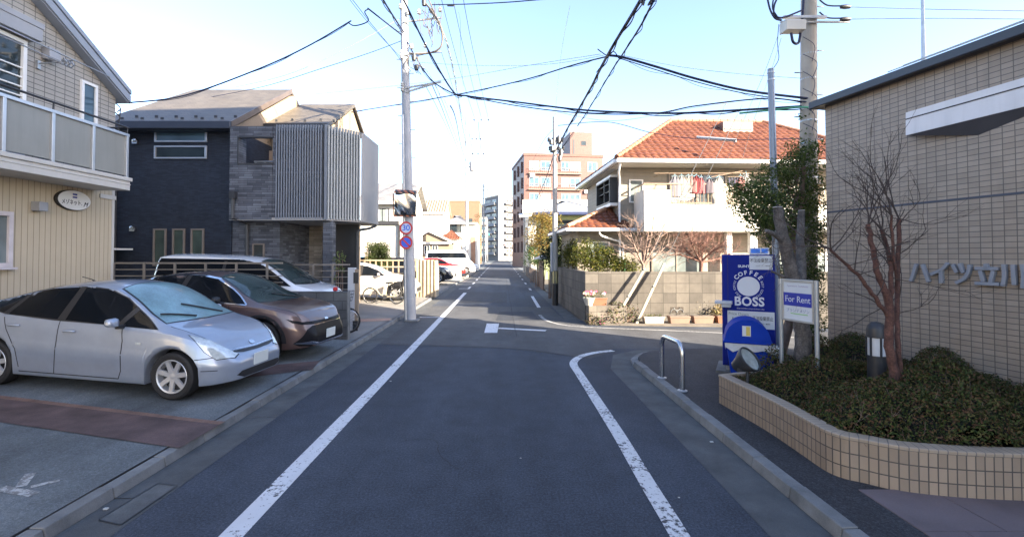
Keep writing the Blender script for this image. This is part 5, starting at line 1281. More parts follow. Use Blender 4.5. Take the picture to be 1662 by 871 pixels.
# axle line in the photograph: front wheel foot (279,649), rear wheel foot (-12,621)
pf = lotG(280,648); 
HD = R(-6.0)     # heading: towards the road, slightly towards the camera
hx = Vector((math.cos(HD), math.sin(HD), 0)); 
def car_place(front_foot, s, hd, sd=-1):
    "place a car so that its camera-side front tyre stands on the given point"
    w0 = s['half'][len(s['half'])//2][1]; ty = w0-0.02-s['tw']/2
    off = rotz(hd) @ Vector((s['xf'], sd*(ty+0.05), 0)); return Vector((front_foot.x-off.x, front_foot.y-off.y, 0))
def seat_on_lot(c, s, hd, zf=None):
    o = c.location; f = o + rotz(hd) @ Vector((s['xf'],0,0)); r_ = o + rotz(hd) @ Vector((s['xr'],0,0))
    a, b = (zf or lotz)(f.x), (zf or lotz)(r_.x); pitch = math.asin((b-a)/(s['xf']-s['xr']))
    c.rotation_euler = (0, pitch, hd); c.location.z = a + (b-a)*(s['xf'])/(s['xf']-s['xr'])
p1 = car_place(pf, S1, HD)
c1, bv1 = car('parked_hatchback', 'silver-blue five-door hatchback with a frosted windscreen, nearest the camera', p1, HD, S1)
seat_on_lot(c1, S1, HD)
wipers(c1, bv1, [((1.12,0.42,0),(0.86,-0.12,0)),((1.14,-0.15,0),(0.95,-0.58,0))]); num_plate(c1, S1['xb'], 0.46)
m = MB(); m.tube([(-0.70,0,1.43),(-0.76,0,1.455),(-0.92,0,1.485)], [0.014,0.007,0.005], 6); m.build('aerial', BLACK, c1)
# seats and wheel seen dimly are left to the dark glass
# -------- brown crossover
GOLD = carpaint('bronze_brown_paint', (0.135,0.088,0.078), 0.4, 0.3)
S2 = dict(L=4.93, xf=1.46, xr=-1.39, arch=0.41, wz=0.365, tw=0.225, rr=0.275, spokes=10, sw=0.034, paint=GOLD,
  top=[(-2.465,0.75),(-2.43,1.02),(-2.3,1.10),(-1.9,1.20),(-1.2,1.40),(-0.6,1.505),(-0.1,1.535),(0.3,1.50),(0.65,1.38),(1.0,1.20),(1.35,1.055),(1.7,1.01),(2.1,0.945),(2.3,0.89),(2.40,0.82),(2.465,0.70)],
  belt=[(-2.465,0.70),(-2.3,1.0),(-1.7,1.06),(-1.0,1.02),(0,1.0),(0.8,0.985),(1.3,0.97),(1.8,0.92),(2.15,0.85),(2.35,0.76),(2.465,0.62)],
  half=halfs(1.84,4.93,0.52,0.78,True), roofw=[(-2.465,0.55),(-1.6,0.56),(-0.6,0.59),(0.2,0.595),(0.8,0.66),(1.3,0.76),(1.8,0.77),(2.2,0.70),(2.465,0.5)],
  zb=[(-2.465,0.36),(-1.9,0.28),(-0.9,0.23),(0.9,0.23),(1.9,0.24),(2.465,0.30)], lean=0.10, rlean=0.05, crease=0.62, mirror_paint=BLACK,
  side_glass=[(1.12,1.01),(0.4,1.03),(-0.4,1.05),(-1.2,1.075),(-1.62,1.13),(-1.45,1.235),(-0.95,1.385),(-0.45,1.455),(0.0,1.465),(0.35,1.42),(0.72,1.255)],
  pillars=[[(-0.36,1.04),(-0.24,1.04),(-0.20,1.46),(-0.30,1.46)]], side_chrome=[[(1.14,1.005),(0.72,1.262),(0.35,1.43),(0.0,1.475),(-0.45,1.465),(-0.95,1.395),(-1.45,1.245)],[(1.14,1.0),(0.4,1.02),(-0.4,1.04),(-1.2,1.065)]], chrome=CHROME,
  seams=[[(0.80,1.01),(0.86,0.8),(0.86,0.45),(0.80,0.32)],[(-0.30,1.04),(-0.30,0.6),(-0.34,0.32)]], handles=[(-0.13,0.92),(-1.0,0.94)], mirror=(0.66,1.02),
  cladding=[[(1.46+0.49*math.cos(a*math.pi/16),0.365+0.49*math.sin(a*math.pi/16)) for a in range(0,17)]+[(1.46-0.415*math.cos(a*math.pi/16),0.365+0.415*math.sin(a*math.pi/16)) for a in range(0,17)],
            [(-1.39+0.49*math.cos(a*math.pi/16),0.365+0.49*math.sin(a*math.pi/16)) for a in range(0,17)]+[(-1.39-0.415*math.cos(a*math.pi/16),0.365+0.415*math.sin(a*math.pi/16)) for a in range(0,17)],
            [(1.0,0.22),(1.0,0.33),(-0.9,0.33),(-0.9,0.22)]],
  headlight=([(1.98,0.86,0.80),(2.15,0.84,0.78),(2.32,0.72,0.745),(2.42,0.40,0.74),(2.44,0.0,0.735),(2.44,0.0,0.685),(2.42,0.45,0.68),(2.33,0.75,0.70),(2.16,0.85,0.735)], (-0.8,-0.6,-0.1)), headmat=mat('smoked_lamp', (0.008,0.008,0.010), 0.35, var=0.3, spec=0.15),
  taillight=([(-2.4,0.5,0.86),(-2.3,0.88,0.86),(-2.3,0.88,0.92),(-2.4,0.5,0.92)], (1,-0.3,0)), rim=mat('dark_alloy', (0.12,0.12,0.13), 0.3, 0.7, var=0.1), double=False,
  windscreen=[(0.32,0.50,2),(0.75,0.59,2),(1.28,0.72,2),(1.37,0.4,2),(1.40,0,2),(1.37,-0.4,2),(1.28,-0.72,2),(0.75,-0.59,2),(0.32,-0.50,2),(0.25,0,2)], wdir=(0,0,-1), screen=glass('tinted_windscreen', (0.035,0.06,0.06), 0.02),
  extras=[('rear_window',[(-0.95,0.45,2),(-2.0,0.55,2),(-2.0,-0.55,2),(-0.95,-0.45,2)],(0,0,-1),CARGL,0.003),
          ('front_grille',[(3,0.64,0.60),(3,0.80,0.36),(3,0.74,0.31),(3,0.5,0.29),(3,-0.5,0.29),(3,-0.74,0.31),(3,-0.80,0.36),(3,-0.64,0.60),(3,-0.52,0.66),(3,0.52,0.66)],(-1,0,0),mat('black_grille', (0.008,0.008,0.010), 0.4, spec=0.2),0.006),
          ('badge',[(3,0.06,0.715),(3,-0.06,0.715),(3,-0.05,0.75),(3,0.05,0.75)],(-1,0,0),CHROME,0.012),
          ('chrome_lip',[(3,0.80,0.365),(3,0.5,0.315),(3,-0.5,0.315),(3,-0.80,0.365),(3,-0.60,0.392),(3,-0.42,0.345),(3,0.42,0.345),(3,0.60,0.392)],(-1,0,0),CHROME,0.014)],
  hood_seam=[[(1.42,0.80),(1.8,0.79),(2.2,0.68)],[(1.45,0.42),(2.15,0.30)]])
squash_nose(S2, 1.75, 0.82); pf2 = lotG(424,586); HD2 = R(-8.0)
c2, bv2 = car('parked_crossover', 'bronze-brown fastback crossover with a black grille, beside the silver hatchback', car_place(pf2, S2, HD2), HD2, S2)
seat_on_lot(c2, S2, HD2); wipers(c2, bv2, [((1.33,0.5,0),(1.12,-0.1,0))]); num_plate(c2, S2['xb']+0.003, 0.47)
# -------- white minivan behind the fence
WPAINT = carpaint('pearl_white_paint', (0.70,0.72,0.74), 0.0, 0.25)
S3 = dict(L=4.95, xf=1.60, xr=-1.40, arch=0.40, wz=0.345, tw=0.225, rr=0.25, spokes=10, sw=0.05, paint=WPAINT, step=0.08,
  top=[(-2.475,0.8),(-2.46,1.5),(-2.35,1.86),(-2.0,1.91),(-1.0,1.935),(0.0,1.93),(0.6,1.87),(1.0,1.70),(1.45,1.38),(1.75,1.185),(2.1,1.12),(2.32,1.05),(2.42,0.95),(2.475,0.75)],
  belt=[(-2.475,0.75),(-2.3,1.12),(-1,1.13),(0.5,1.12),(1.2,1.10),(1.7,1.08),(2.1,1.0),(2.35,0.86),(2.475,0.66)],
  half=halfs(1.85,4.95,0.80,0.86), roofw=[(-2.475,0.7),(-1.5,0.70),(0.3,0.70),(1.0,0.72),(1.7,0.80),(2.2,0.76),(2.475,0.6)],
  zb=[(-2.475,0.3),(-1.5,0.2),(1.5,0.2),(2.475,0.22)], lean=0.06, rlean=0.04,
  side_glass=[(1.60,1.14),(-2.33,1.16),(-2.36,1.45),(-2.28,1.76),(0.35,1.83),(0.85,1.70),(1.25,1.40)], pillars=[[(-0.2,1.14),(-0.1,1.14),(-0.05,1.77),(-0.15,1.77)]],
  seams=[[(0.95,1.1),(0.95,0.3)],[(-0.2,1.1),(-0.2,0.3)]], handles=[(0.0,1.0),(-0.4,1.0)], mirror=(1.25,1.12),
  headlight=([(2.05,0.80,0.92),(2.30,0.72,0.90),(2.40,0.5,0.88),(2.40,0.5,0.80),(2.3,0.75,0.80),(2.1,0.85,0.84)], (-0.8,-0.6,-0.1)),
  windscreen=[(0.72,0.55,2),(1.2,0.64,2),(1.66,0.72,2),(1.76,0.3,2),(1.78,0,2),(1.76,-0.3,2),(1.66,-0.72,2),(1.2,-0.64,2),(0.72,-0.55,2),(0.66,0,2)], wdir=(0,0,-1), screen=glass('dark_windscreen', (0.03,0.045,0.045), 0.02),
  extras=[('front_grille',[(3,0.5,0.45),(3,-0.5,0.45),(3,-0.5,0.80),(3,0.5,0.80)],(-1,0,0),CHROME,0.006)])
f3 = lambda x: x if x > 0 else x*0.78
for q_ in ('top','belt','half','roofw','zb'): S3[q_] = [(f3(a),b) for a,b in S3[q_]]
S3['top'] = [(a, z if z < 1.2 else 1.2+(z-1.2)*0.84) for a,z in S3['top']]
S3['side_glass'] = [(f3(a), 1.15+(z-1.15)*0.84) for a,z in S3['side_glass']]; S3['pillars'] = [[(f3(a), 1.15+(z-1.15)*0.84) for a,z in pl] for pl in S3['pillars']]
S3['xr'] = f3(S3['xr']); S3['xa'] = f3(-2.475)
x3 = P(548,470,12.0).x - 4.95/2
c3, bv3 = car('parked_minivan', 'white minivan with black windows behind the taupe rail fence', (x3-0.02, 12.15, 0), R(-2), S3)
seat_on_lot(c3, S3, R(-2)); wipers(c3, bv3, [((1.72,0.5,0),(1.42,0.0,0))])
# -------- distant parked cars: saloon / small hatch / sport utility, all nose to the road
def simple_car(L, W, H, paint, cowl, hood, sedan=False, wheel=0.31, van=False, det=False, rear=None):
    bz = H*0.635; hz = hood
    rr_ = rear if rear is not None else (H*0.93 if not sedan else hz+0.05)
    a = cowl
    if van:
        top = [(-L/2,0.8),(-L/2+0.02,H*0.8),(-L/2+0.12,H*0.96),(-L/4,H),(L/4,H*0.985),(a-0.45,H*0.95),(a,hz+0.12),(L/2-0.15,hz),(L/2-0.04,hz-0.12),(L/2,hz-0.3)]
    elif sedan:
        top = [(-L/2,0.72),(-L/2+0.04,hz),(-L/2+0.7,hz+0.06),(-L/2+1.45,H*0.95),(-0.35,H),(a-0.75,H*0.95),(a,hz+0.08),(L/2-0.35,hz-0.08),(L/2-0.08,hz-0.2),(L/2,hz-0.36)]
    else:
        top = [(-L/2,0.72),(-L/2+0.03,bz+0.1),(-L/2+0.25,H*0.90),(-L/2+0.9,H*0.985),(-0.3,H),(a-0.85,H*0.955),(a,hz+0.08),(L/2-0.35,hz-0.06),(L/2-0.08,hz-0.18),(L/2,hz-0.36)]
    belt = [(-L/2,0.65),(-L/2+0.2,bz),(0,bz-0.02),(a-0.2,bz-0.06),(a,hz),(L/2-0.35,hz-0.16),(L/2-0.1,hz-0.26),(L/2,hz-0.42)]
    tl = -L/2+(0.35 if not sedan else 1.0)
    sg_ = [(a-0.15,bz+0.02),(tl,bz+0.04),(tl+0.25,H*0.9 if not sedan else H*0.82),(-0.4,H*0.935),(a-0.9,H*0.90),(a-0.5,(H*0.9+bz)/2+0.05)]
    if van: sg_ = [(a-0.1,bz+0.02),(tl,bz+0.02),(tl+0.05,H*0.87),(a-0.62,H*0.87),(a-0.3,bz+0.3)]
    rw = W*0.34 if not van else W*0.41
    return dict(L=L, xf=L/2-0.85, xr=-L/2+0.85, arch=wheel+0.05, wz=wheel, tw=0.19, rr=wheel*0.68, spokes=6, sw=0.07, paint=paint, step=0.12, detail=det,
      top=top, belt=belt, half=halfs(W, L, 0.74, 0.8), roofw=[(-L/2,rw*0.9),(0,rw),(a-0.7,rw*1.02),(a,W*0.40),(L/2-0.3,W*0.39),(L/2,W*0.28)], zb=[(-L/2,0.3),(-L/4,0.2),(L/4,0.2),(L/2,0.24)],
      side_glass=sg_, pillars=[[(-0.2,bz),(-0.08,bz),(-0.06,H*0.94),(-0.16,H*0.94)]], mirror=(a-0.35,bz+0.02), handles=[(-0.05,bz-0.1)], seams=[[(-0.14,bz),(-0.14,0.3)],[(a-0.2,bz-0.05),(a-0.1,0.3)]],
      headlight=([(L/2-0.45,W*0.46,hz-0.16),(L/2-0.15,W*0.42,hz-0.20),(L/2-0.04,W*0.3,hz-0.22),(L/2-0.04,W*0.3,hz-0.34),(L/2-0.2,W*0.44,hz-0.34)], (-0.8,-0.6,-0.1)),
      windscreen=[(a-0.8,W*0.29,2),(a-0.06,W*0.40,2),(a,0,2),(a-0.06,-W*0.40,2),(a-0.8,-W*0.29,2),(a-0.84,0,2)], wdir=(0,0,-1), screen=glass('pale_windscreen', (0.16,0.24,0.30), 0.04),
      extras=[('front_grille',[(3,W*0.26,0.3),(3,-W*0.26,0.3),(3,-W*0.28,0.46),(3,W*0.28,0.46)],(-1,0,0),BLACK,0.006)])
def park(name, label, s, nose_px, D, z=None, cat='car', hd=0.0):
    x = P(nose_px, 440, D).x - s['L']/2
    c, bv = car(name, label, (x, D+s['half'][5][1], lotz(x) if z is None else z), hd, s, cat=cat); return c
SC = simple_car(4.3,1.70,1.52, carpaint('pale_champagne_paint', (0.60,0.57,0.52), 0.4, 0.3), 1.0, 0.98, det=True)
park('parked_hatchback', 'pale champagne hatchback standing behind the bicycle', SC, 674, 19.4, 0.24)
SK = simple_car(4.6,1.80,1.66, carpaint('black_navy_paint', (0.012,0.014,0.02), 0.2, 0.25), 1.05, 1.08, wheel=0.34, det=True)
park('parked_suv', 'black sport utility car just beyond the ribbed panel fence', SK, 732, 30.6, 0.28)
SG = simple_car(4.4,1.75,1.55, carpaint('light_silver_paint', (0.55,0.56,0.58), 0.6, 0.3), 1.0, 0.98)
park('parked_car', 'silver car with only its nose showing past the black sport utility car', SG, 737, 34.0, 0.25)
SR = simple_car(4.3,1.78,1.56, carpaint('bright_red_paint', (0.55,0.018,0.014), 0.1, 0.25), 0.95, 1.0)
park('parked_car', 'bright red hatchback farther up the left side, before the white van', SR, 754, 39.5, 0.34)
SV = simple_car(4.8,1.80,2.28, carpaint('van_white_paint', (0.72,0.73,0.75), 0.0, 0.3), 1.95, 1.15, van=True)
park('parked_van', 'white high-roof van beyond the red car', SV, 771, 43.5, 0.36, 'van')
SD = simple_car(4.6,1.75,1.74, carpaint('dark_navy_paint', (0.015,0.02,0.035), 0.3, 0.25), 1.4, 1.05, van=True)
park('parked_minivan', 'dark navy minivan showing over the lattice fence', SD, 694, 26.0, 0.30)
SW = simple_car(3.4,1.48,1.66, carpaint('kei_white_paint', (0.72,0.73,0.75), 0.0, 0.3), 1.0, 0.98)
park('parked_car', 'small white car by the kerb past the white van', SW, 777, 62.0, 0.02)

# ================================================================ bicycles
def bicycle(name, label, loc, rz, fc, basket=True, seat=False):
    b = thing(name, label, 'bicycle', loc, rz)
    FM = mat('bike_frame', fc, 0.35, 0.4, var=0.08)
    def wheel_(x, nm):
        m = MB(); m.tube([(x+0.30*math.cos(a*math.pi/16),0,0.32+0.30*math.sin(a*math.pi/16)) for a in range(33)], 0.02, 7, cap=False); o = m.build(nm, RUBBER, b, smooth=60)
        m = MB()
        for k in range(16): a = k*math.pi/8; m.tube([(x+0.02*math.cos(a+1),0.02*(-1)**k,0.32),(x+0.285*math.cos(a),0,0.32+0.285*math.sin(a))], 0.0025, 4)
        m.tube([(x+0.275*math.cos(a*math.pi/16),0,0.32+0.275*math.sin(a*math.pi/16)) for a in range(33)], 0.011, 5, cap=False); m.build('spokes', STAIN, o); return o
    wheel_(0.55,'wheel'); wheel_(-0.55,'wheel')
    m = MB(); m.tube([(0.55,0,0.32),(0.42,0,0.72),(0.36,0,0.95)], 0.018, 7); m.tube([(0.41,0,0.72),(0.15,0,0.38),(-0.08,0,0.27),(-0.55,0,0.32)], 0.022, 7); m.tube([(-0.08,0,0.27),(-0.22,0,0.80)], 0.018, 7); m.tube([(-0.2,0,0.66),(-0.55,0,0.32)], 0.012, 6); m.build('frame', FM, b, smooth=60)
    m = MB(); m.tube([(0.36,0,0.95),(0.36,0,1.0),(0.30,0.22,1.05),(0.15,0.27,1.03)], 0.012, 6); m.tube([(0.36,0,1.0),(0.30,-0.22,1.05),(0.15,-0.27,1.03)], 0.012, 6); m.build('handlebar', BLACK, b, smooth=60)
    m = MB(); m.hexa([(-0.36,-0.09,0.80),(-0.10,-0.03,0.80),(-0.10,0.03,0.80),(-0.36,0.09,0.80)],[(-0.37,-0.10,0.87),(-0.09,-0.025,0.85),(-0.09,0.025,0.85),(-0.37,0.10,0.87)]); m.build('saddle', BLACK, b, bevel=0.02)
    m = MB(); m.lathe([(0.09,-0.008),(0.09,0.008)], 18, frame((-0.08,0.05,0.27),(1,0,0),(0,1,0))); m.tube([(-0.08,0.06,0.27),(0.02,0.07,0.14)], 0.01, 5); m.box(-0.02,0.07,0.06,0.14,0.12,0.145); m.tube([(-0.08,-0.06,0.27),(-0.18,-0.07,0.40)], 0.01, 5); m.build('crank', DARKM, b)
    if basket:
        m = MB(); 
        for z in (0.80,0.88,0.96,1.04): 
            k = 0.13+0.05*(z-0.8)/0.24; m.tube([(0.50-k*0.7,-k,z),(0.50+k,-k,z),(0.50+k,k,z),(0.50-k*0.7,k,z),(0.50-k*0.7,-k,z)], 0.006, 4)
        for q in ((-1,-1),(1,-1),(1,1),(-1,1),(0,-1),(0,1),(1,0)): m.tube([(0.5+0.12*q[0],0.13*q[1],0.80),(0.5+0.16*q[0],0.18*q[1],1.04)], 0.005, 4)
        m.build('basket', DARKM, b)
    if seat:
        m = MB(); m.box(-0.78,-0.42,-0.15,0.15,0.62,0.72); m.hexa([(-0.86,-0.16,0.70),(-0.78,-0.16,0.70),(-0.78,0.16,0.70),(-0.86,0.16,0.70)],[(-0.95,-0.15,1.2),(-0.87,-0.15,1.2),(-0.87,0.15,1.2),(-0.95,0.15,1.2)]); m.box(-0.78,-0.5,-0.19,-0.15,0.7,0.88); m.box(-0.78,-0.5,0.15,0.19,0.7,0.88); m.build('child_seat', BLACK, b, bevel=0.03)
        m = MB(); m.box(-0.33,-0.20,-0.05,0.05,0.42,0.72); m.build('battery', BLACK, b, bevel=0.02)
    return b
pb = G(622,494,0.13); bicycle('bicycle', 'cream step-through bicycle with a black child seat, in the sunlit driveway', (pb.x,pb.y,lotz(pb.x)), R(172), (0.55,0.48,0.33), False, True)
pb = G(560,512,0.12); b2 = bicycle('bicycle', 'dark bicycle half hidden behind the end of the dark block wall', (-4.36,11.55,lotz(-4.3)), R(2), (0.05,0.05,0.06), True)
m = MB(); m.box(0.2,0.3,-0.06,0.06,1.04,1.14); m.build('red_cover', mat('red_cover', (0.5,0.02,0.02), 0.6), b2, bevel=0.03)
# ================================================================ houses and blocks farther off
def gable_house(name, label, x0, x1, y0, y1, ze, zr, wm, rm, axis='x', over=0.35, z0=0.0, cat='house'):
    h = thing(name, label, cat, (x0, y0, 0)); W, D = x1-x0, y1-y0
    m = MB(); m.box(0,W,0,D,z0,ze)
    if axis == 'x': m.prism_x([(0,ze+.002),(D/2,zr-0.1),(D,ze+.002)], 0.01, W-0.01)
    else: m.prism_y([(0,ze+.002),(W/2,zr-0.1),(W,ze+.002)], 0.01, D-0.01)
    m.build('wall', wm, h); m = MB(); t = 0.14; o = over
    if axis == 'x':
        k = (zr-ze)/(D/2); zo = ze-o*k
        m.hexa([(-o,-o,zo),(W+o,-o,zo),(W+o,D/2,zr),(-o,D/2,zr)],[(-o,-o,zo+t),(W+o,-o,zo+t),(W+o,D/2,zr+t),(-o,D/2,zr+t)])
        m.hexa([(-o,D/2+.002,zr),(W+o,D/2+.002,zr),(W+o,D+o,zo),(-o,D+o,zo)],[(-o,D/2+.002,zr+t),(W+o,D/2+.002,zr+t),(W+o,D+o,zo+t),(-o,D+o,zo+t)])
    elif axis == 'y':
        k = (zr-ze)/(W/2); zo = ze-o*k
        m.hexa([(-o,-o,zo),(W/2,-o,zr),(W/2,D+o,zr),(-o,D+o,zo)],[(-o,-o,zo+t),(W/2,-o,zr+t),(W/2,D+o,zr+t),(-o,D+o,zo+t)])
        m.hexa([(W/2+.002,-o,zr),(W+o,-o,zo),(W+o,D+o,zo),(W/2+.002,D+o,zr)],[(W/2+.002,-o,zr+t),(W+o,-o,zo+t),(W+o,D+o,zo+t),(W/2+.002,D+o,zr+t)])
    h2 = m.build('roof', rm, h)
    m = MB(); m.box(-over,W+over,-over-0.1,-over-0.002,ze-0.25,ze-0.05); m.build('gutter', OFFW, h)
    return h, W, D
def hip_roof(m, x0, x1, y0, y1, ze, zr, inset):
    a = [(x0,y0,ze),(x1,y0,ze),(x1,y1,ze),(x0,y1,ze)]; ym_ = (y0+y1)/2; r0, r1 = (x0+inset,ym_,zr), (x1-inset,ym_,zr)
    m.add(a+[r0,r1], [(0,1,5,4),(1,2,5),(2,3,4,5),(3,0,4),(0,3,2,1)])
def px_house(name, label, px0, px1, D, dep, py_e, py_r, wm, rm, axis='x', over=0.35):
    a, b = P(px0, py_e, D), P(px1, py_e, D); zr = P(px0, py_r, D+(dep/2 if axis == 'x' else 0)).z
    return gable_house(name, label, a.x, b.x, D, D+dep, a.z, zr, wm, rm, axis, over)
def pxwin(h, D, x0, x1, y0, y1, hx, **kw):
    a, b = P(x0, y1, D), P(x1, y0, D); return win(h, '-y', 0, a.x-hx, b.x-hx, a.z, b.z, **kw)
GSLATE = bricks('grey_slates', (0.17,0.165,0.165),(0.21,0.205,0.20),(0.11,0.11,0.11), 0.4, 0.2, 0.01, offset=0.5, bmp=0.4, var=0.15, streak=0)
TANW = mat('tan_stucco', (0.21,0.165,0.115), 0.85, var=0.05, bmp=0.2); WW2 = mat('warm_white_stucco', (0.70,0.67,0.60), 0.85, var=0.04, streak=0.06)
STRIPT, nt_, p_ = base('orange_striped_tile'); tc_ = N(nt_, 'ShaderNodeTexCoord').outputs['Object']; s_ = N(nt_, 'ShaderNodeSeparateXYZ'); nt_.links.new(tc_, s_.inputs[0]); m1_ = N(nt_, 'ShaderNodeMath', operation='MULTIPLY'); m1_.inputs[1].default_value = 3.3; nt_.links.new(s_.outputs[0], m1_.inputs[0]); f_ = N(nt_, 'ShaderNodeMath', operation='FRACT'); nt_.links.new(m1_.outputs[0], f_.inputs[0]); nt_.links.new(ramp(nt_, f_.outputs[0], [(0.45,(0.25,0.08,0.045)),(0.55,(0.45,0.34,0.27))]), p_.inputs['Base Color']); p_.inputs['Roughness'].default_value = 0.6; bump(nt_, p_, f_.outputs[0], 0.5, 0.05)
h, W, D = px_house('white_house', 'white two-storey house with a grey slate roof behind the traffic mirror pole', 590, 664, 30, 5, 326, 301, WW2, GSLATE)
hx_ = h.location.x
pxwin(h, 30, 610, 632, 338, 361, hx_, fm=DARKM, gm=GLASS_L, mull=(0.5,), curtain=((0.05,0.25),(0.75,0.95)))
a, b = P(590,364,30), P(648,360,30); m = MB(); m.box(a.x-hx_,b.x-hx_,-0.18,-0.002,a.z,b.z+0.05); m.build('awning_band', DARKM, h)
a, b = P(646,440,30), P(650,364,30); m = MB(); m.box(a.x-hx_,b.x-hx_,-0.15,-0.002,0.1,b.z-0.02); m.build('downpipe', DARKM, h)
pxwin(h, 30, 652, 664, 372, 384, hx_, fm=WHITEF, gm=GLASS_L)
h, W, D = px_house('white_house', 'white house with a pale orange striped tile roof to the right of the mirror pole', 678, 722, 54, 5, 344, 326, WW2, STRIPT, over=0.2); hx_ = h.location.x
pxwin(h, 54, 674, 685, 355, 374, hx_, fm=OFFW, gm=GLASS_L); pxwin(h, 54, 690, 700, 356, 372, hx_, fm=OFFW, gm=mat('cream_blind', (0.62,0.58,0.45), 0.7))
h, W, D = px_house('tan_house', 'low tan gabled house with two small white windows above the parked cars', 664, 730, 48, 4, 392, 377, TANW, mat('pale_roof_edge', (0.55,0.50,0.44), 0.7), axis='y', over=0.25); hx_ = h.location.x
for x in (688.5, 701.5): pxwin(h, 48, x, x+9, 398, 412, hx_, fm=WHITEF, gm=GLASS, bars=(0.3,), mull=(0.5,))
a, b = P(688,410,48), P(716,416,48); m = MB(); m.box(P(688,0,48).x-hx_,P(717,0,48).x-hx_,-0.9,-0.002,a.z-0.55,a.z-0.42); m.build('porch_hood', mat('brown_hood', (0.30,0.19,0.11), 0.7), h)
h = thing('pavilion_porch', 'small orange-tiled gable porch between the tan house and the white hip-roofed house', 'porch', (P(716,380,52).x, 52.5, 0))
m = MB(); m.box(0,1.9,0,3,0,3.9); m.build('wall', WW2, h); m = MB(); tile_plane(m, (-0.25,-0.3,3.9), (2.15,-0.3,3.9), (0.95,1.5,5.0), (0.95,1.5,5.0), 0.3, 0.4); tile_plane(m, (-0.25,3.3,3.9), (-0.25,-0.3,3.9), (0.95,1.5,5.0), (0.95,1.5,5.0), 0.3, 0.4); tile_plane(m, (2.15,-0.3,3.9), (2.15,3.3,3.9), (0.95,1.5,5.0), (0.95,1.5,5.0), 0.3, 0.4); m.build('roof', TERRA, h)
D = 64; a, b = P(722,362,D), P(774,362,D); h = thing('hip_roof_house', 'white house with a grey hip roof and dark window, beyond the white van', 'house', (a.x, D, 0))
m = MB(); m.box(0,b.x-a.x,0,8,0,6.6); m.build('wall', WW2, h); m = MB(); hip_roof(m, -0.4, (b.x-a.x)*0.7, -0.5, 8.3, 6.6, 7.9, 2.2); m.build('roof', GSLATE, h)
m = MB(); m.box(-0.4,b.x-a.x+0.1,-0.45,-0.05,6.35,6.58); m.build('eaves', OFFW, h)
pxwin(h, D, 724, 749, 362, 377, a.x, fm=DARKM, gm=GLASS, mull=(0.33,0.66)); pxwin(h, D, 733, 750, 397, 404, a.x, fm=DARKM, gm=GLASS)
m = MB(); m.box(P(765,0,D).x-a.x,P(772,0,D).x-a.x,-0.12,-0.002,0,4.6); m.build('brick_pier', mat('brown_pier', (0.34,0.19,0.12), 0.8), h)
BRICKT = bricks('brown_brick_tile', (0.20,0.115,0.07),(0.22,0.128,0.077),(0.155,0.098,0.063), 0.6, 0.3, 0.03, offset=0.5, bmp=0.2, var=0.06, streak=0.03)
D = 115; a, b = P(705,327,D), P(778,327,D); bb = thing('brown_block', 'plain brown flat-roofed block far off on the left behind the white houses', 'building', (a.x, D, 0))
m = MB(); m.box(0,b.x-a.x,0,14,0,a.z); m.build('wall', BRICKT, bb); m = MB(); m.box(-0.1,b.x-a.x+0.1,-0.1,14,a.z+.002,a.z+0.35); m.build('parapet', mat('brown_parapet', (0.36,0.22,0.14), 0.8), bb)
for k in range(3):
    z = 3+3.4*k
    for q in range(3): win(bb, '-y', 0, 1.5+3.2*q, 3.0+3.2*q, z, z+1.4, 0.08, DARKM, GLASS)
# red-brick apartment block
RB = bricks('orange_brick_tile', (0.105,0.045,0.036),(0.122,0.054,0.043),(0.085,0.042,0.035), 0.5, 0.15, 0.02, offset=0.5, bmp=0.2, var=0.08, streak=0.05)
rb = thing('brick_apartment', 'orange-brown brick apartment block with a roof tower, above the utility pole on the right', 'building', (3.75, 80, 0), R(7))
ZR_ = P(850,250,80).z; m = MB(); m.box(0,14,0,14,0,ZR_); m.build('wall', RB, rb)
xa = (P(927,0,82).x-3.75)
m = MB(); m.box(8.4,12.4,1.0,7,ZR_+.002,P(0,214,82).z); tw = m.build('roof_tower', RB, rb)
win(tw, '-y', 1.0, 10.4, 11.3, ZR_+2.0, ZR_+2.8, 0.08, DARKM, GLASS); m = MB(); m.box(8.9,9.2,0.96,0.998,ZR_+0.2,ZR_+3); m.build('slot', DARKM, tw)
m = MB(); m.box(-0.1,14.1,-0.12,14.1,ZR_-0.25,ZR_+0.18); m.build('parapet', mat('brick_coping', (0.13,0.06,0.048), 0.7), rb)
zc = P(0,269,80).z; fl = 2.78
for r_ in range(6):
    z = zc - fl*r_
    if z < 2: break
    for k, (x0, x1) in enumerate(((0.9,2.6),(2.9,4.6),(6.5,7.9),(8.1,9.9),(11.2,12.9))):
        wn = win(rb, '-y', 0, x0, x1, z-0.75, z+0.85, 0.07, ALU, GLASS_B if (k+r_)%3 else GLASS_L, mull=(0.5,), proud=0.07)
    m = MB(); m.box(0.7,10.1,-0.45,-0.03,z-1.35,z-1.22)
    x = 0.8
    m.box(0.7,4.8,-0.45,-0.40,z-0.35,z-0.30); m.box(6.3,10.1,-0.45,-0.40,z-0.35,z-0.30)
    while x < 10.1:
        if not 4.8 < x < 6.3: m.box(x-0.02,x+0.02,-0.44,-0.41,z-1.22,z-0.35)
        x += 0.35
    m.build('balcony_rail', mat('pale_rail', (0.24,0.16,0.13), 0.6), rb)
    for k, y in enumerate((2.0,6.2,10.4)):
        wn = win(rb, '-x', 0, y, y+1.2, z-0.7, z+0.8, 0.07, ALU, GLASS_B, proud=0.06); m = MB(); m.box(-0.28,-0.002,y-0.5,y-0.08,z-0.9,z+0.95); m.build('shutter', mat('brown_shutter', (0.10,0.055,0.045), 0.6), wn)
for (x, z) in ((1.0,zc-1.9),(10.6,zc-4.6)): m = MB(); m.box(x,x+0.8,-0.4,-0.02,z,z+0.6); m.build('air_conditioner', WHITEF, rb)
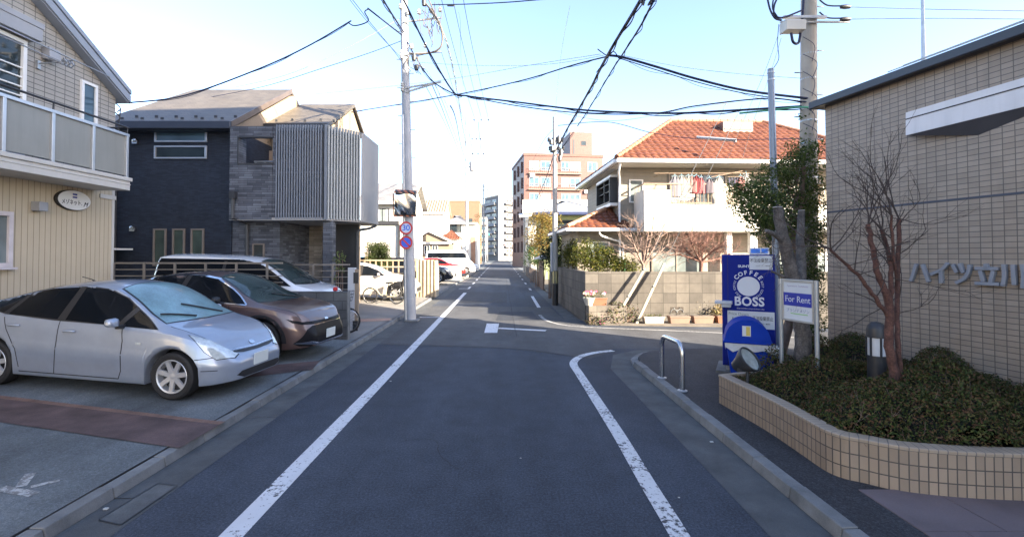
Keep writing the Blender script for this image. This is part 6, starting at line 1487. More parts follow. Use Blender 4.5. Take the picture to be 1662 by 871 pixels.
m = MB(); m.lathe([(0.0,0),(0.5,0.06),(0.7,0.22)], 16, frame((9.6,2,P(0,208,82).z),(1,0,0),(0.3,-0.9,0.3)), cap=False); m.tube([(9.6,2.3,P(0,214,82).z),(9.6,2.1,P(0,208,82).z)], 0.06); m.build('dish', WHITEF, rb, smooth=60)
# grey apartment block closing the street
GAP = mat('grey_apartment_wall', (0.18,0.185,0.195), 0.8, var=0.06, streak=0.1)
ga = thing('grey_apartment', 'grey apartment tower with balconies closing the far end of the street', 'building', (P(809,0,195).x, 195, 0), R(30))
ZG = P(0,318,195).z; m = MB(); m.box(0,7.2,0,12,0,ZG); m.build('wall', GAP, ga); m = MB(); m.box(0.5,7,12.002,24,0,ZG-2); m.build('rear_wall', GAP, ga)
for r_ in range(8):
    z = ZG-2.6-3.0*r_
    if z < 2.5: break
    m = MB(); m.box(3.0,7.3,-1.2,-0.002,z-0.9,z-0.75); m.box(3.0,7.3,-1.2,-1.1,z-0.75,z+0.3); m.build('balcony', mat('pale_balcony', (0.19,0.18,0.165), 0.8), ga)
    win(ga, '-y', 0, 3.6, 6.6, z-0.4, z+1.4, 0.1, ALU, GLASS, mull=(0.5,), proud=0.06)
    m = MB(); m.box(-1.2,-0.002,1.5,11.5,z-0.9,z-0.75); m.box(-1.2,-1.1,1.5,11.5,z-0.75,z+0.3); m.build('balcony', mat('grey_balcony', (0.27,0.28,0.30), 0.8), ga)
    win(ga, '-x', 0, 2.0, 5.5, z-0.4, z+1.4, 0.1, ALU, GLASS_B, mull=(0.5,), proud=0.06); win(ga, '-x', 0, 7.0, 10.5, z-0.4, z+1.4, 0.1, ALU, GLASS, mull=(0.5,), proud=0.06)
m = MB(); m.box(-0.15,7.4,-0.2,12,ZG+.002,ZG+0.5); m.build('parapet', mat('tan_parapet', (0.45,0.38,0.30), 0.8), ga)
gb = thing('apartment_block', 'lower pale grey apartment block at the left of the far end of the street', 'building', (P(775,0,175).x, 175, 0))
zb_ = P(0,352,175).z; m = MB(); m.box(-8,3.6,0,14,0,zb_); m.build('wall', mat('pale_block_wall', (0.17,0.17,0.17), 0.8, var=0.05, streak=0.1), gb)
for r_ in range(5):
    z = zb_-2.2-3.0*r_
    if z < 1: break
    m = MB(); m.box(-7.5,3.7,-1.1,-0.002,z-0.9,z+0.2); m.build('balcony', GAP, gb)
    win(gb, '-y', 0, -1.4, 0.8, z+0.25, z+1.5, 0.1, ALU, GLASS, mull=(0.5,)); win(gb, '-y', 0, 1.2, 3.2, z+0.25, z+1.5, 0.1, ALU, GLASS_B, mull=(0.5,))
# shop row at the end, right of the tower
gs = thing('corner_shop', 'low cream corner shop at the far end of the street on the right', 'shop', (5.6, 150, 0))
m = MB(); m.box(0,9,0,20,0,8.5); m.build('wall', mat('shop_cream', (0.26,0.245,0.22), 0.8, var=0.06), gs)
for z in (3.8,6.2): win(gs, '-y', 0, 0.8, 3.2, z, z+1.4, 0.1, ALU, GLASS); win(gs, '-x', 0, 2, 5, z, z+1.4, 0.1, ALU, GLASS_B); win(gs, '-x', 0, 8, 11, z, z+1.4, 0.1, ALU, GLASS_B)
# green house with grey hip roof on the right, white house behind it
D = 40; a, b = P(872,348,D), P(968,348,D); h = thing('green_house', 'pale green house with a grey hip roof, beyond the pole on the right', 'house', (a.x+0.5, D, 0))
Wd = b.x-a.x; m = MB(); m.box(0,Wd,0,8,0,5.5); m.build('wall', mat('pale_green_wall', (0.27,0.32,0.17), 0.8, var=0.05), h)
m = MB(); hip_roof(m, -0.9, Wd+0.6, -0.9, 8.6, P(0,347,D).z, P(0,326,D+4).z, 3.6); m.build('roof', mat('blue_grey_roof', (0.20,0.22,0.25), 0.6, var=0.1), h)
m = MB(); m.box(-0.95,Wd+0.6,-1.02,-0.9,P(0,350,D).z,P(0,345.5,D).z); m.build('gutter', mat('navy_gutter', (0.02,0.03,0.08), 0.4), h)
win(h, '-y', 0, 0.8, 2.6, 4.0, 5.1, 0.06, DARKM, GLASS, bars=(0.3,0.5,0.7)); win(h, '-x', 0, 2, 3.6, 3.8, 5.0, 0.06, WHITEF, GLASS_L); win(h, '-y', 0, 0.8, 2.6, 0.9, 2.2, 0.06, DARKM, GLASS)
D = 52; a = P(858,330,D); h = thing('white_house', 'white house with a flat balcony wall between the green house and the brick block', 'house', (a.x, D, 0))
m = MB(); m.box(0,9,0,9,0,P(0,336,D).z); m.build('wall', WSTUC, h); m = MB(); m.box(-0.7,9,-1.2,-0.002,P(0,348,D).z,P(0,326,D).z); m.build('balcony', WSTUC, h)
for k in range(3): win(h, '-x', 0, 1+2.2*k, 2.2+2.2*k, 3.6, 5.2, 0.07, WHITEF, GLASS)
m = MB(); m.hexa([(-1.1,-1.6,6.2),(4,-1.6,6.6),(4,-0.1,7.0),(-1.1,-0.1,6.6)],[(-1.1,-1.6,6.32),(4,-1.6,6.72),(4,-0.1,7.12),(-1.1,-0.1,6.72)]); m.build('porch_roof', WHITEF, h)
# fences and walls along both sides
lf = thing('lattice_fence', 'brown lattice fence behind the pale champagne car', 'fence', (-9.0, 23.0, 0.25)); m = MB()
x = 0
while x < 4.85: m.box(x-0.03,x+0.03,-0.03,0.03,0,1.62); x += 0.28
lp_ = m.build('uprights', mat('brown_slat', (0.24,0.18,0.12), 0.7, var=0.15), lf); m = MB()
for z in (0.3,0.62,0.94,1.26,1.58): m.box(-0.03,4.85,-0.05,-0.032,z-0.03,z+0.03)
m.build('slats', mat('light_brown_slat', (0.34,0.27,0.18), 0.7, var=0.15), lf)
rp = thing('ribbed_panel_fence', 'rust-streaked cream ribbed metal panel at the kerb before the black car', 'fence', (-4.02, 22.0, 0.12))
m = MB(); n_ = 40; vs = []
for i in range(n_+1):
    x = 0.86*i/n_; y = 0.035*(1 if (i//4)%2 else -1); vs += [(x,y,0.0),(x,y,1.74)]
for i in range(n_+1):
    x = 0.86*i/n_; y = 0.035*(1 if (i//4)%2 else -1)+0.02; vs += [(x,y,0.0),(x,y,1.74)]
k = 2*(n_+1); m.add(vs, [(2*i,2*i+2,2*i+3,2*i+1) for i in range(n_)] + [(k+2*i,k+2*i+1,k+2*i+3,k+2*i+2) for i in range(n_)] + [(0,1,k+1,k),(2*n_,k+2*n_,k+2*n_+1,2*n_+1)] + [(2*i+1,2*i+3,k+2*i+3,k+2*i+1) for i in range(n_)])
m.build('panel', mat('rusty_cream_panel', (0.36,0.295,0.21), 0.7, var=0.18, scale=3, streak=0.6), rp)
m = MB(); m.box(0.86,0.93,-0.05,0.9,0,1.72); m.build('return_panel', mat('cream_panel_side', (0.48,0.40,0.29), 0.7, var=0.2, streak=0.5), rp)
gwl = thing('block_wall', 'low grey block wall between the silver car and the red car', 'wall', (-5.2, 37.4, 0.1)); m = MB(); m.box(0,1.95,0,0.15,0,1.15); m.build('blocks', bricks('grey_block', (0.22,0.23,0.235),(0.27,0.275,0.28),(0.15,0.15,0.15), 0.4, 0.2, 0.012, offset=0.5, bmp=0.4, var=0.2), gwl)
# right-hand side beyond the block wall: gate posts, timber gate, low wall
WOOD = mat('dark_brown_timber', (0.085,0.05,0.032), 0.7, var=0.3, scale=5, streak=0.3)
tg = thing('timber_gate', 'dark brown roofed timber gate beyond the right-hand pole', 'gate', (2.45, 28.0, 0)); m = MB()
for k in range(10): m.box(0.0,0.06,0.3*k,0.3*k+0.27,0,1.75)
m.build('boards', WOOD, tg); m = MB(); m.prism_y([(-0.45,1.85),(0.1,2.1),(0.6,1.85)], -0.3, 3.3); m.build('gate_roof', mat('pale_gate_roof', (0.42,0.40,0.37), 0.6), tg)
for k, (y, hgt) in enumerate(((21.6,1.5),(23.4,1.45))):
    m = MB(); m.box(2.42,2.72,y,y+0.3,0,hgt); tag(m.build('gate_pillar', CONC_L, bevel=0.01), ('stone gate pillar just beyond the end of the garden block wall','second stone gate pillar, nearer the timber gate')[k], 'gate pillar')
wl = thing('low_wall', 'low tan stone wall along the right side past the timber gate', 'wall', (2.5, 31.6, 0)); m = MB(); m.box(0,0.25,0,18,0,0.95); m.build('stones', BLOCKW, wl)
# traffic signals far off
def signal(px, py, D, c, label, ox):
    p = P(px, py, D); s = thing('traffic_signal', label, 'traffic light', (p.x, D, 0)); m = MB()
    m.tube([(ox,0.3,0),(ox,0.3,p.z+0.4)], 0.09); m.tube([(ox,0.3,p.z+0.3),(-0.5*ox/abs(ox),0.2,p.z+0.3)], 0.05); m.build('pole', STEEL, s, smooth=40)
    m = MB(); m.box(-0.62,0.62,0,0.25,p.z-0.22,p.z+0.22); hh = m.build('housing', DARKM, s, bevel=0.05)
    mm, nt_, pp = base('signal_lamp'); pp.inputs['Emission Color'].default_value = rgba(c); pp.inputs['Emission Strength'].default_value = 2.5; pp.inputs['Base Color'].default_value = rgba(sc(c,0.3))
    m = MB(); q = -0.4 if c[1] > c[0] else 0.4; m.lathe([(0.17,0),(0.15,0.06),(0,0.08)], 16, frame((q,-0.002,p.z),(1,0,0),(0,-1,0))); m.build('lit_lamp', mm, hh)
signal(795, 380, 150, (0.05,0.9,0.65), 'traffic signal showing blue-green at the far junction', -1.3)
signal(818, 397, 185, (1.0,0.06,0.05), 'traffic signal showing red at the far end of the street', 2.0)
# ================================================================ plants
def leaf(m, p, n, t, ln, wd, fold=0.25):
    "one leaf: two faces folded along the midrib"
    s = n.cross(t).normalized(); a = p; b = p+t*ln; c = p+t*(ln*0.45)
    m.add([a, c+s*wd/2+n*wd*fold, b, c-s*wd/2+n*wd*fold], [(0,1,2),(0,2,3)])
def rvec(r): 
    while True:
        v = Vector((r.uniform(-1,1),r.uniform(-1,1),r.uniform(-1,1)))
        if 0.05 < v.length < 1: return v.normalized()
def clump(m, c, rad, n, ln, r, flat=1.0, wd=0.45, up=0.35):
    for _ in range(n):
        d = rvec(r); q = r.random()**0.4
        p = Vector(c)+Vector((d.x*rad,d.y*rad,d.z*rad*flat))*q
        nn = (d+rvec(r)*0.9+Vector((0,0,up))).normalized(); t = nn.cross(rvec(r)).normalized()
        k = r.uniform(0.65,1.25); leaf(m, p, nn, t, ln*k, ln*k*wd)
def limb(m, pts, r0, r1, n=7, k=5, jit=0.0, r=rng):
    pp = spline(pts, k); L_ = len(pp)
    if jit: pp = [pp[0]]+[p+rvec(r)*jit for p in pp[1:-1]]+[pp[-1]]
    m.tube(pp, [r0+(r1-r0)*i/(L_-1) for i in range(L_)], n); return pp
def twigs(m, p, d, ln, rad, depth, r, spread=0.6, up=0.15, seg=4, kids_=(2,3), n=5):
    pts = [Vector(p)]; d = Vector(d).normalized()
    for i in range(seg):
        d = (d+rvec(r)*0.22+Vector((0,0,up*0.3))).normalized(); pts.append(pts[-1]+d*ln/seg)
    m.tube(pts, [rad*(1-0.55*i/seg) for i in range(seg+1)], n if rad > 0.006 else 4, cap=False)
    if depth > 0:
        for _ in range(r.randint(*kids_)):
            i = r.randint(max(1,seg//2), seg); dd = (d+rvec(r)*spread+Vector((0,0,up))).normalized()
            twigs(m, pts[i], dd, ln*r.uniform(0.55,0.8), rad*0.5, depth-1, r, spread, up, seg, kids_, n)
# ---- azalea mass in the planter
AZ = leafmat('azalea_leaves', [(0.012,0.020,0.006),(0.030,0.046,0.012),(0.055,0.074,0.019),(0.080,0.088,0.026),(0.11,0.088,0.034),(0.115,0.062,0.032),(0.085,0.048,0.03)], 0.6, 0.15)
plan = [(p.x,p.y) for p in ring] + [(7.2,3.9),(6.1,5.2),(5.36,7.55),(4.75,7.1),(end_back.x,end_back.y-0.1)]
r_ = random.Random(3); bumps = [(r_.uniform(2.9,7.2), r_.uniform(3.6,7.6), r_.uniform(0.22,0.46), r_.uniform(0.10,0.42)) for _ in range(70)]
def dist_edge(x, y):
    d = 9
    for a, b in zip(ring, ring[1:]):
        ab = b-a; t = max(0,min(1,((x-a.x)*ab.x+(y-a.y)*ab.y)/max(1e-9,ab.x**2+ab.y**2))); d = min(d, math.hypot(x-a.x-ab.x*t, y-a.y-ab.y*t))
    return d
def az_h(x, y):
    h = 0.10
    for bx, by, br, bh in bumps:
        q = ((x-bx)**2+(y-by)**2)/(br*br)
        if q < 1: h = max(h, 0.10+bh*(1-q)**0.6)
    e = dist_edge(x, y); tip = math.hypot(x-pl_pts[0].x, y-pl_pts[0].y)
    k = min(1, e/0.30)*min(1, max(0.02,(tip-0.35)/0.5))
    return 0.40 + (h+0.10*math.sin(x*3.1)*math.sin(y*2.7))*(0.25+0.75*k) - 0.03*(1-k)
m = MB(); cnt = 0; ringp = [(p.x,p.y) for p in ring]
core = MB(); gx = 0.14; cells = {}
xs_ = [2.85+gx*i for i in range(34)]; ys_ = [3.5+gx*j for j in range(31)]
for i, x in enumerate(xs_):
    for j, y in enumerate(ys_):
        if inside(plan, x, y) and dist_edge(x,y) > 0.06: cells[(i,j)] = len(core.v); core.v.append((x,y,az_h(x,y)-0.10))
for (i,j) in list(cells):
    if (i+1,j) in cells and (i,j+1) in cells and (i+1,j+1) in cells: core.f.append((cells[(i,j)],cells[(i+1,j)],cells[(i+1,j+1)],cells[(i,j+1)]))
while cnt < 85000:
    x, y = r_.uniform(2.85,7.3), r_.uniform(3.5,7.65)
    if not inside(plan, x, y): continue
    dn = math.hypot(x, y-0)  # nearer parts get smaller, denser leaves by area anyway
    h = az_h(x, y); z = h - 0.15*r_.random()**1.8 + r_.uniform(0,0.045)
    if z < 0.37: z = 0.37+0.02*r_.random()
    e = 0.05; gxn = Vector((az_h(x-e,y)-az_h(x+e,y), az_h(x,y-e)-az_h(x,y+e), 2*e*1.2)).normalized()
    nn = (gxn+rvec(r_)*0.8).normalized(); t = nn.cross(rvec(r_)).normalized(); ln = r_.uniform(0.016,0.044)
    leaf(m, Vector((x,y,z)), nn, t, ln, ln*0.5); cnt += 1
az = m.build('azalea_bed', AZ); tag(az, 'clipped mass of dark green and russet azaleas filling the planter', 'shrubs', kind='stuff')
core.build('shade_core', mat('shrub_shade', (0.009,0.009,0.006), 0.95, var=0.4, scale=14), az)  # dark sheet under the leaves stands in for inner shade, blocks light
m = MB()
for _ in range(160):
    x, y = r_.uniform(3.0,6.2), r_.uniform(3.6,6.5)
    if inside(plan, x, y): twigs(m, (x,y,az_h(x,y)-0.18), (r_.uniform(-.6,.6),r_.uniform(-.6,.6),1), 0.18, 0.004, 1, r_, seg=3)
m.build('twigs', BARK, az)
# ---- bare tree in front of the tiled wall
BARKB = mat('reddish_bark', (0.10,0.046,0.034), 0.9, var=0.5, scale=11, bmp=1.0, bscale=30, streak=0.5, fine=0.35)
bt = thing('bare_tree', 'leafless multi-stemmed tree with reddish brown bark in front of the tiled wall', 'tree', P(1451,648,4.9))
o_ = bt.location.copy(); r_ = random.Random(11); m = MB(); tw_ = MB()
def Q(px, py, D): return P(px, py, D)-o_
limb(m, [Q(1453,650,4.9),Q(1450,600,4.9),Q(1442,555,4.9),Q(1445,505,4.9),Q(1436,470,4.9)], 0.046, 0.037, 9, 6, 0.006)
limb(m, [Q(1461,650,4.93),Q(1460,600,4.93),Q(1456,545,4.93),Q(1457,480,4.95),Q(1459,355,5.0)], 0.029, 0.020, 9, 6, 0.006)
ends = []
for pts, a, b in (([Q(1442,515,4.9),Q(1420,482,4.86),Q(1392,445,4.82),Q(1368,425,4.8),Q(1348,404,4.78)], .026, .014), ([Q(1437,475,4.9),Q(1424,440,4.9),Q(1416,400,4.92),Q(1409,364,4.95)], .034, .024),
                  ([Q(1444,490,4.92),Q(1447,450,4.92),Q(1442,410,4.95),Q(1431,374,5.0)], .027, .020), ([Q(1457,480,4.95),Q(1453,430,4.9),Q(1449,390,4.86),Q(1447,350,4.84)], .020,.012)):
    pp = limb(m, pts, a*0.92, b*0.9, 8, 6, 0.009); ends.append(pp)
    for c in pp[len(pp)//2:]: 
        if r_.random() < 0.5: m.lathe([(0,-b*1.3),(b*1.3,0),(0,b*1.3)], 7, T(*c))
ends.append(spline([Q(1456,545,4.93),Q(1457,480,4.95),Q(1459,355,5.0)],6))
for pp in ends:
    d = (pp[-1]-pp[-3]).normalized()
    for k in range(3): twigs(tw_, pp[-1], (d+rvec(r_)*0.55), r_.uniform(0.35,0.65), 0.0075, 2, r_, 0.7, 0.12, 5, (2,3))
    for c in pp[4:]:
        for _ in range(1): 
            if r_.random() < 0.42: twigs(tw_, c, (rvec(r_)+Vector((0,0,0.4))), r_.uniform(0.2,0.55), 0.006, 2, r_, 0.7, 0.1, 4, (1,3))
m.build('trunk', BARKB, bt, smooth=60); tw_.build('twigs', mat('dark_twig', (0.055,0.04,0.035), 0.9), bt)
# ---- pruned grey tree behind the rental sign
pt = thing('pruned_tree', 'heavily pruned grey-brown tree with two cut limbs behind the For Rent sign', 'tree', P(1304,590,6.5)); o_ = pt.location.copy(); m = MB()
limb(m, [Q(1304,592,6.5),Q(1303,550,6.5),Q(1299,500,6.5),Q(1296,455,6.5)], 0.105, 0.10, 12, 5, 0.01); limb(m, [Q(1293,475,6.5),Q(1282,430,6.45),Q(1271,385,6.4),Q(1262,338,6.38)], 0.095, 0.062, 10, 5, 0.008); limb(m, [Q(1299,470,6.5),Q(1301,430,6.6),Q(1299,385,6.65),Q(1301,343,6.7)], 0.07, 0.042, 10, 5, 0.008)
limb(m, [Q(1272,392,6.4),Q(1258,381,6.3),Q(1243,374,6.25)], 0.045, 0.025, 8); limb(m, [Q(1290,460,6.5),Q(1268,447,6.35),Q(1252,440,6.3)], 0.03, 0.012, 7)
m.build('trunk', mat('rough_grey_bark', (0.12,0.105,0.095), 0.95, var=0.45, scale=10, bmp=1.0, bscale=28, streak=0.45, fine=0.35), pt, smooth=70)
m = MB(); r_ = random.Random(5)
for c in (Q(1262,440,6.35),Q(1275,400,6.4),Q(1258,385,6.3),Q(1300,400,6.6)):
    for _ in range(5): twigs(m, c, rvec(r_), 0.3, 0.005, 2, r_, 0.8, 0.0, 4)
m.build('twigs', mat('grey_twig', (0.10,0.085,0.075), 0.9), pt)
m = MB(); q = Q(1262,336,6.38); m.lathe([(0.060,0.0),(0.060,0.012),(0.05,0.016)], 12, T(q.x,q.y,q.z-0.01)); CUTW = mat('pale_cut_wood', (0.30,0.28,0.26), 0.9, var=0.2, scale=15); m.build('cut_face', CUTW, pt); m = MB(); q = Q(1301,341,6.7); m.lathe([(0.042,0.0),(0.042,0.012)], 10, T(q.x,q.y,q.z-0.01)); m.build('cut_face', CUTW, pt)
# ---- evergreen tree at the side-street corner
EG = leafmat('evergreen_leaves', [(0.026,0.046,0.014),(0.050,0.080,0.022),(0.078,0.115,0.030),(0.11,0.145,0.038),(0.145,0.165,0.05)], 0.4, 0.2)
et = thing('evergreen_tree', 'glossy dark evergreen tree spreading over the vending machine', 'tree', (5.15, 8.75, 0.1)); o_ = et.location.copy(); r_ = random.Random(21); m = MB(); lv = MB()
limb(m, [Vector((0,0,0)),Q(1290,480,8.75),Q(1292,400,8.75),Q(1300,330,8.8),Q(1305,270,8.8)], 0.09, 0.03, 9)
tips = [(1192,304,8.3),(1205,318,8.3),(1225,330,8.4),(1200,333,8.2),(1218,350,8.3),(1240,352,8.4),(1235,290,8.6),(1250,272,8.6),(1268,268,8.7),(1285,262,8.8),(1248,310,8.6),(1262,330,8.6),(1280,310,8.8),(1300,285,8.9),(1322,268,8.9),(1318,300,8.9),(1330,330,8.8),(1310,345,8.9),(1325,365,8.8),
        (1275,360,8.7),(1300,375,8.8),(1326,395,8.8),(1270,345,8.6),(1252,362,8.5),(1318,420,8.7),(1328,445,8.7),(1260,395,8.9),(1245,412,8.9),(1318,465,8.7),(1285,400,9.0),(1305,440,8.9),(1278,430,9.0),(1262,460,8.9),(1330,490,8.6),(1318,240,8.9),(1300,252,8.9),(1310,525,8.5),(1330,530,8.4),(1292,240,8.9),(1230,312,8.4),(1213,340,8.25),(1262,290,8.7),(1275,285,8.8),(1248,330,8.5),(1235,345,8.4),(1255,345,8.6),(1222,300,8.4),(1208,308,8.3),(1290,325,8.9),(1330,300,8.8),(1330,365,8.7),(1290,350,8.9),(1315,325,8.9),(1240,372,8.7),(1255,385,8.8),(1228,362,8.5)]
for px, py, D in tips:
    e = Q(px,py,D); base_ = Q(1293, min(470, py+55), 8.75)
    pp = limb(m, [base_, base_.lerp(e,0.5)+Vector((0,0,0.08)), e], 0.018, 0.004, 5)
    for c in pp[5:]: clump(lv, c+rvec(r_)*0.07, 0.17, 26, 0.062, r_, 0.75)
    clump(lv, e, 0.25, 170, 0.062, r_, 0.85)
m.build('trunk', BARK, et, smooth=70); lv.build('crown', EG, et)
m = MB(); r_ = random.Random(8)
for z in (4.1,4.3,4.5,4.7,4.9): clump(m, (P(1300,200,9.5).x+r_.uniform(-.12,.12)+0.05, 9.35, z+0.0), 0.16, 26, 0.07, r_)
tag(m.build('climbing_ivy', EG), 'ivy climbing the tall concrete utility pole on the right', 'ivy')
# ---- hedge over the garden wall
YG = leafmat('yellow_green_leaves', [(0.03,0.042,0.008),(0.06,0.08,0.014),(0.10,0.115,0.02),(0.16,0.15,0.03),(0.045,0.038,0.015)], 0.45, 0.3)
def bush(name, label, clumps, D, n, ln, mt, rad, zb=0.0, group=None, cat='shrub', flat=0.8, seed=1, stem=True, dspread=0.5, straight=False):
    r = random.Random(seed); c0 = P(clumps[0][0], clumps[0][1], (clumps[0][2] if len(clumps[0]) > 2 else D)); s = thing(name, label, cat, (c0.x, D, zb), 0, group); o = Vector((c0.x,D,zb)); lv = MB(); st = MB()
    for q in clumps:
        c = P(q[0], q[1], (q[2] if len(q) > 2 else D+r.uniform(-dspread,dspread)))-o
        clump(lv, c, rad*r.uniform(0.8,1.2), n, ln, r, flat)
        if stem:
            b0 = Vector((c.x*0.5, c.y*0.3, 0)) if not straight else Vector((c.x, c.y, 0)); st.tube([b0, b0.lerp(c,0.5)+rvec(r)*0.05, c], [0.022,0.014,0.006], 5)
    lv.build('foliage', mt, s)
    if stem: st.build('stem', BARK, s)
    return s
bush('garden_hedge', 'sunlit yellow-green hedge above the garden block wall', [(922,415,19.6),(928,403,19),(945,412),(955,420),(965,405),(978,416),(990,420),(1003,426),(1015,430),(940,420,18),(958,432),(975,430),(995,432),(921,426,20),(1022,436),(948,400,17.4),(936,398,18.6),(985,410),(968,424),(930,415,19),(938,408,18.2),(924,408,19.8),(933,424,18.4)], 16.4, 420, 0.085, YG, 0.40, 0.0, seed=4, straight=True, dspread=0.3)
DG = leafmat('dark_green_leaves', [(0.010,0.018,0.008),(0.018,0.032,0.012),(0.028,0.048,0.018),(0.045,0.065,0.022)], 0.45, 0.2)
bush('dark_shrub', 'dark round evergreen beside the right-hand utility pole', [(893,400),(905,392),(913,405),(898,415),(910,420),(888,412),(901,382),(915,388),(892,425),(908,432)], 22.5, 420, 0.11, DG, 0.5, 0.0, seed=5)
AU = leafmat('autumn_leaves', [(0.10,0.055,0.02),(0.17,0.10,0.03),(0.24,0.17,0.04),(0.30,0.23,0.06),(0.12,0.13,0.03)], 0.6, 0.3)
bush('autumn_tree', 'yellow-brown autumn tree beyond the dark shrub on the right', [(872,362),(883,356),(892,365),(878,375),(888,382),(868,378),(880,392),(893,378),(866,390),(886,398),(874,402),(893,358),(876,350)], 31, 380, 0.13, AU, 0.75, 0.0, cat='tree', seed=6)
GV = leafmat('green_ivy_leaves', [(0.02,0.045,0.012),(0.04,0.08,0.02),(0.07,0.12,0.03)], 0.5, 0.25)
bush('green_shrub', 'green leafy shrub below the autumn tree by the road edge', [(862,408),(868,415),(860,420),(870,424),(865,402),(876,412)], 36, 300, 0.13, GV, 0.6, 0.0, seed=7)
TH = leafmat('conifer_leaves', [(0.018,0.028,0.010),(0.032,0.046,0.014),(0.05,0.066,0.02)], 0.6, 0.2)
bush('clipped_conifer', 'dark clipped hedge column beside the white house', [(602+6*i, 400+8*j) for i in range(5) for j in range(5)], 25.5, 600, 0.07, TH, 0.33, 0.2, seed=8, dspread=0.25)
bush('yellow_shrub', 'small yellow-green shrub left of the dark clipped hedge', [(594,400),(593,410),(595,418),(596,392)], 25, 60, 0.07, YG, 0.2, 0.2, seed=9, dspread=0.1)
bush('roadside_tree', 'dark green tree far off at the left kerb beyond the white hip-roofed house', [(773,360),(776,372),(774,385),(777,398),(775,410),(778,422),(776,350),(779,388)], 72, 110, 0.16, TH, 0.7, 0.0, cat='tree', seed=10)
bush('potted_shrub', 'small pale green shrub in front of the dark porch screen', [(551,412),(546,420),(556,418),(550,428),(554,440),(548,436),(545,452)], 13.55, 26, 0.075, leafmat('pale_green_leaves', [(0.06,0.09,0.03),(0.12,0.16,0.05),(0.2,0.23,0.09)], 0.5, 0.3), 0.12, 0.2, seed=12, dspread=0.08)
# ---- bare garden trees
def bare(name, label, foot, limbs, D, seed, tr, depth, ln, mt, rad=0.012, n=4, spread=0.8):
    r = random.Random(seed); p0 = P(foot[0], foot[1], D); s = thing(name, label, 'tree', (p0.x, D, 0.0)); o = Vector((p0.x, D, 0)); m = MB(); t = MB()
    fk = P(limbs[0][0], limbs[0][1], D)-o
    limb(m, [Vector((0,0,0)), Vector((fk.x*0.4,0,fk.z*0.5)), fk], tr, tr*0.75, 8)
    for px, py in limbs[1:]:
        e = P(px, py, D+r.uniform(-0.4,0.4))-o; pp = limb(m, [fk, fk.lerp(e,0.5)+rvec(r)*0.06, e], tr*0.5, tr*0.2, 6)
        for c in pp[3:]:
            for _ in range(n): twigs(t, c, (e-fk).normalized()*0.8+rvec(r)*0.8, ln*r.uniform(0.6,1.1), rad, depth, r, spread, 0.1, 3, (2,3), 4)
    m.build('trunk', mt, s, smooth=70); t.build('twigs', mt, s)
bare('bare_tree', 'leafless pinkish-twigged tree rising over the garden wall', (1043,520), [(1044,430),(1022,375),(1035,360),(1062,350),(1078,365),(1010,400),(1085,395),(1052,380)], 15.6, 31, 0.07, 1, 0.55, mat('pink_grey_bark', (0.20,0.14,0.115), 0.85, var=0.25), 0.011, 2)
bare('bare_tree', 'low spreading leafless tree with dense reddish twigs, behind the garden wall', (1138,520), [(1138,425),(1108,400),(1120,388),(1150,385),(1172,398),(1095,412),(1185,412),(1135,395)], 16.2, 33, 0.09, 2, 0.55, mat('red_twig_bark', (0.17,0.09,0.07), 0.85, var=0.25), 0.010, 3, 1.0)
# ---- pots and flowers by the wall corner
FL_P = mat('pink_petals', (0.62,0.10,0.20), 0.6, var=0.2); FL_W = mat('white_petals', (0.72,0.68,0.66), 0.6); FL_Y = mat('yellow_petals', (0.6,0.52,0.25), 0.6); FL_V = mat('violet_petals', (0.42,0.28,0.42), 0.6)
LG = leafmat('pot_leaves', [(0.03,0.05,0.018),(0.06,0.09,0.03),(0.10,0.12,0.04),(0.13,0.08,0.04)], 0.5, 0.25)
def pot_plant(name, label, x, y, z, r0, r1, h, mt, square=None, leaves=60, lh=0.14, flowers=(), seed=1, lm=LG, group=None, spread=1.0):
    r = random.Random(seed); t = thing(name, label, 'planter' if square else 'flower pot', (x,y,z), 0, group); m = MB()
    if square:
        a, b = square; m.hexa([(-a*.9,-b*.85,0),(a*.9,-b*.85,0),(a*.9,b*.85,0),(-a*.9,b*.85,0)],[(-a,-b,h),(a,-b,h),(a,b,h),(-a,b,h)]); m.box(-a-.012,a+.012,-b-.012,b+.012,h-0.03,h+0.006)
        m.build('pot', mt, t, bevel=0.008); ex_, ey_ = a*0.9, b*0.8
        m = MB(); m.box(-a*0.93,a*0.93,-b*0.85,b*0.85,h+0.007,h+0.012); m.build('soil', EARTH, t)
    else:
        m.lathe([(r0,0),(r1,h-0.03),(r1+0.012,h-0.03),(r1+0.012,h),(r1-0.01,h),(r1-0.02,h-0.02),(0,h-0.02)], 20, cap=False); m.build('pot', mt, t, smooth=40); ex_, ey_ = r1*0.9*spread, r1*0.9*spread
    m = MB()
    for _ in range(leaves):
        p = Vector((r.uniform(-ex_,ex_), r.uniform(-ey_,ey_), h+lh*r.random())); nn = (rvec(r)+Vector((0,0,.6))).normalized(); leaf(m, p, nn, nn.cross(rvec(r)).normalized(), 0.055, 0.03)
    if leaves: m.build('leaves', lm, t)
    for fm, cnt in flowers:
        m = MB()
        for _ in range(cnt):
            p = Vector((r.uniform(-ex_,ex_), r.uniform(-ey_,ey_)-0.03, h+lh*r.uniform(0.6,1.15)))
            for k in range(5): a = k*math.pi*0.4; m.poly([p, p+Vector((0.028*math.cos(a),-0.012,0.028*math.sin(a))), p+Vector((0.034*math.cos(a+.5),-0.014,0.034*math.sin(a+.5))), p+Vector((0.028*math.cos(a+1.0),-0.012,0.028*math.sin(a+1.0)))])
        m.build('blossom', fm, t)
    return t
def wp(px, py, D): return P(px, py, D)
x = wp(956,505,14.1).x; pot_plant('flower_pot', 'white bowl of pink and yellow flowers on the block step', x, 14.12, 0.56, 0.10, 0.17, 0.24, PWHITE, None, 80, 0.16, ((FL_P,14),(FL_Y,9)), 2)
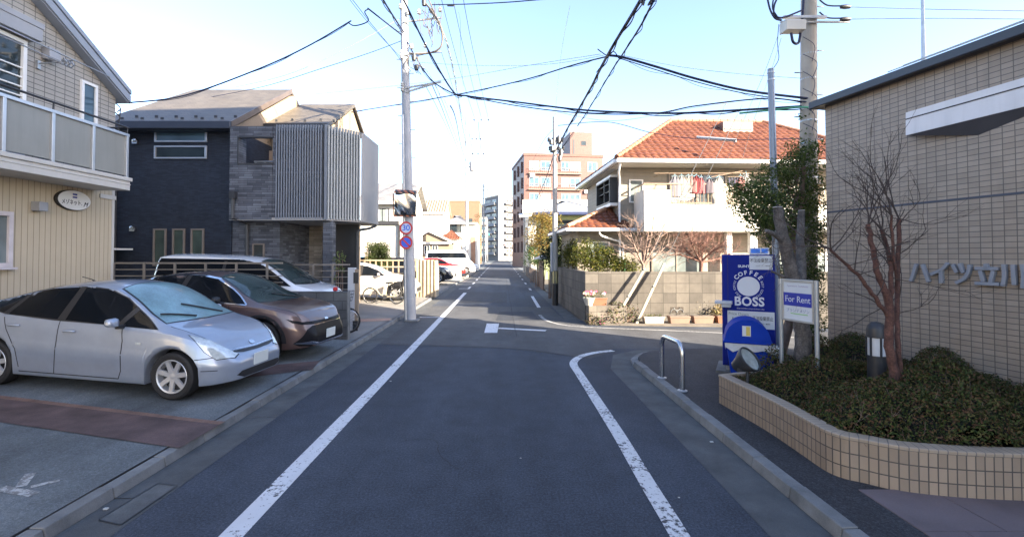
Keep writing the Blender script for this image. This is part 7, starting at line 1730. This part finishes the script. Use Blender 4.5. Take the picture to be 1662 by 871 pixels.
x = wp(972,505,14.1).x; pot_plant('flower_trough', 'terracotta trough of pink flowers on the block step beside the white bowl', x+0.02, 14.2, 0.56, 0, 0, 0.22, TERRC, (0.22,0.13), 80, 0.18, ((FL_P,8),(FL_W,5)), 3)
for i, (px, lab, lv_, fl2, hh, mtp) in enumerate(((1060,'white-rimmed pinkish trough with low green leaves, left of the wall troughs',70,(),0.20,mat('pale_trough', (0.36,0.30,0.25), 0.6, var=0.08)),(1102,'empty pinkish trough in front of the left vent block',0,(),0.21,PBROWN),(1141,'pinkish trough of grey twiggy plants in front of the wall',40,(),0.21,PBROWN),(1180,'terracotta trough half hidden behind the vending machine',50,(),0.21,TERRC))):
    x = wp(px,522,13.95).x; pot_plant('plant_trough', lab, x, 13.95+0.03*i, 0.05, 0, 0, hh, mtp, (0.30,0.14), lv_, 0.06 if i != 2 else 0.45, fl2, 20+i, LG if i != 2 else leafmat('grey_twiggy_leaves', [(0.14,0.12,0.09),(0.22,0.18,0.13),(0.10,0.10,0.06)], 0.8, 0.2), 'troughs along the garden wall')
bush('flowering_bush', 'sprawling flowering bush at the foot of the leaning guy guards', [(990,500),(998,512),(1006,495),(1014,505),(1022,515),(1030,510),(1000,522),(1012,520),(1024,502),(992,512),(1005,507),(1033,520)], 14.05, 45, 0.09, leafmat('mixed_bush_leaves', [(0.025,0.04,0.012),(0.055,0.07,0.02),(0.10,0.09,0.035),(0.20,0.13,0.12),(0.06,0.036,0.018)], 0.5, 0.25), 0.22, 0.04, seed=41, dspread=0.1)
fb = bush('creeping_plant', 'brown and green creeper hanging on the front of the block step', [(957,512),(955,520),(962,524),(968,516)], 13.92, 35, 0.06, leafmat('creeper_leaves', [(0.035,0.032,0.014),(0.07,0.055,0.024),(0.09,0.08,0.035)], 0.7, 0.2), 0.12, 0.04, seed=42, dspread=0.03)
fb = bush('creeping_plant', 'small green plant with pink blooms at the foot of the block step', [(976,518),(980,524),(973,524)], 13.9, 35, 0.07, leafmat('bloom_leaves', [(0.03,0.05,0.02),(0.06,0.09,0.03),(0.4,0.12,0.2)], 0.6, 0.2), 0.12, 0.04, seed=43, dspread=0.03)
for k, px in enumerate((1195,1165)):
    x = wp(px,520,14.2).x; bush('wall_weed', ('dry tan weeds between the last troughs and the wall','straw-coloured weed clump behind the twiggy trough')[k], [(px,505),(px+6,500),(px-4,512)], 14.2, 40, 0.12, leafmat('straw_leaves', [(0.22,0.17,0.09),(0.30,0.23,0.12),(0.14,0.13,0.05)], 0.8, 0.2), 0.16, 0.04, seed=50+k, dspread=0.03)
# ================================================================ poles
def insul(m, p, s=1.0): m.lathe([(0.02*s,0),(0.05*s,0.02*s),(0.03*s,0.05*s),(0.05*s,0.07*s),(0.03*s,0.11*s),(0.015*s,0.13*s)], 8, T(*p))
# ---- left kerb-side pole
LPX, LPY = P(667,520,14.8).x, 14.8
lp_ = thing('utility_pole', 'tall concrete utility pole carrying mirror and signs at the left kerb', 'utility pole', (LPX, LPY, 0.0))
top = P(654,-60,14.8)-Vector((LPX,LPY,0))
m = MB(); m.tube([(0,0,0),(top.x*0.5,0,top.z*0.5),(top.x,0,top.z)], [0.165,0.14,0.11], 18); m.build('shaft', mat('blue_grey_concrete', (0.36,0.37,0.39), 0.7, var=0.1, streak=0.15), lp_, smooth=60)
def on(z): return Vector((top.x*z/top.z, 0, z))
m = MB(); m.tube([on(0.0)+Vector((-0.14,-0.12,0)), on(3.2)+Vector((-0.12,-0.12,0)), on(6.5)+Vector((-0.09,-0.11,0))], 0.042, 10); m.build('conduit', STEEL, lp_, smooth=60)
m = MB()
for z in (0.7,2.0,3.4,4.6,5.8,6.9,7.4,8.0,8.9): q = on(z); m.lathe([(0.166-0.0055*z,0),(0.166-0.0055*z,0.03)], 18, T(q.x,q.y,z))
m.build('strap', STEEL, lp_, smooth=40)
m = MB()
for i, z in enumerate((2.9,3.35,3.8,4.25,4.7,5.15,5.6,6.05,6.5,6.95,7.4,7.85,8.3,8.75,9.2,9.65)): q = on(z); s = 1 if i%2 else -1; m.tube([q, q+Vector((s*0.27,0,0))], 0.012, 6)
m.build('step_bolt', STEEL, lp_)
m = MB(); q = on(0); m.box(q.x-0.14,q.x+0.26,-0.25,0.22,0,0.06); m.build('base_collar', CONC_L, lp_, bevel=0.02)
def LQ(px, py, dy=0.0): return P(px, py, LPY+dy)-Vector((LPX,LPY,0))
for (a, b) in (((656,36),(716,29)),((656,89),(716,84)),((658,143),(716,133)),((658,150),(705,136))): m = MB(); m.tube([LQ(*a,-0.14), LQ(*b,-0.14)], 0.03, 6); m.build('cross_arm', STEEL, lp_, smooth=40)
INS = mat('glazed_insulator', (0.50,0.50,0.48), 0.25)
for (px,py) in ((662,25),(680,24),(700,22),(714,20),(652,90),(652,96),(653,141),(653,149),(668,80),(690,78),(650,15)): m = MB(); insul(m, LQ(px,py,-0.14), 1.3); m.build('insulator', INS, lp_, smooth=40)
r_ = random.Random(9); m = MB()
m.tube(spline([LQ(690,5,-.2),LQ(702,20,-.25),LQ(714,40,-.3),LQ(718,62,-.3),LQ(714,78,-.3),LQ(698,86,-.25),LQ(678,88,-.2),LQ(664,86,-.16)],7), 0.028, 6)
m.tube(spline([LQ(696,0,-.2),LQ(708,28,-.25),LQ(718,50,-.3),LQ(717,72,-.3),LQ(706,83,-.25),LQ(680,90,-.2)],7), 0.02, 6)
for k in range(12):
    a = (r_.uniform(684,712), r_.uniform(0,40)); pts = [LQ(a[0],a[1],-.2)]
    for j in range(4): a = (a[0]+r_.uniform(-6,10), a[1]+r_.uniform(4,18)); pts.append(LQ(min(a[0],719),min(a[1],90),-.2-.03*j))
    m.tube(spline(pts,5), 0.010, 5)
for k in range(8):
    a = r_.uniform(664,684); m.tube(spline([LQ(a,90,-.16),LQ(a+r_.uniform(-6,4),104,-.2),LQ(a+r_.uniform(0,12),118+r_.uniform(-8,8),-.2)],5), 0.010, 5)
m.build('cable_loop', mat('loop_cable', (0.10,0.085,0.075), 0.6, var=0.3), lp_, smooth=60)
for (px,py,s) in ((688,3,0.16),(672,93,0.13),(676,110,0.10)): m = MB(); q = LQ(px,py,-.2); m.lathe([(0.0,-s),(0.06,-s*0.8),(0.075,0),(0.06,s*0.8),(0,s)], 10, T(*q)); m.build('splice_box', DARKM, lp_, smooth=50)
# convex mirror with hazard frame
tm = thing('traffic_mirror', 'square convex traffic mirror with a red and black striped hood on the left pole', 'mirror', P(658,331,14.55), R(6))
def hz(nt_=None):
    mm, nt, p = base('hazard_stripes'); tc = N(nt,'ShaderNodeTexCoord').outputs['Object']; s = N(nt,'ShaderNodeSeparateXYZ'); nt.links.new(tc, s.inputs[0])
    a = N(nt,'ShaderNodeMath', operation='ADD'); nt.links.new(s.outputs[0], a.inputs[0]); nt.links.new(s.outputs[2], a.inputs[1])
    b = N(nt,'ShaderNodeMath', operation='MULTIPLY'); b.inputs[1].default_value = 5.6; nt.links.new(a.outputs[0], b.inputs[0]); f = N(nt,'ShaderNodeMath', operation='FRACT'); nt.links.new(b.outputs[0], f.inputs[0])
    nt.links.new(ramp(nt, f.outputs[0], [(0.49,(0.36,0.11,0.05)),(0.51,(0.02,0.02,0.025))]), p.inputs['Base Color']); p.inputs['Roughness'].default_value = 0.5; return mm
HZ = hz()
m = MB(); a = 0.345
m.prism_y([(-a,-a),(a*0.92,-a),(a,a*0.85),(-a*0.86,a)], 0.0, 0.05); m.build('back_plate', DARKM, tm)
m = MB(); m.hexa([(-a*0.92,-0.22,a),(a*0.9,-0.22,a*0.95),(a*1.0,0.02,a*0.92),(-a*0.86,0.02,a)],[(-a*0.92,-0.22,a+.03),(a*0.9,-0.22,a*0.95+.03),(a*1.0,0.02,a*0.92+.10),(-a*0.86,0.02,a+.10)])
m.box(-a-0.02,a,-0.05,-0.002,-a-0.05,-a); m.box(-a-0.03,-a,-0.05,-0.002,-a,a*0.9); m.build('hood', HZ, tm)
m = MB(); n_ = 10; vs = []
for j in range(n_+1):
    for i in range(n_+1):
        u, v = i/n_*2-1, j/n_*2-1; vs.append((u*a*0.93, -0.06-0.05*(1-(u*u+v*v)/2)+0.012*math.sin(u*4+v*3), v*a*0.93))
m.add(vs, [(j*(n_+1)+i,j*(n_+1)+i+1,(j+1)*(n_+1)+i+1,(j+1)*(n_+1)+i) for j in range(n_) for i in range(n_)]); m.build('mirror_face', mat('mirror_steel', (0.62,0.60,0.56), 0.06, 1.0, var=0.05), tm, smooth=60)
m = MB(); m.box(-0.04,0.04,0.05,0.16,-0.1,0.1); m.build('bracket', STEEL, tm)
tm.rotation_euler = (R(7), 0, R(8))
# road signs
RED = mat('sign_red', (0.50,0.02,0.025), 0.4, var=0.06); SBL = mat('sign_blue_face', (0.02,0.10,0.62), 0.4, var=0.05); SWH = mat('sign_white_face', (0.50,0.58,0.70), 0.4, var=0.04)
def disc(m, r0, r1, y, n=40): 
    Mx = frame((0,y,0),(1,0,0),(0,-1,0))
    if r0 <= 0: m.lathe([(r1,0),(r1,0.003)], n, Mx)
    else: m.lathe([(r0,0),(r1,0),(r1,0.004),(r0,0.004)], n, Mx, cap=False)
s1 = thing('speed_sign', 'round red-rimmed speed limit sign reading 30 on the left pole', 'road sign', P(659,370,14.55), 0)
m = MB(); disc(m, 0, 0.205, 0.0); m.build('plate', SWH, s1); m = MB(); disc(m, 0.15, 0.205, -0.0035); m.build('rim', RED, s1)
text('30', 0.255, SBL, s1, fr(0,0,-0.004), bold=0.004, spacing=0.95)
m = MB(); m.box(-0.02,0.16,0.002,0.03,-0.03,0.03); m.build('bracket', STEEL, s1)
s2 = thing('no_parking_sign', 'round blue no-parking sign with a red slash, below the speed sign', 'road sign', P(659,393.5,14.55), 0)
m = MB(); disc(m, 0, 0.205, 0.0); m.build('plate', SBL, s2); m = MB(); disc(m, 0.15, 0.205, -0.0035); m.box(-0.16,0.16,-0.0075,-0.004,-0.024,0.024, Matrix.Rotation(R(45),4,'Y')); m.build('rim', RED, s2)
m = MB(); m.box(-0.02,0.16,0.002,0.03,-0.03,0.03); m.build('bracket', STEEL, s2)
# ---- generic distant pole
def far_pole(label, px, py_top, D, r=0.15, arms=(), trans=False, mt=CONCP, stripes=False):
    x = P(px, 440, D).x; zt = P(px, py_top, D).z; u = thing('utility_pole', label, 'utility pole', (x, D, 0)); m = MB(); m.tube([(0,0,0),(0,0,zt)], [r, r*0.65], 12); m.build('shaft', mt, u, smooth=60)
    for (py, a, b) in arms: z = P(px, py, D).z; m = MB(); m.box(a, b, -0.05, 0.05, z-0.04, z+0.04); m.build('cross_arm', STEEL, u)
    m = MB()
    for (py, a, b) in arms:
        z = P(px, py, D).z
        for k in range(4): m = MB(); insul(m, (a+(b-a)*k/3, 0, z+0.04), 1.5); m.build('insulator', DARKM, u)
    if trans:
        z = P(px, trans, D).z; m = MB(); m.lathe([(0.28,-0.45),(0.30,-0.40),(0.30,0.4),(0.22,0.48)], 14, T(0.55,0,z)); m.box(0.1,0.5,-0.04,0.04,z-0.1,z); m.build('transformer', GREYP, u, smooth=40)
    if stripes:
        q = MB(); w_ = MB(); n_ = 8
        q.lathe([(r*0.99,0.12),(r*0.98,0.45)], 16, cap=False)
        m = MB(); m.lathe([(r*1.02,0.0),(r*1.01,0.9)], 16, cap=False); m.build('sleeve', BLACK, u, smooth=60)
        m = MB()
        for k in range(n_): a0, a1 = 2*math.pi*k/n_, 2*math.pi*(k+0.5)/n_; R0 = r*1.04; m.quad((R0*math.cos(a0),R0*math.sin(a0),0.92),(R0*math.cos(a1),R0*math.sin(a1),0.92),(R0*math.cos(a1),R0*math.sin(a1),1.42),(R0*math.cos(a0),R0*math.sin(a0),1.42))
        m.build('yellow_stripe', mat('faded_yellow', (0.52,0.46,0.22), 0.6), u); m = MB(); m.lathe([(r*1.02,0.91),(r*1.01,1.43)], 16, cap=False); m.build('black_band', BLACK, u, smooth=60)
    m = MB()
    for i in range(10): m.tube([(0,0,zt*0.3+0.45*i),(0.25*(-1)**i,0,zt*0.3+0.45*i)], 0.012, 5)
    m.build('step_bolt', STEEL, u)
    return u, zt
pr, _ = far_pole('concrete utility pole with a yellow and black band, right of the road', 901, 190, 19.5, 0.125, ((232,-0.25,0.3),(246,-0.2,0.35)), False, CONCP, True)
m = MB(); m.tube([(-0.14,-0.05,1.4),(-0.14,-0.05,2.6)], 0.06, 8); m.build('conduit', mat('grey_conduit', (0.34,0.36,0.39), 0.5), pr, smooth=40)
m = MB()
for (x,z,s) in ((0.16,P(0,228,19.5).z,.2),(0.24,P(0,250,19.5).z,.22),(-0.12,P(0,243,19.5).z,.16),(-0.16,P(0,232,19.5).z,.12),(0.2,P(0,258,19.5).z,.14)): m = MB(); m.lathe([(0,-s),(0.07,-s*.8),(0.085,0),(0.07,s*.8),(0,s)], 8, T(x,-0.1,z)); m.build('splice_box', DARKM, pr, smooth=40)
far_pole('utility pole with a long top arm and transformer beside the red car', 757.5, 190, 44.5, 0.17, ((197,0,2.05),(228,0.1,1.3),(252,0,1.6)), 270)
far_pole('slim utility pole farther up the left kerb, third from the camera', 785, 298, 88, 0.17, ((303,-0.2,1.2),(309,-0.2,1.2)))
far_pole('plain utility pole on the right in front of the brick apartment block', 851, 344, 57, 0.15, ((352,-0.4,0.4),))
far_pole('distant utility pole near the traffic signal on the right', 838, 352, 125, 0.17, ((357,-0.6,0.6),))
# ---- right corner pole
RPX, RPY = P(1309,400,9.4).x, 9.4
rp_ = thing('utility_pole', 'thick concrete utility pole with a switch box, behind the tiled block corner', 'utility pole', (RPX, RPY, 0)); t_ = P(1313,-90,9.4)-Vector((RPX,RPY,0))
m = MB(); m.tube([(0,0,0),(t_.x,0,t_.z)], [0.175,0.135], 20); m.build('shaft', mat('tan_concrete', (0.40,0.35,0.29), 0.8, var=0.12, streak=0.25, bmp=0.15), rp_, smooth=60)
def RQ(px, py, dy=0.0): return P(px, py, RPY+dy)-Vector((RPX,RPY,0))
m = MB(); m.tube([RQ(1266,36,-.18),RQ(1378,36,-.18)], 0.022, 6); m.box(RQ(1262,36).x,RQ(1330,36).x,-0.22,-0.16,RQ(0,38).z,RQ(0,34).z); m.build('cross_arm', STEEL, rp_)
m = MB(); a, b = RQ(1269,54,-.2), RQ(1300,38,-.2); m.box(a.x,b.x,-0.36,-0.14,a.z,b.z); m.box(a.x-.01,a.x+.02,-0.37,-0.13,a.z-.01,b.z+.01); m.build('switch_box', mat('cream_box', (0.50,0.48,0.43), 0.5, var=0.08), rp_, bevel=0.01)
m = MB(); m.tube(spline([RQ(1284,54,-.25),RQ(1287,68,-.25),RQ(1294,71,-.2),RQ(1298,62,-.2),RQ(1303,20,-.17),RQ(1305,-20,-.17)],6), 0.025, 7)
m.tube(spline([RQ(1245,-5,-.3),RQ(1250,16,-.3),RQ(1258,30,-.3),RQ(1268,33,-.25)],6), 0.018, 6); m.tube(spline([RQ(1266,-10,-.3),RQ(1257,8,-.3),RQ(1257,24,-.3),RQ(1270,29,-.25),RQ(1302,17,-.2)],6), 0.018, 6); m.tube(spline([RQ(1256,-5,-.3),RQ(1254,14,-.3),RQ(1262,28,-.3)],6), 0.014, 6)
for k in range(6): y = 60+28*k; m.tube(spline([RQ(1303,y,-.16),RQ(1322+(k%2)*4,y+14,-.2),RQ(1318,y+40,-.2)],5), 0.006, 5)
m.build('cable_loop', CABLE, rp_, smooth=60)
m = MB()
for z in (0.6,2.6,3.6,4.3,4.75,5.0,5.6,6.1,6.7,7.2): m.lathe([(0.182-0.006*z,z),(0.182-0.006*z,z+0.025)], 20, T(t_.x*z/t_.z,0,0), cap=False)
m.build('strap', STEEL, rp_, smooth=40)
m = MB()
for i in range(12): z = 2.6+0.45*i; s = (-1)**i; m.tube([(t_.x*z/t_.z,0,z),(t_.x*z/t_.z+s*0.29,0,z)], 0.012, 6)
m.build('step_bolt', STEEL, rp_)
m = MB(); 
for (px,py) in ((1335,4),(1335,24)): m.tube(spline([RQ(px-5,py-4,-.2),RQ(px+8,py+5,-.2),RQ(px+30,py+6,-.2)],5), 0.014, 6); q = RQ(px+37,py+7.5,-.2); m.lathe([(0,-0.11),(0.035,-0.09),(0.045,0),(0.035,0.09),(0,0.11)], 10, frame(q,(0,0,1),(1,0,-0.05)))
m.build('dead_end_clamp', DARKM, rp_, smooth=50)
# slim steel pole
sp = thing('steel_pole', 'slim galvanised steel pole in front of the thick concrete pole', 'pole', (P(1262,440,8.6).x, 8.6, 0)); t2 = P(1251,112,8.6)-Vector((P(1262,440,8.6).x,8.6,0))
m = MB(); m.tube([(0,0,0),(t2.x,0,t2.z)], [0.062,0.056], 14); m.build('shaft', mat('slate_grey_pipe', (0.22,0.25,0.30), 0.4, 0.4, var=0.06), sp, smooth=60)
m = MB()
for q in (0.985,0.96): m.lathe([(0.064,0),(0.064,0.025)], 14, T(t2.x*q,0,t2.z*q))
m.build('collar', STEEL, sp, smooth=40)
# guy-wire guards leaning on the wall
for k, (a, b) in enumerate((((992,529,14.0),(1046,436,14.25)),((1030,531,13.95),(1078,427,14.2)))):
    p, q = P(*a), P(*b); m = MB(); m.tube([p,q], 0.045, 10); g = m.build('guy_guard', mat('cream_guard', (0.55,0.48,0.33), 0.5, var=0.08), None, smooth=60)
    tag(g, ('cream guy-wire guard leaning at the wall, left of the pair','cream guy-wire guard leaning at the wall, right of the pair')[k], 'guy wire guard')
    m = MB(); e = P((1180,1205)[k], (165,170)[k], 12.0); m.tube([q, e], 0.008, 5); m.build('guy_wire', STEEL, g)
    m = MB(); d = (q-p)
    for f in ((0.1,0.62) if k else (0.5,0.97)): c = p+d*f; m.tube([c-d*0.008, c+d*0.008], 0.05, 10)
    m.build('band', DARKM, g, smooth=40)
# ================================================================ overhead cables
def cable(label, pts, r=0.012, group=None, mt=CABLE, sag=0.0, n=6, extra=None, name='overhead_cable'):
    r *= 1.08; P_ = [P(*p) if len(p) == 3 else Vector(p[1:]) for p in pts]; m = MB(); sp_ = spline(P_, 10)
    if sag: 
        L_ = len(sp_)-1; sp_ = [p-Vector((0,0,sag*4*(i/L_)*(1-i/L_))) for i, p in enumerate(sp_)]
    m.tube(sp_, r, n)
    if extra:
        k, amp, turns = extra
        for q in range(k):
            pp = []; L_ = len(sp_)-1
            for i in range(L_*3+1):
                f = i/3; i0 = min(int(f), L_-1); c = sp_[i0].lerp(sp_[i0+1], f-i0); a = f*turns+q*2.1
                pp.append(c+Vector((math.cos(a)*amp, 0, math.sin(a)*amp-amp)))
            m.tube(pp, r*0.45, 4)
    o = m.build(name, mt, None, smooth=60); tag(o, label, 'cable', group); return o
C1 = [('w',2.3,-14,6.7),(1140,-180,4.9),(1040,0,7.2),(985,92,9.4),(955,150,12.2),(922,207,16.0),(903,243,19.4)]
cable('thick black cable bundle coming overhead down to the right-hand striped pole', C1, 0.026, extra=(2,0.035,0.8))
cable('looser black cable hanging just right of the thick overhead bundle', [('w',2.7,-14,6.6),(1160,-180,4.9),(1062,0,7.2),(1040,42,8.0),(1012,86,9.4),(996,110,10.6),(975,145,12.4),(955,178,14.6),(935,208,17.0),(905,250,19.4)], 0.016, extra=(1,0.03,0.6))
cable('thick cable from the overhead junction to the thick right pole', [(985,90,9.4),(1010,93,9.4),(1060,107,9.4),(1130,128,9.4),(1210,147,9.4),(1312,160,9.3)], 0.022)
cable('thin lashing wire just under the junction-to-right-pole cable', [(1003,94,9.38),(1060,112,9.38),(1130,133,9.38),(1210,152,9.38),(1312,166,9.3)], 0.009, extra=(1,0.035,0.5))
cable('hair-thin wire above the junction-to-right-pole cable', [(1010,90,9.5),(1100,108,9.5),(1200,120,9.5),(1312,128,9.35)], 0.004, mt=STEEL)
cable('thick dark cable sweeping from upper left across the road towards the right pole', [(600,-100,11.2),(655,0,12.6),(690,72,13.6),(735,148,14.4),(760,156,14.2),(840,166,13.0),(950,179,11.8),(1080,184,10.8),(1180,180,10.0),(1312,172,9.35)], 0.024, extra=(1,0.03,0.7))
cable('second cable hanging just below the dark cable that sweeps across the road', [(740,153,14.4),(840,172,13.0),(950,184,11.8),(1060,184,10.8),(1130,172,10.2),(1245,160,9.6),(1312,168,9.35)], 0.013)
cable('blue-black cable from the overhead junction down to the left behind the dark house', [(985,92,9.5),(930,106,10.6),(850,130,12.2),(760,150,14.2),(670,166,16.2),(570,182,18.5)], 0.014, extra=(1,0.02,0.6))
cable('thin grey wire from the junction to the left above the blue-black cable', [(975,88,9.6),(860,106,12.0),(720,130,15.0),(580,146,18.0),(455,158,19.5)], 0.006, mt=STEEL)
cable('thin wire from the left pole across to the overhead junction', [(663,100,14.8),(760,105,13.0),(880,104,11.0),(980,90,9.5)], 0.005, mt=STEEL, sag=0.02)
cable('thin wire crossing low to the right behind the striped pole', [(905,204,19.4),(985,198,19.4),(1060,216,18.6),(1140,226,17.4),(1260,226,15.5),(1330,223,14.5)], 0.012)
cable('grey cable joint sleeve over the orange tiled roof', [(1131,223,17.5),(1195,228,16.6)], 0.055, mt=GREYP, name='cable_sleeve')
# left house service cable
cable('black service cable from the left house eaves up to the left', [(208,167,11.2),(300,155,11.4),(420,112,11.6),(500,75,11.9),(570,34,12.2)], 0.016, extra=(1,0.02,0.5))
cable('looped cable end where the service cable meets the pole span', [(565,37,12.2),(575,42,12.25),(592,38,12.3),(598,32,12.3),(592,20,12.3),(598,15,12.4)], 0.014, name='cable_loop')
cable('thick cable from the loop near the left house to the left pole', [(597,14,12.4),(620,32,13.2),(652,57,14.6)], 0.02)
cable('thin grey messenger wire passing above the service cable loop', [(520,-60,10.5),(572,0,11.4),(600,36,12.0),(640,84,13.6),(657,108,14.8)], 0.007)
cable('pale drop wire from the left pole to the dark house roof', [(653,66,14.8),(600,86,14.9),(520,112,15.3),(430,140,16.0),(330,160,17.0)], 0.009)
cable('thin drop wire from the left pole to the rear of the left house', [(650,30,14.8),(560,80,14.4),(470,120,14.2),(380,142,14.0)], 0.005, mt=STEEL)
cable('thick cable pair from upper left to the left pole head', [(590,-70,10.0),(622,0,11.8),(655,52,14.6)], 0.022, extra=(2,0.035,0.9))
cable('cable falling from the left pole head to the road-crossing junction', [(655,56,14.7),(672,88,14.7),(700,130,14.6),(735,152,14.5)], 0.017, extra=(1,0.03,0.6))
cable('near-horizontal cable crossing from the left pole head to upper right', [(700,8,14.7),(760,7,13.6),(850,2,12.6),(960,-12,11.6),(1200,-70,10.0)], 0.014)
cable('cable splice on the near-horizontal crossing cable', [(727,9,14.2),(737,9,14.0)], 0.035, mt=DARKM, name='cable_splice')
# along-street power lines from the left pole to the second pole
for k, (a, b, lab, r) in enumerate((((702,-60,17.0),(770,191,44.5),'first high power line from the left pole towards the second pole',.012),((723,-60,17.0),(781,190,44.5),'second high power line, right of the first, towards the second pole',.012),((742,-60,17.0),(792,190,44.5),'third high power line, the rightmost of the street lines on the left',.012))):
    q, w_ = P(*a), P(*b); mid = q.lerp(w_,0.5)-Vector((0,0,0.35)); cable(lab, [('w',q.x,-6,q.z+0.3),('w',*q),('w',*mid),('w',*w_)], r)
cable('bundled pale twisted cable along the left poles', [(700,20,15.2),(722,60,17.5),(735,110,22),(744,160,28),(756,236,44)], 0.022, mt=mat('pale_twisted_cable', (0.35,0.40,0.40), 0.6), extra=(2,0.04,1.0))
cable('lower communication cable from the crossing junction along the left poles', [(731,172,14.6),(737,184,17),(742,204,23),(748,236,33),(756,262,44)], 0.018)
cable('thin lower cable left of the communication cable towards the second pole', [(700,135,14.8),(716,172,18),(728,204,23),(742,240,32),(756,285,44)], 0.013)
for k, (a, b) in enumerate((((758,198,44.5),(784,302,88)),((776,198,44.5),(789,303,88)),((757,252,44.5),(784,310,88)),((757,270,44.5),(785,325,88)))):
    cable(('upper line','second upper line','middle cable','lowest cable')[k]+' between the second and third poles on the left', [a,(a[0]*.55+b[0]*.45,a[1]*.45+b[1]*.55,62),b], 0.02)
cable('cable from the right-hand striped pole along the road to the next right pole', [(899,250,19.5),(882,300,28),(866,330,40),(851,350,57)], 0.02)
cable('thin second cable from the striped pole to the next right pole', [(900,256,19.5),(886,300,28),(868,335,40),(851,356,57)], 0.011)
cable('road-crossing wire by the far poles', [(851,352,57),(820,358,70),(786,345,88)], 0.014)
# wires to the right of the thick pole
cable('upper taut wire from the thick right pole to the right edge', [(1375,11.5,9.3),(1500,15,8.6),(1662,18,7.9),(1900,22,7.0)], 0.006, mt=STEEL)
cable('lower taut wire from the thick right pole to the right edge', [(1375,31.5,9.3),(1500,30,8.6),(1640,31,7.9),(1900,33,7.0)], 0.006, mt=STEEL)
cable('thin wire dropping from the switch box to the slim steel pole', [(1264,40,9.2),(1262,70,9.0),(1264,95,8.8),(1256,110,8.6)], 0.006)
cable('green-sheathed cable on the thick right pole', [(1200,184,9.6),(1260,178,9.4),(1300,174,9.2),(1325,176,9.2)], 0.018, mt=mat('green_sheath', (0.06,0.28,0.16), 0.5), name='sheathed_cable')

# finer wires
for lab, pts, r in (('thin wire from the left pole head rising to the upper left corner of the street', [(652,95,14.7),(600,40,12.6),(560,-10,11.4)], .006),
  ('thin communication wire just left of the second pole', [(690,138,14.8),(712,180,18),(735,232,26),(757,300,44.5)], .008),
  ('second thin communication wire falling to the second pole', [(705,134,14.8),(724,180,19),(742,230,28),(757,278,44.5)], .008),
  ('faint pale wire looping below the left pole arms', [(664,100,14.6),(690,112,14.6),(712,150,15.5),(732,190,18),(750,262,36)], .006),
  ('thin vertical drop wire between the power lines on the left', [(744,20,20),(747,36,20.2),(748,90,22),(752,140,28)], .005),
  ('thin wire from the left pole arm down the left side of the street', [(716,84,14.7),(728,120,18),(744,170,28),(757,205,44.5)], .007),
  ('thin stay wire falling left from the thick right pole', [(1262,60,9.2),(1240,120,9.8),(1205,200,10.8),(1180,262,11.6)], .004),
  ('second thin stay wire falling left from the thick right pole', [(1268,62,9.2),(1250,120,9.8),(1222,200,10.8),(1204,262,11.6)], .004),
  ('loose wire loop under the cable junction in mid sky', [(984,96,9.4),(976,108,9.4),(968,118,9.4),(972,112,9.45),(982,100,9.4)], .006),
  ('short loose ends at the cable junction in mid sky', [(970,80,9.5),(978,86,9.45),(986,90,9.4),(996,84,9.4),(1004,94,9.35)], .010),
  ('thin wire running right behind the orange roof', [(905,182,19.5),(1000,196,21),(1120,176,23),(1240,158,24)], .009),
  ('thin pale wire from the striped pole top to the upper left', [(901,190,19.5),(905,140,16),(912,80,13),(925,10,11)], .004),
  ('low wire between the right-hand poles and the brick block', [(903,205,19.5),(880,232,30),(862,268,48),(852,300,57)], .012)):
    cable(lab, pts, r, mt=STEEL if ('pale' in lab or 'stay' in lab) else CABLE)
